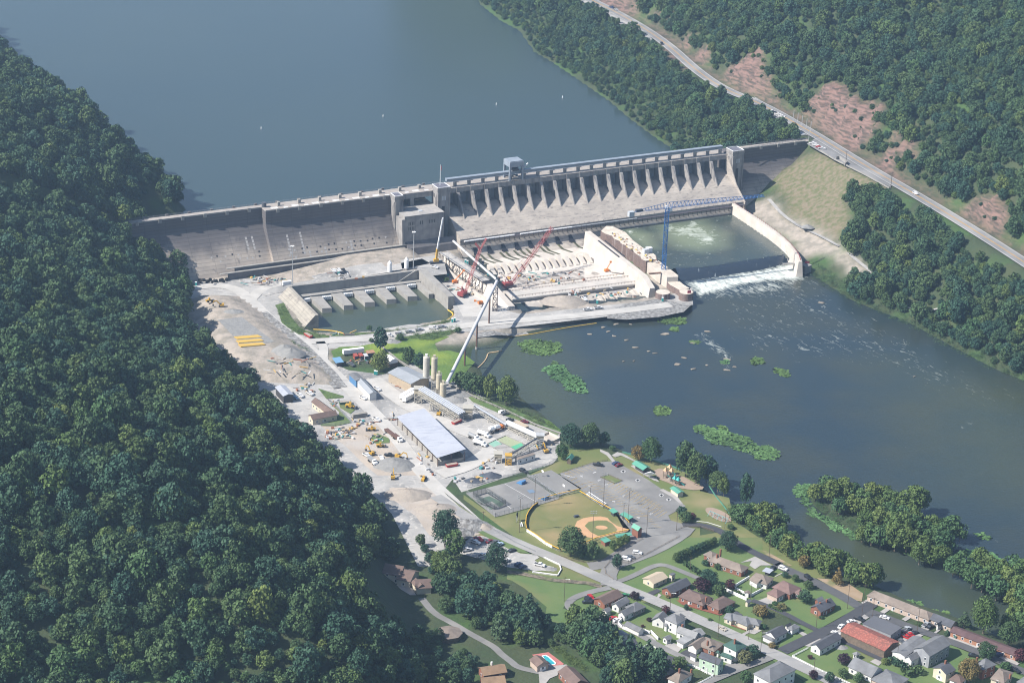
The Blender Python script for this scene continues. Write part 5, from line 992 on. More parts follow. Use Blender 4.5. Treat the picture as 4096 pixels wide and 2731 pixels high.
bld('tan_building','small flat tan building beside the white covered conveyor','building',[('I',(1470,842),(1612,915),(1672,893),3.4,.2,'flat','tan','tn')])
bld('site_office','long white trailer office with brown flat roof in the lower yard','cabin',[('I',(1528,1292),(1745,1228),(1700,1210),3.3,.2,'flat','bn','wh',dict(ov=.2))])
# silos and batching plant
SIL=M('silo_paint',(.50,.48,.43),(.42,.4,.36),.5);SILB=M('silo_cream',(.5,.45,.34),(.42,.38,.3),.5);FRM=flat('pale_frame_steel',(.4,.38,.33))
for x,y,r,z0,z1,m,lb in ((450,432,1.95,7,20,SIL,'tallest white grey silo on steel legs, the one nearer the grey shed roof'),(543,470,1.75,8,21.5,SILB,'tall cream silo on steel legs in the middle of the group'),(600,505,1.6,3.2,12.5,SILB,'medium silo with narrow pipe on top beside the conveyor tubes'),(650,545,1.9,.2,8.6,SILB,'short wide cream tank with rust marks at the silo group end')):
    c=P('I',x,y,0);e=thing('silo',c,lb,'silo','silos of the batching plant');mb=MB().tube((c.x,c.y,z0),(c.x,c.y,z1),r,n=20).tube((c.x,c.y,z1),(c.x,c.y,z1+.5),r,r*.6,n=20)
    if z0>3:mb.tube((c.x,c.y,z0-1.8),(c.x,c.y,z0),.4,r,n=20)
    mb.build('shell',m,e);mb=MB();
    for k in range(12):a=k*math.pi/6;mb.bar((c.x+math.cos(a)*r,c.y+math.sin(a)*r,z1+.4),(c.x+math.cos(a)*r,c.y+math.sin(a)*r,z1+1.5),.1)
    mb.tube((c.x,c.y,z1+1.3),(c.x,c.y,z1+1.4),r+.05,n=16,cap=False);mb.bar((c.x+r+.1,c.y-.4,z0),(c.x+r+.1,c.y-.4,z1+1.2),.3);mb.build('railing',FRM,e)
    MB().box((c.x,c.y,z1+1.1),(1.4,1.2,2.0)).build('filter_box',WP if m is SIL else SILB,e)
    if z0>3:
        for dx,dy in ((-1,-1),(1,-1),(1,1),(-1,1)):
            mb=MB();b0=Vector((c.x+dx*r*.85,c.y+dy*r*.85,-.1));mb.bar(b0,b0+Vector((0,0,z0+.6)),.3);mb.build('leg',FRM,e)
        mb=MB();mb.lattice((c.x,c.y,0),(c.x,c.y,z0),r*1.6,r*1.6,.14,4);mb.build('bracing',FRM,e)
def conveyor(name,label,a,b_,r,mats,n=1,gap=2.0,truss=True,supports=(),cat='conveyor',parent_z=0):
    e=thing(name,Vector((a.x,a.y,0)),label,cat);d=(b_-a).normalized();sd=Vector((-d.y,d.x,0)).normalized()
    for i in range(n):
        o_=sd*(i-(n-1)/2)*gap;MB().tube(a+o_,b_+o_,r,n=12).build('tube',mats,e)
    if truss:dz=Vector((0,0,-r-1));mb=MB().lattice(a+dz,b_+dz,gap*max(1,n-1)+1.2,1.5,.13,max(4,int((b_-a).length/2.6)));mb.build('truss',FRM,e)
    for t in supports:
        c=a+(b_-a)*t;
        for sg in (-1,1):MB().bar(Vector((c.x,c.y,-.1))+sd*sg*2,Vector((c.x,c.y,c.z-r-1))+sd*sg*1,.35).build('support',FRM,e)
    return e
tubem=M('galvanised_tube',(.30,.325,.37),(.22,.245,.29),.9,rough=.45)
conveyor('conveyor_bundle','four parallel silver conveyor tubes sloping down from the silos',P('I',400,445,11),P('I',880,742,5.5),.62,tubem,4,1.55,supports=(.3,.6,.9))
conveyor('belt_conveyor','open lattice belt conveyor beside the four silver tubes',P('I',372,478,10),P('I',800,775,3),.35,FRM,1,1.2,supports=(.35,.7))
conveyor('tube_conveyor','single silver conveyor tube between the batching platform and the white gallery',P('I',1020,648,6),P('I',1400,878,3),.7,tubem,1,1.5,supports=(.5,))
conveyor('white_gallery','thick bright white covered conveyor gallery in the lower yard',P('I',1412,850,3.6),P('I',1790,1022,5.2),1.6,M('gallery_white',(.55,.55,.55),(.5,.5,.5),.3),1,1.5,supports=(.1,.4,.7,.95))
conveyor('black_conveyor','black belt conveyor sloping down beside the green settling ponds',P('I',1755,1035,6.5),P('I',1400,1258,1.6),.45,BLK,1,1.0,supports=(.3,.6))
def steeltower(name,label,zf,x,y,sz,z1,box,col=FRM):
    c=P(zf,x,y,0);e=thing(name,c,label,'hopper tower');MB().lattice((c.x,c.y,-.1),(c.x,c.y,z1),sz,sz,.3,3).build('frame',col,e)
    MB().prism([(c.x-sz*.3,c.y-sz*.3),(c.x+sz*.3,c.y-sz*.3),(c.x+sz*.3,c.y+sz*.3),(c.x-sz*.3,c.y+sz*.3)],z1-1,z1+.6,[(c.x-sz*.55,c.y-sz*.55),(c.x+sz*.55,c.y-sz*.55),(c.x+sz*.55,c.y+sz*.55),(c.x-sz*.55,c.y+sz*.55)]).prism([(c.x-sz*.55,c.y-sz*.55),(c.x+sz*.55,c.y-sz*.55),(c.x+sz*.55,c.y+sz*.55),(c.x-sz*.55,c.y+sz*.55)],z1+.6,z1+box).build('hopper',SILB,e)
    MB().box((c.x,c.y,z1+box+.1),(sz*1.3,sz*1.3,.15)).build('platform',col,e)
steeltower('mixing_tower','beige mixing tower with boxy hopper under the upper end of the silver tubes','I',360,610,4.5,6,3.5)
steeltower('batching_platform','beige aggregate hopper platform at the lower end of the silver tubes','I',945,790,5,4,3)
steeltower('feed_hopper','grey steel transfer tower at the end of the white gallery','I',1790,1110,4,5,1.6,steel)
steeltower('aggregate_bin','beige two part aggregate bin on legs at the yard end near the courts','I',1300,1310,4,3.5,2.2)
steeltower('small_mixer','yellow and grey mixing machine tower beside the aggregate bin','I',1420,1340,3.2,4,2,YL)
# settling ponds
stp=thing('settling_ponds',P('I',1400,1120,0),'shallow concrete settling basins holding pale green and beige water','pond')
for pts,m in (([(1278,1058),(1385,1012),(1590,1090),(1448,1142)],M('pale_green_water',(.30,.34,.2),(.33,.36,.23),.1,rough=.3)),([(1175,1100),(1265,1062),(1345,1108),(1250,1145)],M('teal_water',(.22,.4,.3),(.25,.42,.33),.2,rough=.3)),([(1450,1144),(1570,1095),(1600,1125),(1505,1175)],M('green_water',(.08,.36,.2),(.1,.38,.22),.2,rough=.3)),([(1255,1150),(1350,1112),(1500,1180),(1390,1230)],cpave)):
    zq=.35+.03*len(stp.children);mb=MB().sheet([(q.x,q.y,zq)for q in PL('I',pts)]);mb.build('water',m,stp)
for pts in ([(1270,1055),(1390,1005),(1605,1105)],[(1170,1105),(1270,1055)],[(1240,1150),(1445,1145),(1500,1180)],[(1170,1105),(1400,1235),(1605,1125)]):
    mb=MB();w3=PL('I',pts,.4)
    for a,b_ in zip(w3,w3[1:]):mb.bar(a,b_,.4,.6)
    mb.build('kerb_wall',conc,stp)
e=thing('wash_basin',P('I',1910,1040,0),'empty white walled square basin with rust stains near the river trees','basin');mb=MB();w3=PL('I',[(1800,1010),(1895,970),(2025,1040),(1930,1085),(1800,1010)],.8)
for a,b_ in zip(w3,w3[1:]):mb.bar(a,b_,.5,1.6)
mb.build('wall',white,e);MB().sheet([(q.x,q.y,.3)for q in w3[:-1]]).build('floor',M('rust_stained_floor',(.42,.38,.34),(.35,.22,.15),.25,sharp=(.5,.7)),e)
# long overhead pipe with its steel columns
pipe=thing('overhead_pipe',P('O0',1142,720,0),'very long white overhead pipe running from the dam walkway down to the silos','pipe')
pa=P('F',250,450,9);pm=P('F',938,1062,22);pz=P('I',700,385,9.5)
MB().tube(pa,pm,.85,n=14).build('upper_tube',M('pipe_white',(.55,.55,.56),(.5,.5,.52),.3,rough=.5),pipe);MB().tube(pm+Vector((0,0,-.3)),pz,1.1,n=14).build('lower_tube',MT['pipe_white'],pipe);MB().tube(pm+Vector((.3,.3,1.4)),pm+Vector((-.3,-.3,-2)),1.4,n=12).build('joint',BLK,pipe)
def at_h(t):return pm+(pz-pm)*t
for t in (.16,.42,.66):c=at_h(t);MB().tube((c.x,c.y,-4),(c.x,c.y,c.z-1),.55,n=10).build('column',BRN,pipe);MB().tube((c.x,c.y,-4),(c.x,c.y,-1.4),.9,n=10).build('footing',conc,pipe)
MB().lattice((pm.x-1,pm.y,-3),(pm.x-1,pm.y,20),3,3,.3,6).build('tower',flat('dark_steel',(.07,.06,.07)),pipe)
# tower crane
tc=P('G',1583,890,8);ztop=53;jt=P('D',1780,848,ztop);jc=P('D',165,985,ztop-.5);e=thing('tower_crane',tc,'bright blue lattice tower crane standing on the cofferdam','tower crane');BL=flat('bright_blue_paint',(.02,.12,.34),.5)
MB().lattice(tc,(tc.x,tc.y,ztop),2.6,2.6,.26,17).build('mast',BL,e)
d=jt-Vector((tc.x,tc.y,ztop));d.z=0;Lj=d.length;d.normalize();sd=Vector((-d.y,d.x,0));T0=Vector((tc.x,tc.y,ztop+.5))
mb=MB();n_=26
for sg in (-1,1):mb.bar(T0+sd*sg*.9,T0+d*Lj+sd*sg*.9,.28)
mb.bar(T0+Vector((0,0,4.2)),T0+d*Lj+Vector((0,0,1.4)),.28)
for k in range(n_):
    p_=T0+d*Lj*k/n_;q_=T0+d*Lj*(k+.5)/n_+Vector((0,0,4.2-2.8*(k+.5)/n_));r_=T0+d*Lj*(k+1)/n_
    for sg in (-1,1):mb.bar(p_+sd*sg*.9,q_,.16);mb.bar(q_,r_+sd*sg*.9,.16)
    mb.bar(p_+sd*.9,p_-sd*.9,.12)
mb.build('jib',BL,e)
dc=jc-Vector((tc.x,tc.y,ztop));dc.z=0;Lc=dc.length;dc=-d;mb=MB()
for sg in (-1,1):mb.bar(T0+sd*sg*.9,T0+dc*Lc+sd*sg*.9,.26)
mb.bar(T0+Vector((0,0,4.2)),T0+dc*Lc*.75+Vector((0,0,1.2)),.24)
for k in range(12):p_=T0+dc*Lc*k/12;q_=T0+dc*Lc*min((k+.5)/12,.75)+Vector((0,0,4.2-3*(k+.5)/12));mb.bar(p_+sd*.9,q_,.15);mb.bar(p_-sd*.9,q_,.15)
mb.build('counter_jib',BL,e);c=T0+dc*Lc;MB().box((c.x,c.y,c.z-1),(4,3,3.4),math.atan2(dc.y,dc.x)).build('counterweight',flat('pale_grey_block',(.4,.43,.46)),e)
c=T0+d*2.2;MB().box((c.x,c.y,c.z-1.2),(2.6,2,2.6),math.atan2(d.y,d.x)).build('cab',WP,e);MB().box((T0.x-.6,T0.y,T0.z),(1.5,1.5,3.4)).build('slewing_unit',WP,e);c=T0+dc*Lc*.78;MB().box((c.x,c.y,c.z+.8),(5,2,1.6),math.atan2(dc.y,dc.x)).build('winch',BLK,e)
# crawler cranes
def crawler(label,base,hd,tip,col,wd_=2.0,jibtip=None,seg=14,name='crawler_crane'):
    e=thing(name,base,label,'crane');c,s=math.cos(hd),math.sin(hd);X=Vector((c,s,0));Y=Vector((-s,c,0));m=col
    for sg in (-1,1):q=base+Y*sg*2.2;MB().box((q.x,q.y,base.z+.6),(7,1.1,1.2),hd).build('track',BLK,e)
    q=base-X*1.5;MB().box((q.x,q.y,base.z+2.4),(6.5,3.4,2.2),hd).build('body',m,e);q=base-X*4.6;MB().box((q.x,q.y,base.z+2.5),(1.6,4.4,2.6),hd).build('counterweight',m,e);q=base+X*1.6+Y*1.6;MB().box((q.x,q.y,base.z+2.6),(1.6,1.2,2),hd).build('cab',GLS,e)
    MB().lattice(base+X*1.5+Vector((0,0,1.8)),tip,wd_,wd_,.13,seg).build('boom',m,e);g=base-X*3+Vector((0,0,7.5));mb=MB().bar(base-X*.5+Vector((0,0,3.4)),g,.5);mb.bar(base-X*4+Vector((0,0,3.4)),g,.35);mb.build('gantry_mast',m,e);MB().bar(g,tip,.1).build('pendant_rope',m,e)
    if jibtip is not None:
        for j in jibtip:MB().lattice(tip,j,.9,.9,.13,4).build('jib',m,e)
    return e
redp=M('crane_red',(.28,.06,.06),rough=.5)
b0=P('F',1130,1160,FZ+.1);crawler('large red crawler crane with long lattice boom on the drained basin floor',b0,math.radians(35),P('F',1800,235,26),redp,2.0)
b1=P('F',415,1300,.2);crawler('red crawler crane with forked top parked beside the outlet wall',b1,math.radians(60),P('F',670,580,27),redp,1.6,[P('F',770,405,33),P('F',595,480,31)],12)
b2=P('B',1600,1335,6.2);e=thing('mobile_crane',b2,'yellow mobile crane with tall telescopic boom at the dam foot','crane');MB().box((b2.x,b2.y,b2.z+1),(9,2.6,1.4),.3).build('carrier',BLK,e);MB().box((b2.x,b2.y,b2.z+2.6),(3.6,2.6,2),.3).build('body',YL,e);t1=P('B',1606,1130,17);tt=P('B',1648,812,36)
MB().bar(b2+Vector((0,0,3)),Vector((b2.x+.6,b2.y+.3,17)),1.3,1.3).build('lower_boom',YL,e);MB().bar(Vector((b2.x+.6,b2.y+.3,17)),Vector((b2.x+4,b2.y+1.5,40)),.8,.8).build('upper_boom',WP,e)
# tall lamp posts
def lamp_post(zf,x,y,z,h,label,heads=4,name='lamp_post',mat=None,group=None,lean=0):
    p=P(zf,x,y,z);e=thing(name,p,label,'lamp post',group);MB().tube(p,p+Vector((lean,0,h)),.32,.18,n=8).build('pole',mat or steel,e)
    for k in range(heads):a=k*6.283/max(heads,1);q=p+Vector((lean+math.cos(a)*.9,math.sin(a)*.9,h));MB().box((q.x,q.y,q.z),(.9,.6,.4),a).build('lamp',WP,e)
lamp_post('B',1333,1393,6.5,27,'tall grey floodlight post behind the pond wall, in front of the intake block',5);lamp_post('A',2118,1160,6.5,29,'tall grey floodlight post at the slanted wall end of the pond',5)
for x,y,lb in ((1055,1430,'white vertical cement tank with cone top nearer the pond wall stair'),(1252,1390,'white vertical tank with railing nearer the yellow crane')):
    p=P('B',x,y,6.2);e=thing('cement_tank',p,lb,'tank');MB().tube(p,p+Vector((0,0,6.5)),1.5,n=16).build('shell',WP,e);MB().tube(p+Vector((0,0,6.5)),p+Vector((0,0,8.2)),1.5,.3,n=16).build('top_cone',WP,e)
# booms of floating barrier, buoys
def boom(zf,pts,label,z=WL+.2,r=.35,col=(.6,.38,.05),nm='floating_barrier'):
    w3=smooth([P(zf,x,y,z)for x,y in pts],2);return tag(MB().path(w3,r,6).build(nm,flat('c%d%d'%(int(col[0]*100),int(col[2]*100)),col)),label,'float line')
boom('E',[(2035,705),(2090,740),(2095,770),(2060,800),(2020,825)],'yellow floating barrier at the right corner of the outlet pond',r=.5);boom('E',[(450,932),(600,940),(720,955),(810,980)],'orange yellow float line near the end of the slanted wall');boom('E',[(1265,965),(1310,942),(1375,930)],'short orange float line by the pond bank shrub')
boom('I',[(1345,0),(1290,22),(1180,32),(1170,90),(1120,160),(1040,230),(950,300)],'long tan floating barrier looping through the shallow water by the marsh',col=(.5,.36,.2),r=.45);boom('G',[(1340,1565),(1500,1530),(1560,1520)],'yellow hose line along the stony bank below the cells',z=-1)
boom('O0',[(1100,770),(1180,775),(1300,752),(1370,742)],'long thin yellow float line below the gravel causeway',r=.25)
for x,y,lb in ((600,296,'white buoy on the reservoir, the one nearest the forest shore'),(880,268,'white buoy near the middle of the reservoir'),(1140,241,'white buoy on the reservoir, above the gantry crane'),(1292,225,'pale buoy on the reservoir nearest the far shore')):
    p=P('O0',x,y,RL);MBt=MB().tube(p,p+Vector((0,0,1)),.45,.4,n=10).tube(p+Vector((0,0,1)),p+Vector((0,0,2)),.3,.15,n=8);tag(MBt.build('buoy',WP),lb,'buoy','buoys on the reservoir')
# ---------------------------------------------------------------- lawns, roads, park, ball field
SH('lawn','J',[(330,380),(600,570),(960,470),(1300,340),(1450,330),(1520,300),(1150,200),(900,210),(1140,90),(1130,0),(1500,-10),(1600,60),(1700,20),(2000,100),(2352,240),(2352,1300),(1300,1300),(700,1100),(700,1000),(300,800),(330,740),(560,700),(950,880),(330,420)],lawn2,k=1)
SH('lawn','J',[(700,1030),(1080,1080),(1540,1150),(1400,1210),(1230,1290),(1180,1350),(1280,1400),(1420,1500),(1420,1700),(1000,1600),(1040,1340),(850,1180),(700,1090)],lawn,k=2)
SH('lawn','S',[(800,860),(1000,680),(1350,760),(1400,1000),(1700,1200),(2352,1560),(2352,1600),(0,1600),(40,1500),(100,1430),(760,1150),(880,1180),(1300,1110),(900,1020),(700,960)],lawn2,k=2)
SH('lawn','L',[(490,340),(640,300),(1400,0),(2352,0),(2352,900),(2352,1300),(2100,1180),(750,560),(590,500)],lawn,k=3)
SH('lawn','L',[(150,700),(560,600),(700,640),(1700,1150),(2300,1400),(1900,1560),(1000,1560),(600,1250),(60,830)],lawn,k=3)
SH('lawn','M',[(0,100),(150,130),(850,500),(2000,1150),(1400,1440),(0,820)],lawn,k=4)
SH('lawn','N',[(-900,560),(0,480),(380,690),(-50,930),(-700,560)],lawn,k=5);SH('lawn','N',[(-420,880),(80,900),(180,1080),(700,1300),(1180,1010),(1500,1120),(2352,1500),(2352,1700),(0,1700),(-600,1300)],lawn,k=3)
bare_=layer(M('bare_strip',(.26,.19,.12),(.3,.23,.16),.2),(.12,.14,.05),.08,.5,.64)
SH('bare_ground','T',[(570,1100),(700,1110),(850,1150),(970,1230),(960,1300),(900,1290),(780,1220)],bare_,k=5);SH('bare_ground','M',[(540,200),(640,210),(1050,440),(1000,450),(560,230)],bare_,k=6)
# the town road and lanes
WR=1
def road(zf,pts,wd,mat,k=6,sm=1,name='road'):return struct(name,LINE(name,smooth(PL(zf,pts),sm),wd,mat,hfun=flatz(.05*k)),mat)
rdm=layer(layer(M('worn_concrete_road',(.30,.295,.285),(.26,.255,.25),.15),(.22,.22,.22),.06,.5,.62,stretch=(.2,1,1,.8)),(.36,.35,.34),.3,.6,.75)
road('O0',[(1000,1140),(1090,1200),(1180,1245),(1300,1293),(1400,1338),(1500,1378),(1700,1465),(1900,1560),(2000,1610)],7.6,rdm,7)
road('O0',[(1395,1300),(1440,1285),(1500,1262),(1560,1228),(1575,1210)],11,asph,5);road('O0',[(1400,1345),(1395,1315),(1420,1290)],9,asph,6)
road('L',[(560,540),(700,510),(900,420),(1080,330),(1200,320),(1400,400),(1640,500)],3.6,asph,6,2);road('L',[(560,590),(330,640),(150,700),(60,770),(90,850),(330,960),(500,1020)],4.2,asph,5.6,2)
road('L',[(600,1000),(900,1140),(1200,1310),(1500,1450),(1750,1560)],4,asph,6,2)
road('S',[(860,1045),(980,1040),(1120,1060),(1260,1110),(1380,1200),(1520,1290),(1700,1380),(1880,1460)],5.2,asn,6,2,'new_road');road('M',[(790,420),(1000,520),(1300,650),(1600,800),(1900,960),(2200,1150),(2500,1330)],6.4,M('dark_road',(.085,.087,.092),(.07,.072,.078),.2),6)
road('N',[(430,690),(900,870),(1250,1000),(1800,1200),(2352,1440),(2600,1540)],5.6,MT['dark_road'],7);road('R',[(2900,60),(2352,400),(2000,560),(1480,810)],6.6,asn,7.5,1,'new_road')
road('M',[(420,990),(700,1090),(1000,1230),(1200,1340),(1400,1440),(1480,1480)],3.6,asn,8,1,'new_road');road('N',[(-180,1010),(200,1060),(450,1190),(690,1300)],4,asn,8.6,1,'new_road')
road('R',[(1350,880),(1100,980),(800,1080),(450,1230),(200,1330)],4.5,asph,6.4)
road('K',[(560,1110),(660,1200),(750,1275),(860,1350),(960,1410),(1150,1500),(1250,1568)],3.6,asph,3)if 0 else struct('lane',LINE('lane',smooth(PL('O',[(-250,240),(-60,480),(250,640),(480,780),(700,900),(900,1010),(1000,1120),(1150,1230),(1250,1320),(1500,1380),(1700,1420)]),2),3.8,asph,off=.25,step=4),asph)
SH('driveway','O',[(1580,1340),(1740,1310),(2020,1280),(2060,1320),(1900,1380),(1880,1450),(1760,1500),(1680,1600),(1600,1600)],cpave,k=6)
for zf,pts,m in (('L',[(990,655),(1110,605),(1160,630),(1050,690)],asn),('L',[(1050,690),(1110,660),(1150,700),(1110,725)],cpave)if 0 else ('L',[(1130,660),(1165,680),(1120,725),(1105,718)],cpave),('M',[(500,1000),(650,940),(780,1000),(690,1080)],cpave),('M',[(240,400),(470,300),(740,440),(560,440),(470,500),(380,440),(420,370)],cpave),('M',[(950,530),(1110,600),(1090,610),(950,560)],cpave),('M',[(780,610),(890,555),(900,565),(790,620)],cpave),
                   ('Q',[(980,830),(1080,795),(1200,830),(1270,900),(1230,965)],cpave),('Q',[(1350,1010),(1520,940),(1700,1000),(1600,1110)],cpave),('Q',[(1620,1120),(1780,1030),(1930,1090),(1880,1180),(1800,1200)],asn),('Q',[(1250,1180),(1380,1110),(1600,1180),(1560,1340),(1430,1280)],asn),('Q',[(570,610),(650,590),(720,640),(680,690),(600,660)],cpave),
                   ('R',[(800,560),(1040,430),(1080,450),(850,580)],cpave),('R',[(960,520),(1090,445),(1160,480),(1050,540)],cpave),('R',[(1840,720),(2140,570),(2160,580),(1920,740)],cpave),('R',[(1710,500),(1790,495),(1900,550),(1830,580)],cpave),('R',[(600,1000),(760,990),(900,1010),(720,1080),(540,1150)],asph),
                   ('N',[(430,630),(500,590),(560,605),(490,650)],cpave),('N',[(655,735),(740,680),(790,700),(710,755)],cpave),('N',[(910,820),(990,775),(1030,800),(960,845)],cpave),('N',[(1140,920),(1200,880),(1260,930),(1210,960)],cpave),('N',[(80,960),(480,750),(560,780),(200,1020)],cpave),('N',[(860,1080),(960,940),(1170,1010),(920,1150)],cpave),('N',[(1430,1050),(1500,1000),(1800,1110),(1850,1150),(1750,1170)],cpave),('N',[(540,1320),(610,1280),(690,1320),(640,1370)],cpave),('N',[(1280,985),(1360,930),(1380,940),(1300,1000)],cpave),('N',[(540,680),(640,620),(650,635),(560,690)],cpave),('N',[(2010,1250),(2100,1230),(2300,1340),(2260,1370)],cpave)):
    SH('driveway',zf,pts,m,k=8)
# kerbs of the town road
for zf,pts in (('R',[(0,190),(300,340),(700,520),(1170,720),(1560,880)]),('R',[(1640,890),(2000,1080),(2352,1240)]),('L',[(740,570),(1000,690),(1400,870),(1600,960)])):
    w3=PL(zf,pts,.3);mb=MB()
    for a,b_ in zip(w3,w3[1:]):mb.bar(a,b_,1.0,.3)
    struct('kerb',mb,flat('pale_kerb',(.45,.44,.42)))
# park car park with painted bays
SH('parking_lot','J',[(1150,200),(1430,110),(1620,95),(1900,250),(2150,420),(2230,480),(2080,560),(2100,600),(2230,640),(2190,690),(1980,790),(1850,860),(1600,950),(1540,1010),(1420,1030),(1380,960),(1500,950),(1750,780),(1640,560),(1400,400),(1320,330),(1180,240)],asph,k=5)
SH('parking_lot','J',[(1640,920),(1800,830),(1990,760),(1860,860),(1760,920),(1700,960)],asph,k=6)
mb=MB();ym=flat('yellow_marking',(.42,.30,.10));wm_=flat('white_marking',(.5,.5,.5))
def mark(mb,zf,a,b_,wd=.22,z=.34):
    p,q=P(zf,*a,z),P(zf,*b_,z);d=(q-p).normalized()*wd/2;n_=Vector((-d.y,d.x,0));return mb.add([p+n_,q+n_,q-n_,p-n_],[[0,1,2,3]])
for x0,y0,x1,y1,n_,dx,dy in ((1400,275,1860,560,17,-55,12),(1400,275,1860,560,17,50,-8),(1590,270,2040,545,18,-50,28),(1590,270,2040,545,18,30,-22),(1190,210,1330,330,6,55,-22),(1180,185,1400,130,7,70,30),(1340,370,1500,480,6,50,-25),(1640,300,1990,490,14,45,-18),(1860,560,1960,650,5,60,8)):
    for k in range(n_):f=k/max(1,n_-1);x,y=x0+(x1-x0)*f,y0+(y1-y0)*f;mark(mb,'J',(x,y),(x+dx,y+dy))
mb.build('bay_lines',ym);tag(bpy.data.objects['bay_lines'],kind='structure')
mb=MB()
for k in range(7):mark(mb,'J',(1165+k*12,205+k*4),(1200+k*14,212+k*3),.3)
for x,y,s in ((1340,220,1),(1450,190,-1),(1490,255,-1),(1410,305,1),(1550,293,-1),(1615,437,1),(1700,390,-1),(1825,575,1),(1935,543,-1),(1830,665,1)):
    mark(mb,'J',(x-13,y-3*s),(x+13,y+4*s),.8);mark(mb,'J',(x+13*s,y+4),(x+4*s,y-5),.5);mark(mb,'J',(x+13*s,y+4),(x+2*s,y+10),.5)
for x,y in ((1695,180),(1820,256),(2022,384),(2085,421),(2140,727)):
    for q in (((-18,0),(0,-9)),((0,-9),(18,0)),((18,0),(0,9)),((0,9),(-18,0)),((-10,0),(10,0)),((0,-5),(0,5))):mark(mb,'J',(x+q[0][0],y+q[0][1]),(x+q[1][0],y+q[1][1]),1.0)
mb.build('white_arrows',wm_);tag(bpy.data.objects['white_arrows'],kind='structure')
SH('grass_island','J',[(1500,235),(1570,215),(1685,265),(1620,290)],lawn,k=7)
mb=MB();rs=random.Random(2)
for x0,y0,x1,y1,n_ in ((1400,265,1850,545,16),(1600,262,2040,530,18)):
    for k in range(n_):f=k/(n_-1);p=P('J',x0+(x1-x0)*f,y0+(y1-y0)*f,.4);mb.box((p.x,p.y,.42),(1.8,.25,.2),-.5)
tag(mb.build('wheel_stops',conc),kind='structure')
# courts
ctm=layer(M('court_asphalt',(.195,.193,.19),(.165,.163,.16),.1),(.24,.235,.225),.05,.5,.64)
SH('court','J',[(880,222),(1080,172),(1340,330),(1150,390)],ctm,k=5);SH('court','J',[(350,370),(680,285),(870,232),(1145,415),(950,475),(600,572)],ctm,k=4)
for pts in ([(430,430),(550,395),(680,460),(640,490),(570,440),(480,470),(590,500),(560,512)],):SH('court','J',pts,flat('green_court',(.08,.12,.09)),k=6)
mb=MB()
for a,b_ in (((680,285),(950,440)),((520,330),(740,500)),((990,280),(1150,385))):mark(mb,'J',a,b_,.35,.42)
tag(mb.build('court_lines',wm_),kind='structure')
def fence(name,label,zf,pts,h,mat,z=.1,post=3.0,rails=(.05,.5,1.0),mesh=None,top=None,w_=.08,pm=None):
    w3=[P(zf,x,y,z)for x,y in pts];e=thing(name,w3[0],label,'fence');mb=MB();pp=MB()
    for a,b_ in zip(w3,w3[1:]):
        for r in rails:mb.bar(a+Vector((0,0,h*r)),b_+Vector((0,0,h*r)),w_,w_*1.3)
        n_=max(1,int((b_-a).length/post))
        for k in range(n_+1):c=a+(b_-a)*k/n_;pp.bar(c-Vector((0,0,.1)),c+Vector((0,0,h+.05)),w_*1.5)
    mb.build('rails',mat,e);pp.build('posts',pm or mat,e)
    if top:mb=MB();[mb.bar(a+Vector((0,0,h+.1)),b_+Vector((0,0,h+.1)),.35,.3)for a,b_ in zip(w3,w3[1:])];mb.build('top_cap',top,e)
    return e
WDF=flat('fence_wood',(.2,.16,.12));YCAP=flat('yellow_pipe_cap',(.62,.36,.03));GST=flat('grey_wire',(.25,.26,.27))
fence('chain_link_fence','tall chain link fence around the skate and batting courts','J',[(350,370),(600,572),(950,475),(1145,415),(870,232)],2.6,GST,rails=(.05,.3,.55,.8,1))
fence('batting_cage','tall netted batting cage frames beside the gravel road','J',[(410,400),(590,510),(690,470),(520,365),(410,400)],3.4,flat('dark_net',(.06,.07,.07)),rails=(.1,.2,.3,.4,.5,.6,.7,.8,.9,1))
fence('chain_link_fence','chain link fence between the basketball court and skate court','J',[(870,232),(1010,320),(1150,400)],2.6,GST,rails=(.05,.4,.7,1))
# ball field
SH('infield_grass','J',[(965,470),(1320,370),(1640,540),(1760,690),(1700,730),(1450,800),(1330,840),(1150,870),(1050,820),(870,690),(865,590),(890,530)],layer(M('outfield_grass',(.17,.155,.06),(.115,.135,.045),.06),(.24,.19,.09),.03,.5,.65),k=5)
dirt=M('infield_clay',(.48,.29,.16),(.42,.25,.135),.15)
def ell(cx,cy,rx,ry,a=0,n_=26):return [(cx+rx*math.cos(t)*math.cos(a)-ry*math.sin(t)*math.sin(a),cy+rx*math.cos(t)*math.sin(a)+ry*math.sin(t)*math.cos(a))for t in [i*2*math.pi/n_ for i in range(n_)]]
SH('infield_clay','J',[(1282,650),(1300,610),(1350,585),(1420,572),(1500,568),(1560,580),(1580,605),(1640,650),(1680,662),(1745,680),(1730,700),(1640,715),(1560,735),(1500,752),(1440,755),(1370,742),(1310,705)],dirt,k=6)
SH('infield_grass','J',[(1365,650),(1400,615),(1470,603),(1550,603),(1600,630),(1645,680),(1630,705),(1540,725),(1480,735),(1420,705)],lawn2,k=7);SH('pitchers_mound','J',ell(1510,665,52,17,.05),dirt,k=8)
fence('outfield_fence','dark outfield fence panels with bright yellow top on the curved side','J',[(965,468),(920,500),(885,545),(866,585),(860,640),(866,690)],1.7,flat('dark_green_panel',(.04,.05,.045)),rails=(.1,.3,.5,.7,.9),top=YCAP,w_=.25)
fence('outfield_fence','white panelled outfield fence with yellow top beside the town road','J',[(870,695),(950,745),(1030,805),(1085,835)],1.7,WP,rails=(.1,.3,.5,.7,.9),top=YCAP,w_=.28)
fence('outfield_fence','yellow topped wire fence ending at the big round tree','J',[(1085,838),(1150,868)],1.7,GST,top=YCAP);fence('field_fence','yellow topped wire fence between the ball field and the courts','J',[(965,440),(1140,395),(1320,355)],1.7,GST,top=YCAP)
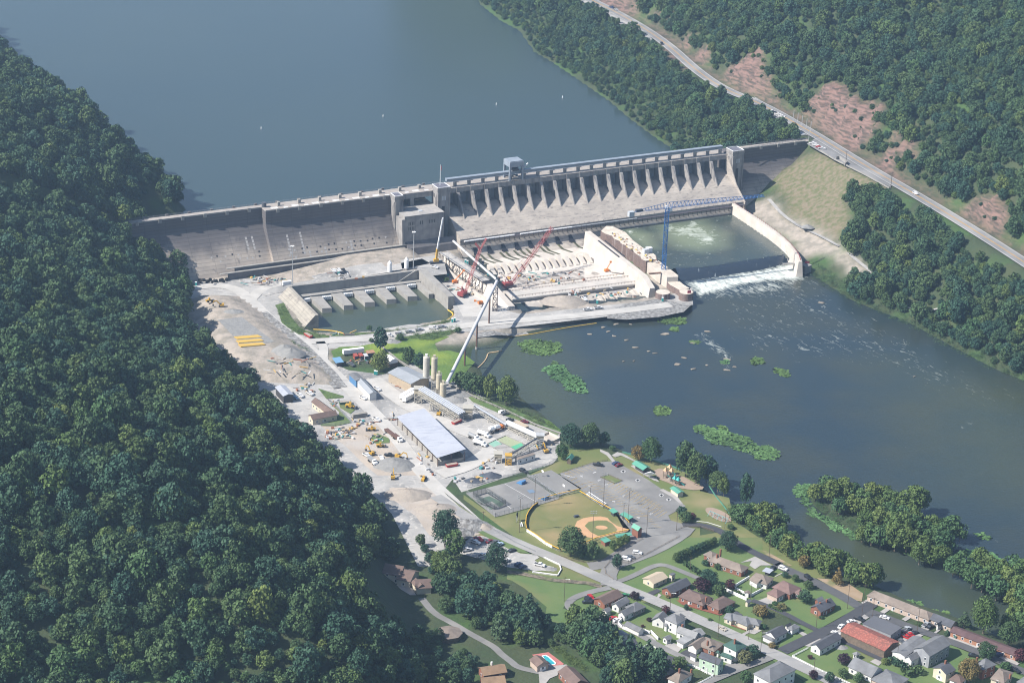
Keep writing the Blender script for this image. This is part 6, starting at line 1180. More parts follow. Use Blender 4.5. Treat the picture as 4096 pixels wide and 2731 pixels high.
fence('field_fence','yellow topped fence between the ball field and the car park bleachers','J',[(1322,372),(1480,465),(1600,530),(1700,590),(1745,640)],1.7,GST,top=YCAP);fence('field_fence','yellow topped fence along the home side dugouts','J',[(1745,700),(1620,725),(1460,770),(1330,825)],1.6,GST,top=YCAP)
fence('rail_fence','wooden split rail fence along the car park under the river lawn','J',[(1175,190),(1300,155),(1440,115),(1560,90)],1.0,WDF);fence('rail_fence','wooden rail fence curving round the big round tree corner','J',[(1150,900),(1250,940),(1400,965),(1540,935),(1650,880),(1860,760)],1.0,WDF)
fence('rail_fence','long post and rail fence between the park entrance road and the open meadow','J',[(1610,1110),(1545,1060),(1535,1010),(1580,960),(1740,970),(1900,890),(2180,740)],1.0,WDF);fence('rail_fence','short rail fence around the grass island in the car park','J',[(1500,235),(1570,215),(1685,265),(1620,290),(1500,235)],.9,WDF)
fence('rail_fence','rail fence on both sides of the new dark road bend','S',[(800,1100),(900,1065),(1050,1065),(1190,1110)],1.0,WDF);fence('guard_rail','white guard rail on the outer side of the new dark road bend','S',[(1010,1012),(1120,1025),(1265,1070)],.8,WP,rails=(.7,1))
fence('green_mesh_fence','green mesh fence along the river side of the park lawn','S',[(235,290),(450,345),(650,405),(830,465)],1.1,flat('green_mesh',(.08,.25,.18)),rails=(.2,.4,.6,.8,1));fence('green_mesh_fence','green mesh fence running across the lawn beside the swings','S',[(1130,630),(1200,740),(1290,850),(1350,930)],1.1,MT['green_mesh'],rails=(.2,.4,.6,.8,1))
fence('yard_wall','pale concrete block wall between the yard and the river bank trees','I',[(-150,-100),(130,130),(380,290),(760,430),(1050,570),(1400,720),(1750,890),(2040,990)],.8,conc,rails=(.3,.8),w_=.7,post=30)
fence('rail_fence','wire fence between the white yard and the green park lawn','I',[(1990,1300),(1820,1390),(1650,1450),(1240,1530),(940,1620)],1.8,GST,rails=(.1,.35,.6,.8,1));fence('rail_fence','low wire fence beside the long gravel road below the courts','J',[(190,400),(330,500),(560,670),(760,790),(940,870)],1.1,GST)
# park buildings
bld('picnic_shelter','large open picnic shelter with green metal roof beside the playground','shelter',[('S',(330,400),(450,470),(530,440),3.4,1.3,'gable','gm','dk',dict(win=False,ov=1.6))])
bld('green_roof_barn','small wooden barn with pale green roof on the park lawn by the yard','barn',[('Y',(958,470),(1000,415),(942,382),3.0,1.6,'gable','gm','wd',dict(win=False))])
bld('restroom_block','long pale block with green roof between the playground and car park','building',[('S',(728,655),(812,715),(880,695),2.8,.7,'gable','gm','cr',dict(win=False))])
bld('press_box','two storey brown press box with green gabled roof behind home plate','building',[('J',(1762,655),(1822,690),(1848,665),5.0,1.8,'gable','gm','bk',dict(win=False))])
for pts,lb in ((((1570,508),(1610,540),(1648,528)),'green roofed dugout nearest the striped bleachers'),(((1665,545),(1745,590),(1790,580)),'green roofed stand between the dugout and the press box'),(((1622,720),(1640,745),(1762,715)),'pale green roofed stand behind the young trees at home plate')):
    bld('dugout',lb,'dugout',[('J',*pts,2.8,.5,'mono','gm','dk',dict(win=False,ov=1))])
bld('dugout','red brown hut with green roof next to the big round tree','dugout',[('J',(1495,757),(1540,790),(1590,775),2.7,.4,'mono','gm','bk',dict(win=False))])
for zf,pts,h,lb in (('J',[(1370,385),(1520,485)],4,'silver striped bleachers along the car park fence'),('J',[(812,625),(822,660)],2,'small silver bleachers on the grass outside the outfield')):
    a,b_=P(zf,*pts[0],.2),P(zf,*pts[1],.2);e=thing('bleachers',a,lb,'bleachers');d=(b_-a).normalized();v=Vector((-d.y,d.x,0));v=v if v.x>0 else -v
    for k in range(h):mb=MB().bar(a+v*k*.8+Vector((0,0,.4+k*.35)),b_+v*k*.8+Vector((0,0,.4+k*.35)),.45,.1);mb.build('bench',WP if k%2 else steel,e)
def lightpole(zf,x,y,h,lb,n_=6,wood=True,arm=0):
    p=P(zf,x,y,.1);e=thing('floodlight_pole' if n_>1 else 'utility_pole',p,lb,'pole');MB().tube(p-Vector((0,0,.2)),p+Vector((0,0,h)),.14,.1,n=7).build('pole',flat('pole_wood',(.1,.075,.06)),e)
    if n_>1:
        MB().bar(p+Vector((-1.6,0,h-.3)),p+Vector((1.6,0,h-.3)),.18).bar(p+Vector((-1.6,0,h-1.5)),p+Vector((1.6,0,h-1.5)),.18).build('crossarm',GST,e)
        for k in range(n_):q=p+Vector((-1.5+1.5*(k%3),-.3,h+.1-1.2*(k//3)));MB().tube(q,q+Vector((0,-.3,-.3)),.2,.26,n=8).build('lamp',GST,e)
    else:
        MB().bar(p+Vector((-1.1,0,h-.6)),p+Vector((1.1,0,h-.6)),.14).build('crossarm',MT['pole_wood'],e)
        if arm:MB().bar(p+Vector((0,0,h-1.5)),p+Vector((2,-.5,h-1)),.1).box((p.x+2.1,p.y-.5,h-1),(.7,.3,.2)).build('street_lamp_arm',WP,e)
for x,y,h,lb in ((1523,498,22,'tall floodlight pole at the striped bleachers'),(1733,643,23,'tall floodlight pole by the covered stand'),(1690,698,18,'floodlight pole nearest home plate by the press box'),(1430,805,20,'floodlight pole by the red brown hut'),(935,488,20,'floodlight pole at the curved fence and skate court'),(806,702,22,'floodlight pole outside the outfield fence near the small bleachers')):lightpole('J',x,y,h,lb)
for zf,x,y,h,lb in (('J',1411,425,9,'bare wooden pole at the top corner of the striped bleachers'),('J',1893,740,18,'wooden pole by the parked trailer at the car park entrance'),('J',2150,690,14,'wooden pole where the car park meets the new road'),('J',497,620,7,'short wooden pole beside the long gravel road'),('L',18,745,14,'street light pole on the green meadow by the lane fork'),('L',1262,890,13,'street light pole beside the two storey white house'),('R',475,570,14,'utility pole beside the silver car on the town road'),('R',1140,860,14,'utility pole at the street corner by the brown bush'),('R',423,1210,11,'utility pole at the lane junction below the mint house'),('R',1975,1165,9,'utility pole above the red flowering tree'),('R',955,620,9,'thin pole on the lawn beside the white porch cottage'),('R',2015,440,11,'utility pole at the lawn corner below the red brick cottage'),('L',383,915,8,'thin pole on the lawn beside the white garden shed'),('L',1500,400,9,'thin pole in front of the clipped hedge'),('L',2212,720,9,'utility pole by the cream shed at the white fence'),('M',690,295,13,'wooden pole on the river verge above the brick ranch driveway'),('S',1303,1082,12,'wooden pole by the swings and the road bend'),
                        ('N',273,695,14,'utility pole with transformer at the corner of the riverside road'),('N',443,795,10,'utility pole beside the black pickup'),('N',570,785,11,'utility pole before the terraced apartments'),('N',1092,985,15,'utility pole with white transformer by the red trucks'),('N',468,590,9,'thin pole at the end wall of the terraced apartments'),('N',855,1310,10,'utility pole at the corner of the grey wooden hall'),('V',945,1300,12,'utility pole at the concrete barrier beside the highway'),('V',1298,1478,13,'utility pole on the highway shoulder above the trees')):
    if zf=='V':
        p=P(zf,x,y,HZ);e=thing('utility_pole',p,lb,'pole');MB().tube(p,p+Vector((0,0,h)),.22,.15,n=7).build('pole',MT['pole_wood'],e);MB().bar(p+Vector((-1.2,0,h-.6)),p+Vector((1.2,0,h-.6)),.2).build('crossarm',MT['pole_wood'],e)
    else:lightpole(zf,x,y,h,lb,1,arm='street' in lb)
# playground
SH('playground_sand','S',[(565,475),(620,455),(700,470),(800,520),(880,545),(1000,610),(1085,650),(1070,675),(980,682),(850,665),(700,600),(620,570),(580,520)],M('play_surface',(.30,.23,.18),(.26,.2,.155),.3),k=6)
SH('swing_pit','S',ell(1238,940,148,52,.42),MT['play_surface'],k=6);SH('path','S',[(0,255),(90,290),(160,380),(130,390),(70,320),(0,280)],cpave,k=6);SH('path','S',[(320,430),(420,500),(560,580),(620,600),(590,560),(480,500),(380,410)],cpave,k=7);SH('path','S',[(120,320),(180,285),(240,300),(380,380),(360,385),(220,320),(160,340)],cpave,k=7)
SH('path','S',[(620,680),(660,670),(800,740),(870,830),(840,830),(760,760)],cpave,k=7)
def playtower(x,y,col,lb,h=4.2):
    p=P('S',x,y,.4);e=thing('play_tower',p,lb,'play tower');
    for dx,dy in ((-1,-1),(1,-1),(1,1),(-1,1)):MB().bar(p+Vector((dx,dy,0)),p+Vector((dx,dy,h)),.18).build('post',WDF,e)
    MB().box((p.x,p.y,1.9),(2.2,2.2,.2)).build('platform',WDF,e);MB().tube(p+Vector((0,0,h-.3)),p+Vector((0,0,h+1.7)),1.7,.05,n=4).build('roof',col,e);MB().bar(p+Vector((1,-.3,1.9)),p+Vector((3.6,-1.2,.3)),.9,.15).build('slide',TEAL,e)
OT=flat('tan_roof',(.5,.3,.17));playtower(680,545,OT,'tan roofed play tower nearest the white shade sail',4.6);playtower(725,510,OT,'tan roofed play tower at the back of the playground',4.6);playtower(745,545,OT,'tan roofed play tower beside the climbing rock',4.4);playtower(778,605,TEAL,'small teal roofed play tower on the left of its pair',3.2);playtower(815,620,TEAL,'small teal roofed play tower with the long slide',3.2)
p=[P('S',465,520,2.8),P('S',585,545,2.8),P('S',550,500,5.5),P('S',500,585,2.8)];e=thing('shade_sail',P('S',525,540,.3),'white pointed shade sail between the picnic shelter and playground','shade sail');c=P('S',528,492,5.8)
w4=[P('S',455,505,2.6),P('S',520,525,2.2),P('S',590,515,2.6),P('S',530,480,3.2)];MB().add(w4+[c],[[0,1,4],[1,2,4],[2,3,4],[3,0,4]]).build('sail',WP,e);[MB().bar((q.x,q.y,0),q,.2).build('pole',steel,e)for q in w4]
p=P('S',728,575,.4);tag(MB().tube(p,p+Vector((0,0,1.6)),1.9,.8,n=9).build('climbing_rock',rk),'rounded tan climbing rock in the playground','rock')
e=thing('swing_set',P('S',1240,930,.4),'long teal framed swing set over the oval sand pit','swing');a,b_=P('S',1150,895,2.9),P('S',1335,975,2.9);mb=MB().bar(a,b_,.16)
for k in range(5):c=a+(b_-a)*k/4;mb.bar(c,Vector((c.x-1.2,c.y-1.2,.3)),.14);mb.bar(c,Vector((c.x+1.2,c.y+1.2,.3)),.14)
mb.build('frame',flat('teal_frame',(.1,.35,.38)),e)
for k in range(6):c=a+(b_-a)*(k+.5)/6;MB().bar(c+Vector((0,0,-2)),c+Vector((.5,0,-2)),.25,.1).bar(c,c+Vector((0,0,-2)),.05).build('swing_seat',BLK,e)
# skate ramps, basketball hoops
for x,y,sx,lb,col in ((820,278,4,'blue skate ramp at the upper edge of the skate court','blue_ramp'),(1022,412,3.2,'blue skate ramp near the yellow topped fence','blue_ramp')):
    p,r=heading('J',x,y,-20,.3);e=thing('skate_ramp',p,lb,'ramp');e.rotation_euler=(0,0,r);child(raw(xsec(MB(),[(-sx/2,0),(sx/2,0),(sx/2,1.6),(sx/4,1.6)],-2,2),'deck',flat(col,(.06,.2,.42))),'deck',e);child(raw(MB().bar((sx/2,-2,2.5),(sx/2,2,2.5),.12).bar((sx/2,-2,1.5),(sx/2,-2,2.5),.12).bar((sx/2,2,1.5),(sx/2,2,2.5),.12),'rail',GST),'rail',e)
SH('skate_pad','J',[(870,345),(920,338),(945,362),(895,372)],flat('dull_blue',(.14,.2,.28)),k=6)
for x,y,lb in ((1000,222,'basketball hoop at the yard end of the plain court'),(1180,345,'basketball hoop at the car park end of the plain court')):
    p=P('J',x,y,.3);e=thing('basketball_hoop',p,lb,'basketball hoop');MB().bar(p,p+Vector((0,0,3.3)),.2).build('post',steel,e);MB().box((p.x+.3,p.y-.3,3.6),(.15,1.9,1.2),.6).build('backboard',WP,e)
e=thing('scoreboard',P('J',788,590,0),'dark scoreboard on posts outside the outfield','scoreboard');a,b_=P('J',783,560,4),P('J',795,545,4);MB().bar(a,b_,.3,3).build('panel',flat('dark_green_panel',(.04,.05,.045)),e);MB().bar((a.x,a.y,0),a,.25).bar((b_.x,b_.y,0),b_,.25).build('posts',steel,e)
e=thing('ride_mower',P('J',1297,570,.3),'dark ride-on mower standing in the middle of the outfield','mower');q=P('J',1297,570,.3);MB().box((q.x,q.y,.95),(2.2,1.3,.9),.4).build('body',BLK,e);MB().box((q.x-.9,q.y-.3,.6),(1.2,1.9,.5),.4).build('deck',BLK,e)
SH('gravel_car_park','K',[(1030,600),(1120,530),(1200,500),(1320,520),(1500,620),(1650,690),(1810,700),(1850,730),(1800,760),(1850,800),(2000,830),(2010,870),(1800,870),(1500,830),(1380,780),(1200,740),(1020,690)],grv,k=5)
struct('ditch_bank',LINE('d',PL('K',[(1510,880),(1700,910),(2000,970),(2352,1000),(2500,1040)]),3.5,riprap,hfun=flatz(.3)),layer(M('ditch_stones',(.18,.15,.11),(.09,.08,.06),.5,bump=.4,sharp=(.42,.58)),(.08,.11,.03),.1,.5,.62))
fence('rail_fence','low white block edging beside the gravel car park','K',[(1780,885),(2040,920),(2075,860),(2060,810),(1900,735)],.5,WP,w_=.4)
mb=MB()
# ---------------------------------------------------------------- town houses
G_='gable';H_='hip'
def hs(label,wings,ch=(),name='house',z=0.0,cat='house'):
    return bld(name,label,cat,wings,'houses of the riverside town',z,(lambda r:[chimney(r,*c)for c in ch]))
DR=dict(door=True);GR=dict(gar=True);NW=dict(win=False)
hs('cream cottage with plain tan metal roof',[('L',(1073,545),(1247,465),(1104,398),3,1.7,G_,'tan','cr',DR),('L',(1290,452),(1343,425),(1300,400),4,.3,'flat','fl','cr')])
hs('dark grey roofed brick house with white front gable beside the tan roofed cottage',[('L',(1283,660),(1520,543),(1400,478),3,2.2,G_,'dk','bk',DR),('L',(1200,600),(1290,650),(1330,625),2.6,.8,H_,'dk','wh',NW)])
hs('sprawling brown roofed brick house with red mulch beds',[('L',(1355,688),(1650,800),(1760,700),3,2.4,H_,'br','bk',DR),('L',(1838,852),(2040,750),(1885,680),3,2.3,H_,'br','bk'),('L',(1660,790),(1760,735),(1700,690),3,2,G_,'br','bk',NW)],[('L',1690,715,6.5)])
hs('long brown roofed brick ranch house with tall chimney near the new road',[('L',(1700,265),(2108,410),(2225,355),3.2,2.4,H_,'bn','bk',DR),('L',(1650,195),(1760,245),(1850,200),3.2,1.6,H_,'bn','bk')],[('L',1860,150,8.2,4),('L',1820,205,6.4)])
hs('low grey hip roofed house with pale vents beside the town road',[('R',(690,327),(870,225),(770,165),3,2,H_,'gr','cr'),('R',(560,276),(1130,398),(1245,332),3,2,H_,'gr','cr',DR),('R',(940,407),(1090,310),(970,205),3,2,H_,'gr','cr',NW)])
hs('white cottage with grey gable roof and columned porch',[('R',(1378,602),(1578,495),(1395,413),3.2,2.4,G_,'dk','wh',DR),('R',(1165,560),(1335,640),(1390,610),2.6,.8,H_,'gr','wh',NW),('R',(1645,478),(1778,412),(1690,360),2.8,1.4,H_,'gr','wh',GR),('R',(1560,430),(1640,395),(1590,370),2.8,1.4,G_,'dk','wh',NW)])
hs('red brick cottage with dark grey gable roof on a corner lawn',[('M',(1505,1172),(1745,1047),(1560,965),3.4,2.4,G_,'dk','bk',DR),('M',(1465,1010),(1555,965),(1480,930),3,1.4,G_,'gr','bk',NW)],[('M',1595,985,6),('M',1492,1030,5.6)])
hs('large reddish brown hip roofed brick house beside a white garage door',[('M',(645,862),(820,942),(965,868),3.4,2.2,H_,'pk','pb',GR),('M',(730,770),(1020,895),(1210,790),3.4,3,H_,'pk','bk',DR),('M',(1080,858),(1165,892),(1255,838),3.2,1.5,H_,'pk','bk')])
hs('pale taupe roofed white house inside a white fence',[('M',(370,652),(660,738),(845,650),3.2,2.6,H_,'bn','wh',DR),('M',(380,655),(500,722),(600,660),3.2,1.8,G_,'bn','wh',NW)])
bld('carport','flat white metal carport behind the pale taupe roofed house','carport',[('M',(580,517),(700,556),(765,502),2.6,.1,'mono','wh','dk',dict(win=False,ov=1.2))])
hs('long barn with rusty red metal roof and weathered plank walls',[('N',(187,952),(715,1190),(900,1085),5,2.0,G_,'ru','wd',NW)],name='barn',cat='barn')
hs('large dark flat roofed building between the rusty barn and the apartments',[('N',(440,868),(790,1010),(938,915),4.6,.3,'flat','fl','gr')],name='commercial_building')
hs('very long single storey terraced apartments with dark hip roof on the river bank',[('N',(497,537),(1235,825),(1330,760),3.2,2.2,H_,'bn','pb',DR)],name='apartment_row')
hs('blue grey roofed end house attached to the terraced apartments',[('N',(1240,815),(1495,915),(1582,855),3.2,2.2,G_,'dk','pb',DR),('N',(1345,900),(1400,870),(1370,850),2.8,1.4,G_,'dk','wh',NW)])
hs('very long orange brick row with dark maroon roof by the river',[('N',(1475,958),(2262,1252),(2350,1190),3.2,1.2,G_,'mr','ob',DR)],name='brick_row')
hs('large grey hall with steep gable, balconies and white side wing',[('N',(960,1258),(1215,1070),(1040,1010),5,1,G_,'gr','wh',NW),('N',(1245,1255),(1497,1110),(1290,1018),7,3,G_,'gr','gr',DR),('N',(1032,1312),(1170,1235),(1080,1190),4.2,2,G_,'gr','wh')],name='hall')
hs('big dark grey roofed porch house with two white dormers and a gazebo lawn',[('N',(275,1370),(560,1500),(690,1400),3.4,3.4,G_,'gr','wh',DR),('N',(545,1520),(820,1640),(915,1475),3.4,3,H_,'gr','pb',GR)])
hs('tall cream garage house with grey gable roof and two garage doors',[('N',(1440,1468),(1555,1408),(1385,1325),5.2,2,G_,'dk','cr',GR)],[('N',1430,1315,8)])
hs('two storey brick house with grey pyramid roof',[('N',(1740,1335),(1870,1412),(2000,1325),6,2.6,H_,'gr','bk',DR)],[('N',1800,1280,9)])
hs('cream house with light brown grey hip roof at the bottom edge',[('N',(1950,1515),(2120,1570),(2262,1450),5,2.4,H_,'bn','cr')],[('N',2190,1475,7)])
hs('small cottage with orange brown roof behind the yellowing tree',[('N',(1465,1522),(1610,1575),(1690,1500),3,1.6,H_,'br','wh')])
hs('slate roofed house half cut by the bottom right corner',[('N',(2260,1550),(2420,1620),(2500,1530),4,2,H_,'gr','wh')])
hs('pale pink walled workshop with dark gable roof at the street corner',[('R',(2085,782),(2430,590),(2255,515),3.6,2,G_,'dk','wh',DR)],name='workshop')
hs('very large two storey white house with slate hip roof at the bottom',[('R',(1300,1292),(1712,1082),(1425,945),7,3.2,H_,'gr','wh',DR)],[('R',1440,1030,9)])
hs('two storey white foursquare house with green roof and dormers',[('R',(765,803),(942,712),(715,612),6.4,3,H_,'gn','wh',DR),('R',(500,852),(695,925),(750,885),3.4,1.2,H_,'gn','wh')],[('R',745,630,10)])
hs('two storey mint green house with dark grey roof and outside stair',[('R',(165,892),(490,1012),(622,945),6.4,1.8,G_,'dk','mt',DR)])
hs('mottled brown roofed house with deep carport',[('R',(420,803),(580,672),(325,535),3.2,2.6,H_,'bn','bk',DR),('R',(145,778),(330,655),(180,590),3.2,2,G_,'bn','wh',NW)],[('R',318,655,7)])
hs('large grey shingled house with white gables and a covered porch',[('Q',(690,392),(870,285),(745,230),3.2,2,G_,'gr','wh'),('Q',(780,527),(960,430),(840,375),3.2,2,G_,'gr','wh',DR),('Q',(930,455),(1120,370),(1000,272),3.2,2.4,H_,'gr','st')])
hs('brown gable roofed brick house with porch beside three parked cars',[('L',(497,788),(718,682),(572,615),3.2,2.2,G_,'br','bk',DR)])
hs('steep grey roofed house with tall white chimney at the lane',[('Q',(170,592),(362,780),(598,690),4.2,5,G_,'gr','gr',DR)],[('Q',515,640,9,3,'wh')])
hs('two storey white house with grey roofs and a blue umbrella patio',[('Q',(1600,650),(1750,565),(1550,465),6.4,2.6,H_,'gr','wh',DR),('Q',(1395,625),(1480,530),(1312,442),3.6,2.6,G_,'gr','wh'),('Q',(1640,560),(1740,522),(1680,465),3.6,1.6,H_,'gr','wh',NW),('Q',(1380,655),(1440,680),(1480,655),3.4,1,H_,'gr','wh',NW)])
hs('pale grey roofed white house with an open carport on posts',[('Q',(1575,762),(1880,870),(1995,800),3.4,2,G_,'lg','wh',DR),('Q',(1580,900),(1700,962),(1850,870),3,.6,'mono','lg','wh',NW),('Q',(1960,832),(2052,792),(1890,710),3.4,1.6,G_,'lg','wh',NW)],[('Q',1685,665,6)])
hs('dark grey roofed white house at the edge of the pine wood',[('Q',(745,1065),(1005,990),(920,873),4.2,2.6,G_,'dk','wh',DR)])
hs('grey roofed brick house beside the white balustrade fence',[('Q',(905,1085),(1110,1208),(1250,1130),3.6,2,G_,'gr','bk',DR)],[('Q',985,1060,6)])
hs('mottled brown pyramid roofed house at the bottom with porch',[('Q',(1440,1490),(1620,1570),(1865,1425),3.6,3,H_,'bn','wh',DR)],[('Q',1640,1360,7.5),('Q',1825,1370,5)])
hs('mottled brown L shaped roof half hidden by the dark tree',[('Q',(1345,1395),(1430,1450),(1560,1365),3.4,2,H_,'bn','bk'),('Q',(1290,1245),(1390,1300),(1455,1240),3.2,1.2,G_,'bn','wh',NW)])
for nm,lb,w_ in (('garden_shed','small white garden shed with grey roof beside the thin lawn pole',('L',(520,882),(582,850),(530,813),2.6,1.2,G_,'gr','wh',NW)),('garage','white garage with grey roof along the curved white fence',('Q',(765,656),(1000,772),(1086,716),2.9,1.4,G_,'gr','wh',NW)),('carport','open carport with pale gable roof below the white garage',('Q',(612,782),(735,858),(838,795),3,1,G_,'lg','wh',dict(win=False,ov=.8))),
                   ('garden_shed','white garden house with grey roof and door below the patio lawn',('Q',(1440,900),(1532,862),(1445,818),2.8,1.2,G_,'gr','wh')),('garden_shed','cream shed at the end of the long white fence',('L',(2180,770),(2228,745),(2190,722),2.7,1,G_,'gr','cr',NW)),('garden_shed','low white shed with dark roof left of the mint house',('R',(25,852),(125,902),(165,880),3,.9,G_,'dk','wh',NW)),
                   ('garden_shed','taupe roofed shed in the corner of the fenced white garden',('M',(375,885),(412,855),(345,812),2.6,.8,G_,'bn','wh',NW)),('gazebo','white octagonal looking gazebo on the lawn beside the rusty barn',('N',(330,1215),(380,1245),(425,1215),2.8,1,H_,'gr','wh')),('garden_shed','tiny white shed with green roof behind the green roofed house',('R',(440,812),(490,830),(518,798),2.8,.8,H_,'gn','wh',NW))):bld(nm,lb,'shed' if 'shed' in nm else nm,[w_])
# hillside houses on the left
def hbase(zf,x,y):
    z=5.0
    for _ in range(8):p=P(zf,x,y,z);z=hz1(p.x,p.y)
    return z
zb=hbase('K',420,1010);hs('large cream hillside house with maroon brown gabled roofs and solar panels',[('K',(200,892),(400,925),(440,822),5,3.2,G_,'br','cr'),('K',(350,952),(500,985),(556,862),4,3,G_,'br','cr',DR),('K',(262,905),(345,912),(380,850),4.6,2.4,G_,'br','cr',NW)],z=zb)
zb2=hbase('K',600,1080);hs('cream hillside garage block with brown roof and dark solar panels',[('K',(560,1055),(730,1045),(690,950),3.6,2.8,G_,'br','cr',GR),('K',(505,985),(570,1055),(640,1000),3.6,2,G_,'br','cr',NW)],z=zb2)
q=PL('K',[(350,1010),(460,1000),(530,1060),(560,1120),(500,1120),(400,1060)],zb2+.2);struct('driveway',MB().sheet([tuple(v)for v in q]),cpave)
zb=hbase('O',880,1460);hs('orange brown roofed house in the trees at the bottom edge',[('O',(715,1455),(1098,1395),(1010,1262),3.4,2,G_,'or','bk'),('O',(700,1600),(1080,1560),(1000,1445),3.4,2,G_,'or','bk')],[('O',850,1255,5,1,'wh')],z=zb)
zb=hbase('O',1600,1290);hs('brown roofed tan brick pool house with white garage door',[('O',(1435,1197),(1560,1315),(1750,1250),3.4,1.8,G_,'br','pb',GR)],z=zb)
hs('large brown roofed house beyond the concrete drive at the bottom',[('O',(1880,1385),(2110,1620),(2300,1480),3.4,2.4,G_,'br','bk')],z=hbase('O',2100,1480))
zb3=hbase('O',1700,1200);q=PL('O',[(1480,1120),(1740,1080),(1980,1260),(1960,1290),(1750,1300)],zb3+.25);struct('pool_deck',MB().sheet([tuple(v)for v in q]),M('red_pool_deck',(.42,.15,.14),(.36,.13,.12),.5))
pl=thing('swimming_pool',P('O',1740,1210,zb3),'blue swimming pool with pale edge on a red deck','swimming pool');q=PL('O',[(1640,1140),(1700,1130),(1750,1160),(1850,1250),(1840,1275),(1760,1285),(1700,1230)],zb3+.36);MB().sheet([tuple(v)for v in q]).build('water',M('pool_blue',(.03,.30,.36),(.04,.35,.4),.5,rough=.1),pl)
mb=MB();qq=q+[q[0]];[mb.bar(a,b_,.5,.3)for a,b_ in zip(qq,qq[1:])];mb.build('edge',WP,pl)
zz=hbase('O',190,800);p=P('O',180,770,zz+3);e=thing('octagonal_house',(p.x,p.y,zz),'round looking brown shingled octagonal roof under the hillside trees','house');MB().tube((p.x,p.y,zz),(p.x,p.y,zz+3),6,n=8).build('wall',WM['wd'],e);MB().tube((p.x,p.y,zz+3),(p.x,p.y,zz+4.4),6.8,.8,n=8).build('roof',RF['bn'],e)
# white fences of the town
for zf,pts,h,lb in (('L',[(660,1010),(700,975),(755,945)],1.7,'curved white panel fence by the white parked car'),('L',[(655,1020),(700,1070),(880,1145)],1.6,'white panel fence behind the white garage'),('L',[(1890,610),(2000,665),(2160,735)],1.8,'long straight white panel fence beside the cream shed'),('L',[(1990,590),(2200,700),(2352,620)],1.6,'white panel fence around the taupe roofed house garden'),('L',[(2020,585),(2190,480)],1.6,'white panel fence at the back of the taupe roofed house'),('L',[(945,1100),(1020,1130)],1.7,'short white fence at the garage court'),('L',[(1040,1120),(1120,1200)],1.7,'white fence below the stone pond garden')):
    fence('panel_fence',lb,zf,pts,h,WP,rails=(.12,.3,.5,.7,.88),w_=.3,post=2.4)
for zf,pts,lb in (('R',[(1640,885),(2000,1070),(2352,1230),(2600,1340)],'long white picket fence along the town road'),('R',[(1660,880),(1890,760)],'short white picket fence beside the workshop lawn'),('R',[(0,1015),(200,1100),(400,1190)],'white picket fence along the lane below the mint house'),('R',[(400,1195),(150,1330)],'white picket fence turning the corner at the lane junction'),('L',[(940,1300),(1010,1265),(1170,1335),(1110,1380)],'white balustrade fence round a tiny lawn'),('L',[(1450,1490),(1560,1520),(1700,1600)],'white picket fence beside the mottled brown pyramid roof')):
    fence('picket_fence',lb,zf,pts,1.1,WP,rails=(.35,.8),w_=.13,post=1.2)
# ---------------------------------------------------------------- highway
wh_l=flat('white_line',(.5,.5,.5));yl_l=flat('yellow_line',(.5,.27,.04))
hw=hway;hwm=layer(M('highway_asphalt',(.21,.21,.212),(.17,.17,.172),.1),(.27,.265,.26),.03,.5,.65)
struct('highway',LINE('highway',hw,11.5,hwm,hfun=flatz(HZ+.5),step=10),hwm)
def offs(L,o):
    r=[]
    for i,p in enumerate(L):d=(L[min(i+1,len(L)-1)]-L[max(i-1,0)]).normalized();r.append(p+Vector((-d.y,d.x,0))*o)
    return r
for o_,m in ((-5.0,wh_l),(5.0,wh_l),(.3,yl_l),(-.3,yl_l)):struct('road_line',LINE('l',offs(hw,o_),.4 if m is wh_l else .35,m,hfun=flatz(HZ+.56),step=12),m)
SH('parking_lot','V',[(230,760),(300,800),(400,860),(560,950),(700,1040),(740,1075),(600,1060),(500,990),(430,950),(330,880),(240,800)],hwm,z=HZ-.1,k=4);SH('parking_lot','V',[(640,1130),(720,1080),(780,1110),(1000,1240),(1320,1420),(1300,1470),(960,1300),(740,1190)],hwm,z=HZ-.1,k=4)
SH('road_shoulder','U',[(900,0),(1000,0),(1180,90),(1350,180),(1500,320),(1600,440),(1560,440),(1420,330),(1300,240),(1120,150),(980,60)],grv,z=HZ-.1,k=4)
e=thing('barrier',P('V',760,1200,HZ),'low pale concrete block barrier along the highway edge above the dry slope','barrier');mb=MB();w3=PL('V',[(745,1180),(850,1245),(960,1300),(1100,1370),(1290,1475)],HZ+.6);[mb.bar(a,b_,.7,1)for a,b_ in zip(w3,w3[1:])];mb.build('blocks',conc,e)
e=thing('storage_bay',P('V',920,1260,HZ),'small concrete walled bay beside the highway','bay');mb=MB();w3=PL('V',[(870,1240),(895,1232),(960,1275),(940,1290)],HZ+1.3);[mb.bar(a,b_,.5,2.4)for a,b_ in zip(w3,w3[1:])];mb.build('wall',conc,e)
for i,(x,y)in enumerate(((535,950),(568,970),(602,992),(637,1015),(670,1038),(655,1110))):
    p=P('V',x,y,HZ);e=thing('metal_pole',p,['tall thin metal post at the highway gate, first from the far end','tall thin metal post at the highway gate, second from the far end','tall thin metal post at the highway gate, middle one','tall thin metal post at the highway gate, fourth from the far end','tall thin metal post at the highway gate, nearest the dam','thin white post at the dam road entrance'][i],'pole','posts by the highway');MB().tube(p,p+Vector((0,0,9)),.2,n=6).build('pole',steel,e)
bld('highway_shed','long grey roofed shed half hidden by trees beside the highway','shed',[('V',(480,985),(600,1060),(650,1050),3,.5,G_,'sg','wh',NW)],z=HZ-3)
fence('crest_fence','wire fence where the dam road meets the highway','V',[(140,1175),(400,1130),(600,1100),(740,1085)],1.5,GST,z=CZ+.3,rails=(.2,.4,.6,.8,1))
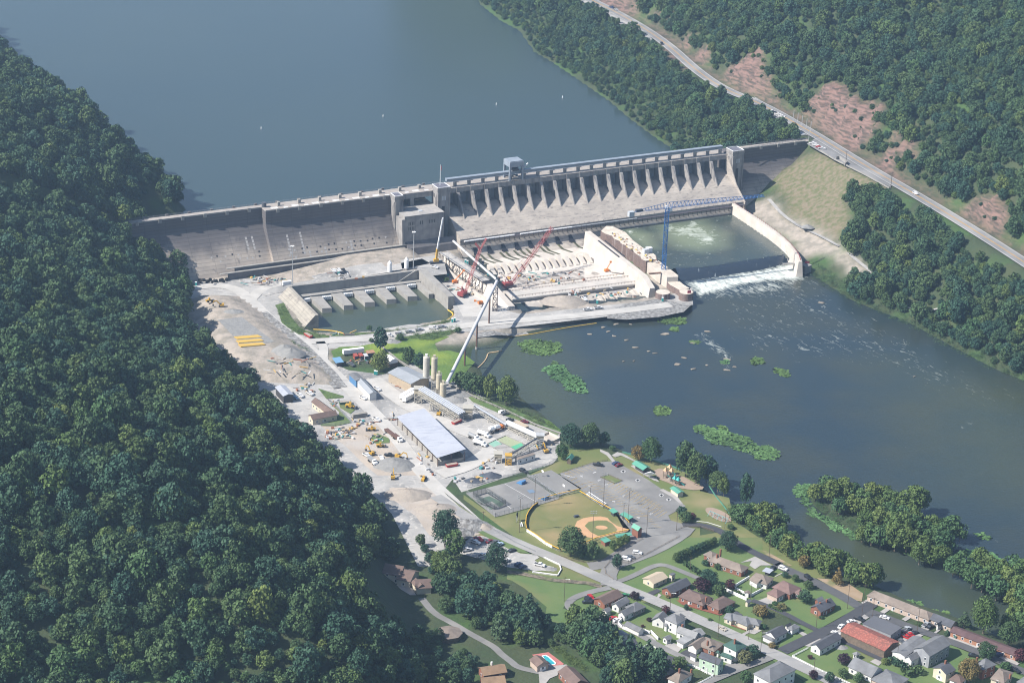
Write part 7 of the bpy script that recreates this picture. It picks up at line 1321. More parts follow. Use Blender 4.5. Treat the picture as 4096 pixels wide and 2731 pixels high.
# tracks on the right bank
for pts in ([(200,220),(260,290),(340,345),(430,385),(515,432)],[(555,462),(600,500),(660,545),(740,620),(800,655),(900,675),(960,690)]):
    def bs(x,y):
        z=10.
        for _ in range(6):p=P('W',x,y,z);z=hz1(p.x,p.y)
        return P('W',x,y,z)
    struct('gravel_track',LINE('t',smooth([bs(*p)for p in pts],1),4.2,grv,off=.5,step=4),grv)
# ---------------------------------------------------------------- vehicles
K_='K'
for a in ((K_,1215,548,-25,'pickup','r','bright red pickup at the head of the gravel car park'),(K_,1180,578,-18,'pickup','w','white crew cab pickup beside the bright red one'),(K_,1090,660,12,'pickup','w','white pickup nearest the big trees on the gravel car park'),(K_,1248,718,22,'pickup','w','white pickup alone in the middle of the gravel car park'),(K_,1330,567,22,'sedan','m','dark red car next to the dark green pickup'),(K_,1385,580,22,'pickup','g','dark pickup between the dark red car and the silver truck'),(K_,1425,605,22,'pickup','l','light blue silver pickup at the end of its row'),(K_,1562,663,20,'sedan','k','black car near the white tank on the gravel car park'),(K_,1495,775,30,'pickup','w','white car half behind the trees of the gravel car park'),(K_,1630,812,30,'suv','b','dark blue car, upper one of the close pair'),(K_,1672,833,25,'sedan','b','dark blue car, lower one of the close pair'),(K_,1853,815,-12,'pickup','w','white pickup beside the small gravel heap'),
          ('L',880,188,-8,'suv','w','white SUV with roof rack at the park entrance'),('L',797,237,-10,'sedan','g','dark grey car between two white SUVs'),('L',750,260,-12,'suv','w','white SUV nearest the lone small tree'),('J',1480,132,-8,'pickup','k','black pickup at the top of the park car park'),('J',1632,118,20,'sedan','b','dark blue car beside the dark red one by the path'),('J',1658,134,20,'sedan','m','dark red car by the park path'),
          ('L',335,718,-40,'suv','r','red SUV beside the brown roofed brick house'),('L',312,740,-20,'suv','k','black SUV below the red SUV at the brown roofed house'),('L',288,765,0,'sedan','k','small black car on the grass edge by the lane'),('L',738,685,5,'sedan','gg','dark green car behind the brown roofed house by the road'),('L',595,955,15,'sedan','r','red car parked beside a white one at the steep grey house'),('L',640,975,20,'sedan','w','white car parked beside a red one at the curved fence'),('L',1882,1075,-30,'sedan','t','champagne car parked on the town road'),('L',1080,1395,40,'sedan','l','pale blue car tucked beside the grey roofed brick house'),('L',1548,1320,-30,'suv','b','dark car inside the mottled roofed carport'),
          ('M',912,497,-20,'suv','w','white SUV beside the small round tree on the riverside road'),('M',1302,637,-35,'suv','k','black SUV driving on the riverside road'),('M',745,490,50,'sedan','k','dark car under the white carport'),('M',2110,1292,-20,'pickup','k','black pickup beside the flat roofed building'),('M',1985,1325,10,'sedan','w','white car behind the rusty barn, farthest up'),('M',1822,1400,40,'sedan','w','white car at the end wall of the rusty barn'),('M',1735,1508,-25,'sedan','w','white car below the rusty barn by the dark lane'),
          ('N',968,945,25,'pickup','s','silver blue pickup behind the flat roofed building'),('N',1005,1012,-25,'pickup','r','red pickup, upper of the two red ones'),('N',972,1040,-25,'pickup','r','red pickup, lower of the two red ones'),('N',1062,987,20,'sedan','k','black car above the red pickups'),('N',905,1082,-30,'sedan','g','grey car tucked beside the rusty barn yard'),('N',1203,890,30,'pickup','s','silver pickup in the driveway of the blue grey roofed house'),('N',1252,910,30,'sedan','k','black car beside the silver pickup'),('N',1755,1252,-10,'sedan','k','black and white car on the road below the orange brick row'),('N',2070,1242,18,'suv','b','dark blue SUV in front of the orange brick row'),('N',1940,1190,15,'sedan','w','white car half hidden at the orange brick row'),('N',2255,1425,-30,'sedan','k','black car on the road near the right edge'),('N',712,805,-15,'sedan','w','small white car beyond the flat dark roof'),
          ('E',690,250,-40,'pickup','w','white pickup first in the row behind the pond wall',6.3),('E',748,245,-40,'pickup','w','white pickup second in the row behind the pond wall',6.3),('E',803,242,-40,'sedan','k','black car beside the two white pickups behind the pond wall',6.3),('E',1880,210,-15,'pickup','w','white pickup below the yellow mobile crane',6.3),('E',1330,1013,-5,'van','w','white covered truck first on the causeway verge'),('E',1465,992,0,'pickup','s','silver pickup behind the shrub on the causeway'),('E',1582,970,5,'pickup','s','silver pickup in the middle of the causeway row'),('E',1695,947,8,'pickup','s','silver pickup before the white van on the causeway'),('E',1857,925,-3,'van','w','white passenger van on the causeway road'),('E',1965,912,5,'pickup','s','silver pickup at the far end of the causeway row'),
          ('G',345,1368,-35,'pickup','w','white pickup beside the teal toilet and gravel heap'),('G',395,1530,3,'pickup','w','white pickup on the lower bank road, left one'),('G',560,1505,5,'pickup','w','white pickup on the lower bank road, right one'),('H',532,712,-30,'sedan','l','pale blue car at the white roofed shed'),('H',588,690,-30,'pickup','w','white pickup between the blue car and another pickup'),('H',705,665,-30,'pickup','w','white pickup beside the yard office roof'),('H',1495,615,-30,'pickup','w','white pickup behind the long white shed'),('H',1332,718,-30,'pickup','w','white pickup driving at the end of the long white shed'),('H',1490,972,-30,'pickup','w','white pickup with red load near the big shed'),('H',1190,325,-30,'pickup','g','dark green pickup by the blue canopy'),('H',1640,1392,-8,'pickup','k','black pickup beside the yellow excavator'),('H',1545,1425,-60,'pickup','w','white work truck near the black pickup'),('H',1370,1392,-30,'pickup','w','white truck near the green crusher'),
          ('I',1345,737,25,'suv','w','white SUV by the river side yard wall'),('I',1385,755,10,'sedan','g','dark car beside the white SUV at the yard wall'),('I',1440,828,0,'sedan','k','black car at the upper end of the white gallery'),('I',1610,850,-10,'sedan','m','dark red car behind the tan building'),('I',1598,1430,-20,'suv','k','black SUV at the lower corner of the white yard'),
          ('V',367,877,-10,'pickup','w','white pickup first in the highway lay-by row',HZ+.2),('V',380,884,-10,'sedan','k','dark car in the highway lay-by row',HZ+.2),('V',415,900,-10,'pickup','w','white pickup third in the highway lay-by row',HZ+.2),('V',447,918,-10,'pickup','w','white pickup last in the highway lay-by row',HZ+.2),('V',690,1130,-10,'pickup','w','white pickup closest to the dam road end',HZ+.2),('V',713,1143,-10,'suv','w','white SUV second from the dam road end',HZ+.2),('V',735,1158,-10,'sedan','r','red car between white ones at the dam road end',HZ+.2),('V',758,1168,-5,'pickup','w','white pickup farthest from the dam road end',HZ+.2),('V',1493,1522,-28,'suv','w','white SUV driving on the highway at the right',HZ+.7),('U',1170,70,-20,'pickup','b','dark blue pickup towing on the far highway',HZ+.7),('U',1208,87,-20,'sedan','s','small grey trailer shaped car behind the blue pickup',HZ+.7),('U',1597,380,-50,'suv','k','dark car on the highway bend',HZ+.7)):
    car(*a[:7],z=a[7]if len(a)>7 else .35)
for kit,zf,x,y,ang,nm,lb,cat,z in ((EXC,'H',1745,1415,-10,'excavator','yellow excavator reaching down beside the black pickup','excavator',.2),(EXC,'I',65,1510,90,'excavator','yellow excavator with raised boom on the pinkish ground','excavator',.2),(EXC,'H',1425,1375,150,'excavator','yellow excavator behind the green crusher','excavator',.2),(EXC,'A',1280,1400,180,'excavator','yellow excavator on the raised earth pad','excavator',5.1),(EXC,'I',605,762,60,'excavator','small yellow excavator beside the silver conveyor tubes','excavator',.2),(EXC,'I',1860,1200,130,'excavator','yellow excavator at the small conveyor tail','excavator',.2),
                                (LOD,'H',1430,1090,180,'wheel_loader','yellow wheel loader by the road junction','loader',.2),(LOD,'H',1535,1285,0,'wheel_loader','yellow wheel loader below the scrap island','loader',.2),(LOD,'I',425,1530,60,'bulldozer','small yellow bulldozer by the gravel road edge','bulldozer',.2),(LOD,'A',1140,1345,10,'road_roller','yellow roller machine on the earth pad','roller',5.1),(LOD,'H',1180,825,-10,'road_grader','long yellow grader in the fenced grass plot','grader',.2),
                                (trailer_kit(WP,13),'I',235,550,30,'refrigerated_trailer','white trailer, upper of the two behind the silos','trailer',.2),(trailer_kit(WP,13),'I',262,582,30,'refrigerated_trailer','white trailer, lower of the two behind the silos','trailer',.2),(trailer_kit(WP,14),'H',1215,195,7,'box_trailer','long white box trailer in the container plot','trailer',.2),(trailer_kit(BRN,11,.7,nm='flat_deck'),'H',1650,1140,-38,'flatbed_trailer','brown flatbed trailer by the main yard road','trailer',.2),
                                (box_kit(flat('container_red',(.32,.07,.05)),5),'H',1243,245,-55,'shipping_container','rusty red container, left one of the row','container',.2),(box_kit(MT['container_red'],5),'H',1305,242,-55,'shipping_container','rusty red container, right one beside the white container','container',.2),(box_kit(flat('container_white',(.45,.46,.47)),5),'H',1360,245,-55,'shipping_container','white container between red and rusty ones','container',.2),(box_kit(flat('container_rust',(.35,.2,.12)),5),'H',1395,210,-55,'shipping_container','orange rusted container behind the white one','container',.2),(box_kit(MT['container_rust'],5),'H',1440,205,-55,'shipping_container','orange rusted container nearest the yard tree','container',.2),(box_kit(WM['cn'],9,2.4),'H',1290,930,8,'storage_box','long tan storage box at the yard office fence','container',.2),(box_kit(WP,6,2.6),'A',2050,1140,5,'shipping_container','pale grey container at the corner of the slanted wall','container',5.5),
                                (skip_kit(RD),'E',390,1018,-30,'skip','red rubbish skip at the road fork below the pond','skip',.3),(skip_kit(RD),'I',812,858,25,'skip','dark red skip near the conveyor foot','skip',.2),(skip_kit(RD),'I',755,1368,10,'skip','long dark red skip at the open end of the big shed','skip',.2),(skip_kit(flat('skip_green',(.05,.12,.1))),'H',1118,780,5,'skip','dark green skip on the fenced grass plot','skip',.2),(skip_kit(MT['skip_green']),'N',1510,1010,-30,'skip','green rubbish bin at the end of the orange brick row','skip',.2),
                                (truck_kit(paint('o'),WP,'mixer'),'I',1250,960,25,'concrete_mixer','orange concrete mixer truck, left of the pair','mixer truck',.2),(truck_kit(paint('o'),WP,'mixer'),'I',1310,940,25,'concrete_mixer','orange concrete mixer truck, right of the pair','mixer truck',.2),(truck_kit(WP,WP,'tank'),'I',1130,1010,-20,'tank_truck','white tank truck above the teal pond','tank truck',.2),(truck_kit(WP,WP,'tank'),'I',1085,1118,-15,'tank_truck','white tank truck left of the settling ponds','tank truck',.2),(truck_kit(WP,GST,'tank'),'I',1015,1045,-25,'drill_truck','grey white drilling truck by the ponds','truck',.2),(truck_kit(WP,BRN),'H',1735,1205,-35,'dump_truck','white truck cab in front of the flatbed trailer','truck',.2),(truck_kit(WP,GST),'H',1440,1470,-40,'crusher','grey and white hopper machine on the pinkish ground','crusher',.2),
                                (TOI,'E',2085,845,0,'portable_toilet','teal portable toilet, left of the pair at the pond corner','portable toilet',.3),(TOI,'E',2112,835,0,'portable_toilet','teal portable toilet, right of the pair at the pond corner','portable toilet',.3),(TOI,'H',1468,430,0,'portable_toilet','teal portable toilet, left of the pair under the yard tree','portable toilet',.3),(TOI,'H',1488,435,0,'portable_toilet','teal portable toilet, right of the pair under the yard tree','portable toilet',.3),(TOI,'G',545,1425,0,'portable_toilet','teal portable toilet on the causeway by the blocks','portable toilet',.3),(TOI,'G',1568,1385,0,'portable_toilet','teal portable toilet below the round cells','portable toilet',.3),(TOI,'F',438,790,0,'portable_toilet','teal portable toilet, first on the steel platform','portable toilet',9.1),(TOI,'F',470,805,0,'portable_toilet','teal portable toilet, second on the steel platform','portable toilet',9.1),(TOI,'A',982,1150,0,'portable_toilet','blue portable toilet by the tyre heap','portable toilet',.3),
                                (trailer_kit(RD,7,2.2),'O0',2168,699,0,'red_trailer','bright red trailer among the trees on the right bank','trailer',4)):
    e=place(kit,zf,x,y,ang,nm,lb,cat,z)
# lifts, heaps, stacks
for zf,x,y,tx,ty,tz,z,lb in (('F',270,1100,410,915,11,.3,'orange boom lift beside the white panelled wall'),('G',690,925,755,780,10,FZ,'orange boom lift on the basin floor by the divider wall'),('F',670,1430,590,1390,5,.3,'orange boom lift below the long overhead pipe')):
    p=P(zf,x,y,z);e=thing('boom_lift',p,lb,'boom lift');MB().box((p.x,p.y,z+1.1),(3.4,2.2,1.6),.5).build('chassis',paint('o'),e);t_=P(zf,tx,ty,tz);MB().bar((p.x,p.y,z+1.8),t_,.5).build('boom',paint('o'),e);MB().box((t_.x,t_.y,t_.z+.3),(1.6,1,1.1)).build('basket',paint('o'),e)
def heap(zf,x,y,r,h,mat,lb,z=0,el=1.0,nm='gravel_heap'):
    p=P(zf,x,y,z);k=18;rs=random.Random(int(x));rows=[]
    for j in range(6):
        f=j/5;rows.append([(p.x+math.cos(i*6.283/k)*r*(1-f)*el*rs.uniform(.86,1.1),p.y+math.sin(i*6.283/k)*r*(1-f)*rs.uniform(.86,1.1),z-.3+(h+.3)*(f**.85)+rs.uniform(-.1,.12)*h*(f>.1))for i in range(k)])
    return tag(MB().add([v for q in rows for v in q],[[j*k+i,j*k+(i+1)%k,(j+1)*k+(i+1)%k,(j+1)*k+i]for j in range(5)for i in range(k)]).build(nm,mat,smooth=True),lb,'heap')
stone=M('crushed_stone',(.24,.24,.235),(.19,.19,.188),.5,bump=.2);sand=M('sand_heap',(.33,.29,.25),(.27,.24,.21),.5,bump=.2)
for a in (('H',410,150,8,4,stone,'large pale crushed stone heap on the earth pad',5,1.2),('H',480,190,8.5,4.5,stone,'second crushed stone heap, the one nearer the riprap',5,1.2),('F',2000,1400,12,4.5,sand,'broad pale sand heap beside the lower blocks',0,1.4),('H',1700,1500,11,4,stone,'stone heap under the yellow excavator arm',0,1.2),('K',780,230,8,3.5,sand,'dirt heap at the end of the pinkish track',0,1.8),('K',1100,400,9,4,riprap,'heap of grey broken rock above the gravel car park',0,1.6),('K',1000,470,7,3,riprap,'smaller heap of grey broken rock by the big dark tree',0,1.6),('K',1270,420,5,2.4,sand,'small tan dirt heap at the road edge',0,1.3),('K',470,80,9,4,sand,'dirt heap in the forest shade by the pinkish track',0,1.7),('I',830,520,7,3,stone,'grey stone heap behind the silo group',0,1.4),('I',790,590,6,2.6,stone,'grey stone heap in the shadow below the silos',0,1.4),('E',1380,1080,4.5,1.6,stone,'small stone heap in the meadow edge',0,1.6),('N',205,1150,3.2,1.3,stone,'grey gravel heap on the lawn by the workshop',0,1.3),('K',1960,850,3.2,1,stone,'small gravel heap at the car park corner',0,1.6),('W',370,345,4,2,stone,'white stone heap on the right bank track',9,1.3),('A',1420,1460,5,1.6,stone,'low stone heap on the earth pad near its excavator',5,1.5),('I',1220,1480,4.5,2.6,BLK,'black covered heap at the lower yard wall',0,1.6),('I',1010,1540,4,2.2,BLK,'black covered stack beside the skate court',0,1.6)):heap(*a)
tyre=raw(MB().tube((0,-.5,1.1),(0,.5,1.1),1.15,n=14),'tyre',TYR);rs=random.Random(9)
for i in range(16):
    p=P('A',1020+i*22+rs.uniform(-8,8),1115+rs.uniform(-22,14),.15+(1.2 if i%5==2 else 0));e=bpy.data.objects.new('heavy_tyre',tyre);C0.objects.link(e);e.location=p;e.rotation_euler=(rs.uniform(-.5,.5),rs.uniform(-.3,.3),rs.uniform(0,3));tag(e,'big black tyre in the heap at the dam foot','tyre','heavy tyres at the dam foot')
forms=thing('yellow_formwork',P('H',60,60,5),'bright yellow formwork panels lying on the earth pad','formwork')
for k in range(3):q=PL('O0',[(537+k*5,773+k*9),(592+k*5,769+k*9),(602+k*4,774+k*9),(545+k*4,779+k*9)],5.3);MB().prism([(v.x,v.y)for v in q],5.1,5.45+.12*k).build('panel',flat('form_yellow',(.50,.33,.07)),forms)
SH('gravel_ground','O0',[(500,735),(555,728),(630,785),(560,798)],stone,z=5,k=3)
rs=random.Random(21)
def litter(zf,x0,y0,x1,y1,n_,lb,grp,z=.2,nm='scrap_pile',long=.4):
    cols=[(.3,.13,.08),(.45,.45,.46),(.5,.33,.1),(.1,.1,.11),(.36,.3,.22),(.05,.22,.22),(.5,.5,.5),(.25,.22,.2)]
    for i in range(n_):
        x,y=rs.uniform(x0,x1),rs.uniform(y0,y1);p=P(zf,x,y,z);m=flat('scrap%d'%(i%8),cols[i%8]);a=rs.uniform(0,3.14)
        if rs.random()<long:L_=rs.uniform(3,7);o=MB().bar(p+Vector((0,0,.3)),p+Vector((math.cos(a)*L_,math.sin(a)*L_,.35)),rs.uniform(.25,.7),rs.uniform(.2,.5)).build('scrap_beam',m)
        else:h=rs.uniform(.5,1.4);o=MB().box((p.x,p.y,z+h/2),(rs.uniform(.8,2.4),rs.uniform(.7,1.8),h),a).build(nm,m)
        tag(o,lb,'site gear',grp)
litter('H',880,1060,1220,1200,55,'assorted scrap and pipes lying in the stockyard by the forest edge','scrap in the stockyard');litter('H',1210,960,1460,1040,16,'stacked timber and bags below the tan storage box','stacks by the storage box');litter('H',1400,1140,1640,1250,16,'scrap on the small weedy island in the yard','scrap on the weedy island')
litter('E',800,1260,1160,1340,14,'drums and machines in the container plot','gear in the container plot');litter('H',470,540,760,640,14,'dark trailers and gear stored by the white roofed shed','gear by the white roofed shed');litter('A',1560,1060,2000,1150,30,'pipes and steel laid out along the dam foot','steel along the dam foot',1.5,long=.7)
litter('I',760,1480,1180,1560,18,'colourful scrap stacked at the skate court corner','scrap at the court corner');litter('I',1080,1290,1330,1410,10,'concrete bins and blocks beside the aggregate bin','blocks by the aggregate bin',long=.2);litter('I',0,760,100,830,10,'grey green steel parts at the upper corner of the big shed','steel parts by the big shed');litter('H',230,240,700,440,28,'rusty beams laid on the earth pad','beams on the earth pad',5.1,long=.95)
litter('F',900,930,2300,1120,60,'small machines and hoses on the drained basin floor','gear on the basin floor',FZ+.1);litter('F',150,850,800,1300,60,'building gear strewn beside the left basin wall','gear beside the left basin wall');litter('G',100,1200,1300,1330,34,'rubble and gear along the lower basin edge','gear at the lower basin edge');litter('E',640,970,900,1020,8,'steel pipes on the pond bank','pipes on the pond bank',long=.9);litter('B',150,1450,800,1530,10,'boxes and pallets on the terrace behind the pond wall','boxes behind the pond wall',6.2,long=.1)
litter('I',280,1220,540,1500,12,'grey machine parts beside the gravel road','machine parts beside the road');litter('I',1700,1100,1960,1180,8,'steel parts under the transfer tower','parts under the transfer tower');litter('H',940,740,1080,820,8,'white tanks and parts at the office fence','tanks at the office fence');litter('H',1660,480,1880,640,10,'pallets and red gear under the open grey shed','gear under the open shed',.4)
fence('yard_fence','wire fence around the lawn of the brown roofed yard office','H',[(950,760),(1190,1000),(1000,1040),(830,1030)],1.8,GST,rails=(.1,.4,.7,1));SH('lawn','H',[(930,770),(990,780),(1190,1000),(1000,1045),(830,1040),(840,1000),(1040,920),(1050,880)],lawn,k=6);SH('lawn','H',[(1040,750),(1190,770),(1260,830),(1180,900),(1060,830)],lawn,k=6);SH('lawn','H',[(1390,1190),(1500,1130),(1640,1190),(1640,1240),(1480,1250)],lawn,k=6);SH('lawn','H',[(800,600),(960,650),(1100,690),(1100,710),(900,725)],bush,k=6)
SH('verge','J',[(160,360),(200,400),(480,610),(950,870),(900,890),(600,710),(430,600),(330,520)],lawn2,k=8);SH('verge','J',[(430,690),(560,690),(760,790),(930,870),(900,892),(740,860),(600,790)],lawn,k=8)
# ---------------------------------------------------------------- single trees and bushes
def T(zf,x,y,R,lb,mk='g',i=None,tall=1.15,z=0.0,big=False,nm='broadleaf_tree',cat='tree',grp=None,tr=None):
    p=P(zf,x,y,z);return tree(p.x,p.y,z,R,lb,grp,mk,i,nm,tall,big,tr or TR,cat)
for a in (('J',1245,905,9.5,'big round dark green tree at the ball field corner','g',None,1.1,0,True),('J',1350,930,4,'young tree left of the pair by the rail fence','g',1,1.3),('J',1435,935,4.5,'young tree right of the pair by the rail fence','g',3,1.3),('J',1605,860,2.6,'slim young tree nearest the red brown hut','b',1,1.5),('J',1665,830,3,'slim young tree in the middle by the green stand','b',0,1.4),('J',1715,800,3,'slim young tree nearest the press box','b',2,1.4),('J',1640,1020,3.4,'lone small tree on the meadow by the park entrance','g',3,1.5),
          ('I',2150,1140,8,'big tree shading the lawn beside the small barn','g',None,1.2,0,True),('I',2050,1290,4.5,'olive tree beside the small wooden barn','b',1,1.4),('Y',1200,280,7.5,'large tree on the river bank behind the lawn path','g',None,1.2,0,True),('S',40,200,5,'grey leafed tree at the river kiosk','g',2),('S',130,265,2.4,'small bright bush at the river path','b',1,.8),('S',400,370,5,'pale yellow green tree at the river edge, left half','d',1),('S',530,385,8,'large mottled tree at the river edge above the shelter','b',None,1.2,0,True),('S',890,540,8,'tall dark tree behind the playground, left one','g',3,1.5),('S',1000,610,8.5,'tall dark tree behind the playground, middle one','g',None,1.4,0,True),('S',1110,590,7,'tall tree behind the playground nearest the river','g',1,1.4),('S',1230,690,7,'wide green tree on the river bank below the playground','g',None,1.1,0,True),('S',1290,740,4,'slim grey green tree on the stony bank','b',3,1.6),('S',1520,850,5,'lone ivy covered tall tree at the water edge','g',3,2.2),('S',850,940,4,'round bush tree at the car park end, upper','g',0,.9),('S',890,1010,5,'round dark tree at the start of the new road','g',2,.9),('S',965,985,2.4,'small dark red tree beside the round ones','r',1,1),('S',1365,1085,2.8,'round bush by the road bend and swings','g',0,.7),
          ('S',1330,1310,6.5,'lone round tree above the brick ranch house','g',None,1.1,0,True),('I',980,500,7.5,'dark tree on the bank right of the silos, first','g',0,1.2),('I',850,430,6.5,'dark tree on the bank at the foot of the long pipe','g',2,1.1),('I',1080,530,7,'dark tree on the bank right of the silos, second','g',4,1.2),('I',900,470,7,'dark tree on the bank just behind the stone heaps','g',5,1.2),('I',1205,590,5.5,'slim leaning tree on the yard river bank','b',3,1.7),('I',1395,650,8,'spreading bright tree on the yard river bank','b',None,1.5,0,True),('H',1530,400,7.5,'large tree in the middle of the yard beside the fabric hut','b',None,1.1,0,True),('E',1240,1200,5.5,'tall dark tree in the meadow below the causeway','g',3,1.7),('E',1565,1340,5,'dark tree in the meadow left of the silos','g',1,1.4),('E',1690,1390,4.5,'dark tree just behind the tallest silo','g',3,1.3),('E',1110,950,2.6,'lone bright bush on the pond bank','b',2,1.1),('E',1470,1060,3.2,'dark bush beside the causeway pickups','g',0,1),('E',1130,1080,2,'small round bush at the causeway edge','g',1,.8),('E',2150,970,3,'dark bush near the culvert pipes','g',2,.9),('E',1960,330,3.4,'dark bush between the outlet wall and the crane yard','g',4,.9),('E',2010,375,3.2,'second dark bush between the outlet wall and the crane yard','g',5,.9),
          ('K',860,620,9.5,'big dark tree beside the broken rock heap','g',None,1.5,0,True),('K',960,760,6.5,'yellow green tree left of the gravel car park','b',3,1.5),('K',1390,880,8,'large tree below the gravel car park','g',None,1.3,0,True),('K',820,900,7,'bright tree above the cream hillside garage','b',None,1.2,0,True),
          ('L',1700,590,6.5,'round green tree behind the brown roofed brick house','g',None,1,0,True),('L',1640,635,5.6,'round purple tree behind the brown roofed brick house','r',0,1),('L',1840,680,4.4,'green tree between brown roof and white fence','g',4,1),('L',1970,610,3.8,'reddish tree at the corner of the white fence','r',5,1.1),('L',845,725,3.6,'dark purple tree on the town road edge','r',2,.9),('L',1215,890,3,'thin reddish tree beside the street light','r',5,1),('L',1450,850,1.7,'tiny green tree at the brick path','g',1,1.2),('L',1680,325,2.8,'bush at the corner of the brick ranch house','g',0,.8),('L',1830,375,2.8,'bush at the door of the brick ranch house','g',1,.8),('L',1960,890,3.2,'round tree at the end of the brown roofed house','g',2,1),('L',1240,705,1.8,'bright yellow bush at the dark grey roofed house','d',0,.6),('L',1735,975,1.6,'low round bush on the road lawn','g',0,.6),('L',1020,980,2,'dark red bush cluster beside the patio','r',0,.7),('L',940,1050,1.2,'small dark red bush on the striped lawn','r',1,.7),('L',1380,1530,4.6,'weeping round tree by the dark courtyard','g',0,.9),('L',2300,910,4.2,'reddish brown tree right of the grey hip roof house','d',4,.9),
          ('R',1165,250,4.6,'brown green tree behind the grey hip roofed house','d',2,1),('R',1195,440,2,'green bush at the end wall of the grey hip roofed house','b',2,.9),('R',890,985,4.8,'brown tinted bush tree at the street corner','d',0,1),('R',1010,880,4.2,'dark bush tree beside the green roofed house','g',1,.9),('R',1320,745,2.6,'spiky bush before the white cottage porch','d',5,.8),('R',1970,1230,2.8,'red flowering tree at the town road','r',4,1.1),('R',910,1300,3.6,'pale bush tree at the bottom by the big white house','b',3,1),('R',1925,915,1.8,'dark bush ring in the round flower bed','r',5,.8),('R',2220,1290,3.2,'green tree at the bottom edge below the picket fence','g',3,1),
          ('M',940,625,2.4,'small round tree in front of the white SUV','g',0,1),('M',1095,690,2.3,'thin young tree on the front lawn of the reddish roofed house','g',3,1),('M',1300,800,3.3,'round clipped tree by the riverside road','g',0,1),('M',1245,1020,4.4,'leafy tree at the porch of the reddish roofed house','g',1,1),('M',895,1130,3.6,'low spreading dark tree on the central lawn','d',5,.7),('M',710,1080,1.6,'round clipped bush at the concrete drive, left','g',0,.7),('M',780,1050,2,'yellow green clipped bush at the concrete drive, right','b',0,.7),('M',1510,1270,1.7,'bush at the corner of the red brick cottage','g',1,.6),('M',180,865,1.1,'round clipped shrub on the white fence, left of three','g',0,1.1),('M',218,885,1.2,'round clipped shrub on the white fence, middle of three','g',1,1.1),('M',297,920,1.2,'round clipped shrub on the white fence, right of three','g',2,1.1),('M',1240,470,4,'yellow brown tree on the river verge','d',1,1.1),('M',1760,730,4,'brownish conical tree at the bare ground','d',6,1.2),
          ('N',235,1345,4,'dark purple round tree on the gazebo lawn','r',0,1),('N',225,1500,3.6,'round green tree left of the dormer house','g',2,1),('N',400,1560,3.4,'round green tree before the dormer house porch','g',4,1),('N',715,1345,2.8,'round tree at the corner of the tall hedge','b',2,.9),('N',1695,1560,6.5,'yellowing tree between the cottage and the brick house','d',None,1.3,0,True),('N',1900,1290,6,'light green tree before the orange brick row','g',None,1,0,True),('N',2130,1410,4,'olive bush tree by the lower road','b',2,.8),('N',1640,920,5,'dark spruce like tree at the end of the blue grey roof','p',6,.9),('N',1870,980,8.5,'tall pale green tree on the bank behind the maroon roof','b',None,1.5,0,True),('N',2170,1120,7,'dark green tree on the bank at the maroon roof','g',None,1.2,0,True),('N',1445,1010,2.2,'narrow evergreen bush beside the maroon roof','p',6,.8),('N',1120,885,2.4,'low round bush in the apartment garden','g',0,.6),('N',2310,1310,5,'dark purple brown tree at the right edge','r',2,1),
          ('V',940,1480,9,'round dark tree alone on the dry slope','g',None,1,20,True),('V',555,1110,5,'dark tree beside the dam road end','g',1,1.2,36)):
    T(*a[:5],*([a[5]]if len(a)>5 else []),**({'i':a[6]}if len(a)>6 else {}),**({'tall':a[7]}if len(a)>7 else {}),**({'z':a[8]}if len(a)>8 else {}),**({'big':a[9]}if len(a)>9 else {}),nm='tree' if a[3]>2.9 else 'bush',cat='tree' if a[3]>2.9 else 'bush')
# hedges: one clipped row each
def hedge(zf,pts,wd,h,lb,k=1.0):
    w3=PL(zf,pts);Vs=[];Ts=[]
    for a,b_ in zip(w3,w3[1:]):
        L_=(b_-a).length;m=int(L_*30*k)
        for _ in range(m):
            t=rng.uniform();s=rng.uniform(-1,1)*wd/2;zz=h*rng.uniform(.15,1)**.6;d=(b_-a).normalized();n_=Vector((-d.y,d.x,0));c=a+(b_-a)*t+n_*s;v1=rng.normal(size=3);v1/=np.linalg.norm(v1);v2=np.cross(v1,rng.normal(size=3));v2/=np.linalg.norm(v2);c=np.array([c.x,c.y,zz]);q=.45
            Vs.append([c-v1*q-v2*q,c+v1*q-v2*q,c+v1*q+v2*q,c-v1*q+v2*q]);Ts.append(rng.uniform(.8,1.2))
    o=bpy.data.objects.new('hedge',leaf_mesh('hedge',np.array(Vs),np.array(Ts),LF));C0.objects.link(o);tag(o,lb,'hedge')
hedge('L',[(1420,310),(1620,440)],2.6,2,'thick clipped hedge beside the curved lane');hedge('N',[(770,1330),(960,1430)],3.2,4,'tall clipped hedge beside the grey hall');hedge('N',[(940,1500),(1050,1440),(1150,1480)],5,4,'wide bushy hedge end below the grey hall',.7);hedge('M',[(695,1085),(800,1130),(890,1170)],1.6,1,'low dark red hedge along the dark lane')
for i in range(11):
    f=i/10;T('L',1335+f*445,290-f*205,2.6-.5*f,['conical evergreen in the dark row on the meadow, nearest its lower end','conical evergreen in the dark row on the meadow','slimmer conical evergreen at the upper end of the dark meadow row'][0 if i==0 else 2 if i==10 else 1],'g',1,1.35,nm='conifer',cat='conifer',grp='evergreen row on the meadow')
for x,y,R in ((1000,900,7),(1150,700,7),(1280,640,6.5),(1400,720,7.5),(1330,860,7),(1480,860,7),(1220,800,6),(1040,700,5.5),(1540,700,6),(1430,560,6)):
    z=hbase('O',x,y);T('O',x,y,R,'blue green pine in the clump above the garden pool','p',6+(x%2),1.15,z,nm='pine_tree',cat='pine tree',grp='pines above the garden pool',tr=TR)
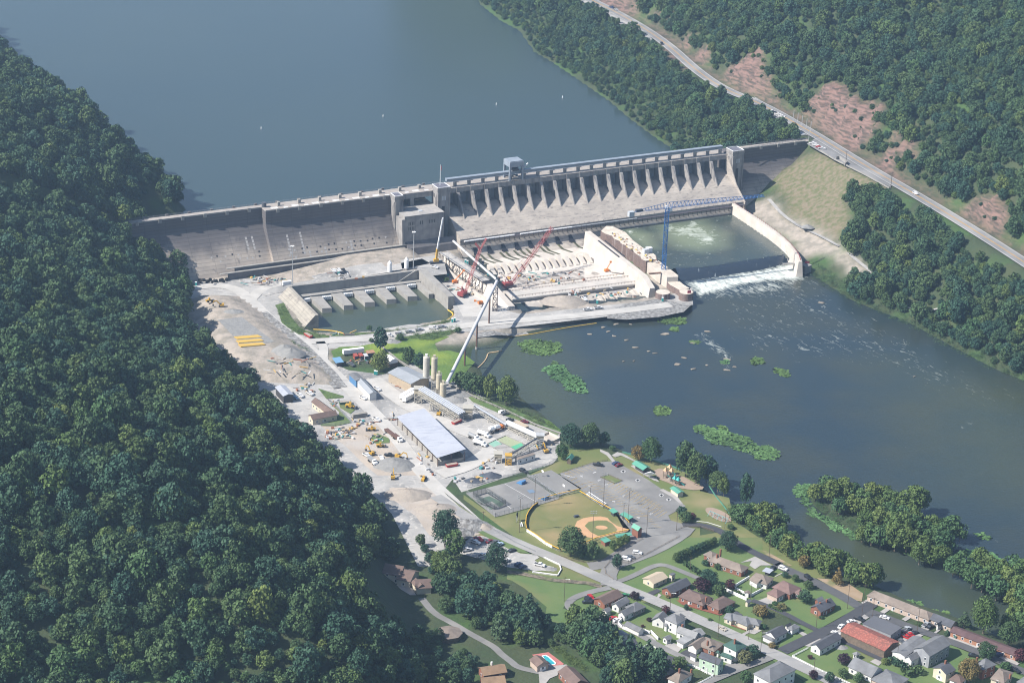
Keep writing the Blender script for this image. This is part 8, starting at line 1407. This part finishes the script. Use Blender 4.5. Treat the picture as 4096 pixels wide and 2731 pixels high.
for x,y,R in ((560,1150,7),(700,1350,7.5),(860,1300,7),(760,1480,7),(980,1420,7),(600,1330,6.5),(1130,1330,6.5),(1230,1530,6.5),(900,1560,7),(1320,1430,6)):
    T('Q',x,y,R,'dark blue green pine in the grove below the white carport houses','p',6+(x%2),1.15,0,nm='pine_tree',cat='pine tree',grp='pines beside the lane houses')
for x,y,R,mk in ((0,760,7,'b'),(120,900,8,'g'),(250,950,8,'g'),(60,1050,8,'g'),(330,1150,8,'g'),(200,1200,7,'b'),(470,950,7.5,'g'),(560,1010,6,'b'),(1290,1500,7,'g'),(440,1230,7,'g')):
    T('Q',x,y,R,'leafy tree in the grove left of the steep grey roofed house' if mk=='g' else 'bright leafy tree in the grove left of the steep grey roofed house',mk,None,1.4,0,grp='grove beside the steep grey roofed house')
# river bank row and island trees
for zf,lst,lb,grp in (('S',[(1420,1010,6),(1480,1030,6.5),(1540,990,6.5),(1600,1110,6.5),(1680,1150,7),(1760,1160,7.5),(1840,1110,8),(1720,1070,7.5),(1880,1190,6),(1800,1270,5.5),(1870,1310,6),(1960,1380,6.5),(2040,1400,7),(2120,1440,5),(1990,1310,6.5),(2200,1440,7),(2290,1500,6)],'leafy tree in the dense row along the near river bank','trees along the near river bank'),
                         ('T',[(560,950,6),(620,1000,6.5),(640,1080,6.5),(700,1060,7),(780,1030,7),(860,1080,6.5),(900,1150,8),(1000,1170,8),(1060,1150,7)],'large leafy tree at the river bend above the apartments','trees at the river bend'),
                         ('T',[(560,430,6.5),(650,400,8),(700,450,8),(790,440,7),(870,440,7.5),(760,540,6),(880,540,7),(960,500,7.5),(1040,480,7),(1130,470,7.5),(1000,580,7),(1100,560,7),(1200,520,7.5),(1290,540,7.5),(1380,560,8.5),(1450,530,7),(1180,640,7),(1290,650,7.5),(1400,660,7)],'leafy tree in the upper clump of the wooded island','trees on the upper island'),
                         ('T',[(960,780,6),(1040,800,7.5),(1120,820,7.5),(1000,700,7),(1110,710,7.5),(1210,740,7.5),(1300,760,8),(1240,850,7.5),(1340,860,7.5),(1400,770,7),(1490,760,7),(1560,720,7.5),(1640,740,6.5),(1720,760,7.5),(1800,770,6),(1480,880,7),(1570,860,7),(1660,880,7.5),(1450,970,6.5),(1560,980,6.5),(1650,960,6)],'leafy tree in the middle clump of the wooded island','trees on the middle island'),
                         ('T',[(1740,1070,7),(1800,1080,7.5),(1880,1090,6.5),(1960,1020,8),(2040,1060,7),(1900,1170,6.5),(1990,1200,7.5),(2080,1150,7.5),(2140,1100,7),(2110,1270,8),(2200,1200,7.5),(2260,1100,8),(2330,1150,7),(2300,1280,8),(2350,1400,8),(2290,1480,7.5),(2340,1560,8),(2200,1560,6),(2250,1360,7)],'leafy tree in the lower clump of the wooded island near the right edge','trees on the lower island')):
    for x,y,R in lst:T(zf,x,y,R,lb,'b' if (x*7+y)%5==0 else 'g',None,1.15,-1.2 if 'island' in lb else -.4,grp=grp)
# ground shrubs
def shrubs(zf,pts,n_,s,lb,nm='undergrowth',z=0.0,mk=LF2):
    w3=[P(zf,x,y,z)for x,y in pts];xs=[p.x for p in w3];ys=[p.y for p in w3];Vs=[];Ts=[];c_=0
    while c_<n_:
        x,y=rng.uniform(min(xs),max(xs)),rng.uniform(min(ys),max(ys))
        if not bool(inpoly(np.array([x]),np.array([y]),w3)[0]):continue
        c_+=1;V,T_=VARS[int(rng.integers(0,6))];k=rng.choice(len(V),70,replace=False);r=s*rng.uniform(.5,1.2);Vs.append(V[k]*np.array([r,r,r*.7])+np.array([x,y,(z if z<0 else hz1(x,y))-.1]));Ts.append(T_[k])
    Vs=np.concatenate(Vs);m=leaf_mesh(nm,Vs,np.concatenate(Ts),mk);o=bpy.data.objects.new(nm,m);C0.objects.link(o);tag(o,lb,kind='stuff')
shrubs('E',[(200,980),(80,860),(30,700),(100,640),(230,830),(500,985),(640,1000),(450,1040)],90,2.0,'green shrubs around the slanted wall');shrubs('E',[(1640,915),(1990,835),(2080,815),(2050,850),(1700,905),(1300,965),(900,1000)],60,1.6,'shrubs along the pond bank');shrubs('E',[(1400,1010),(1900,955),(2150,900),(2200,940),(1850,1070),(1600,1050),(1420,1060)],80,2.2,'dark shrubs along the causeway');shrubs('G',[(1250,1480),(1600,1440),(1880,1450),(1850,1560),(1400,1560)],70,1.8,'dark shrubs on the gravel spit')
shrubs('G',[(850,1370),(1160,1310),(1170,1340),(900,1400)],22,1.4,'shrubs before the lower blocks');shrubs('I',[(1100,560),(1450,660),(1900,830),(2050,960),(1700,880),(1300,700),(1080,600)],130,1.8,'bright bank shrubs beside the yard wall');shrubs('T',[(440,330),(560,320),(640,480),(760,560),(950,620),(960,740),(860,680),(640,560),(500,450)],150,1.6,'low green plants on the island',z=-2.2);shrubs('S',[(1340,780),(1450,760),(1700,900),(1600,960),(1380,930)],90,1.9,'bright shrubs at the river inlet');shrubs('H',[(430,20),(700,150),(720,180),(600,150),(470,60)],40,1.3,'shrubs on the riprap slope');shrubs('A',[(1320,1070),(1700,1030),(1720,1050),(1340,1090)],40,1.2,'weeds at the dam foot')
shrubs('O0',[(1540,345),(1490,315),(1400,240),(1440,235),(1540,300),(1620,335)],260,3.2,'bright green bank plants on the far reservoir shore');shrubs('O0',[(1080,-20),(1110,10),(1200,95),(1300,180),(1400,240),(1420,230),(1320,150),(1200,50),(1130,-20)],200,3.2,'green shore plants below the highway wood',mk=LF);shrubs('A',[(430,100),(640,90),(700,250),(640,300),(520,260)],40,2,'grass tufts in the shore clearing',z=0.)
shrubs('O',[(1600,900),(1700,880),(2000,1080),(2352,1340),(2352,1400),(2100,1280),(1850,1080)],120,1.8,'tall weeds beside the garden wood')
shrubs('O0',[(1860,628),(1960,693),(2080,738),(2200,803),(2360,876),(2360,852),(2210,783),(2090,715),(1965,668),(1880,608)],330,2.8,'dense bank plants below the right hand wood',mk=LF)
pat=thing('garden_umbrella',P('Q',1262,625,0),'bright blue garden umbrella on the patio of the white house','umbrella');p=P('Q',1262,625,0);MB().tube(p,p+Vector((0,0,2.3)),.06,n=6).build('pole',WP,pat);MB().tube(p+Vector((0,0,2.1)),p+Vector((0,0,2.9)),1.7,.1,n=8).build('canopy',flat('umbrella_blue',(.03,.33,.5)),pat)
for zf,pts in (('L',[(1335,735),(1480,780),(1650,840),(1900,900),(1850,920),(1600,850),(1400,790)]),('R',[(560,345),(700,390),(800,430),(930,470),(900,480),(700,410)]),('M',[(1350,1210),(1480,1270),(1520,1275),(1500,1290)])):SH('mulch_bed',zf,pts,M('red_mulch',(.22,.07,.045),(.17,.06,.04),.8),k=9)
# ---------------------------------------------------------------- haze
hm=bpy.data.materials.new('haze');hm.use_nodes=True;n=hm.node_tree.nodes;n.remove(n['Principled BSDF'])
pv=n.new('ShaderNodeVolumePrincipled');pv.inputs['Color'].default_value=(.5,.72,1,1);pv.inputs['Density'].default_value=HAZE;pv.inputs['Anisotropy'].default_value=.3
hm.node_tree.links.new(pv.outputs[0],n['Material Output'].inputs['Volume'])
o=MB().box((200,1600,290),(3200,3600,700)).build('haze',hm);tag(o,kind='stuff')
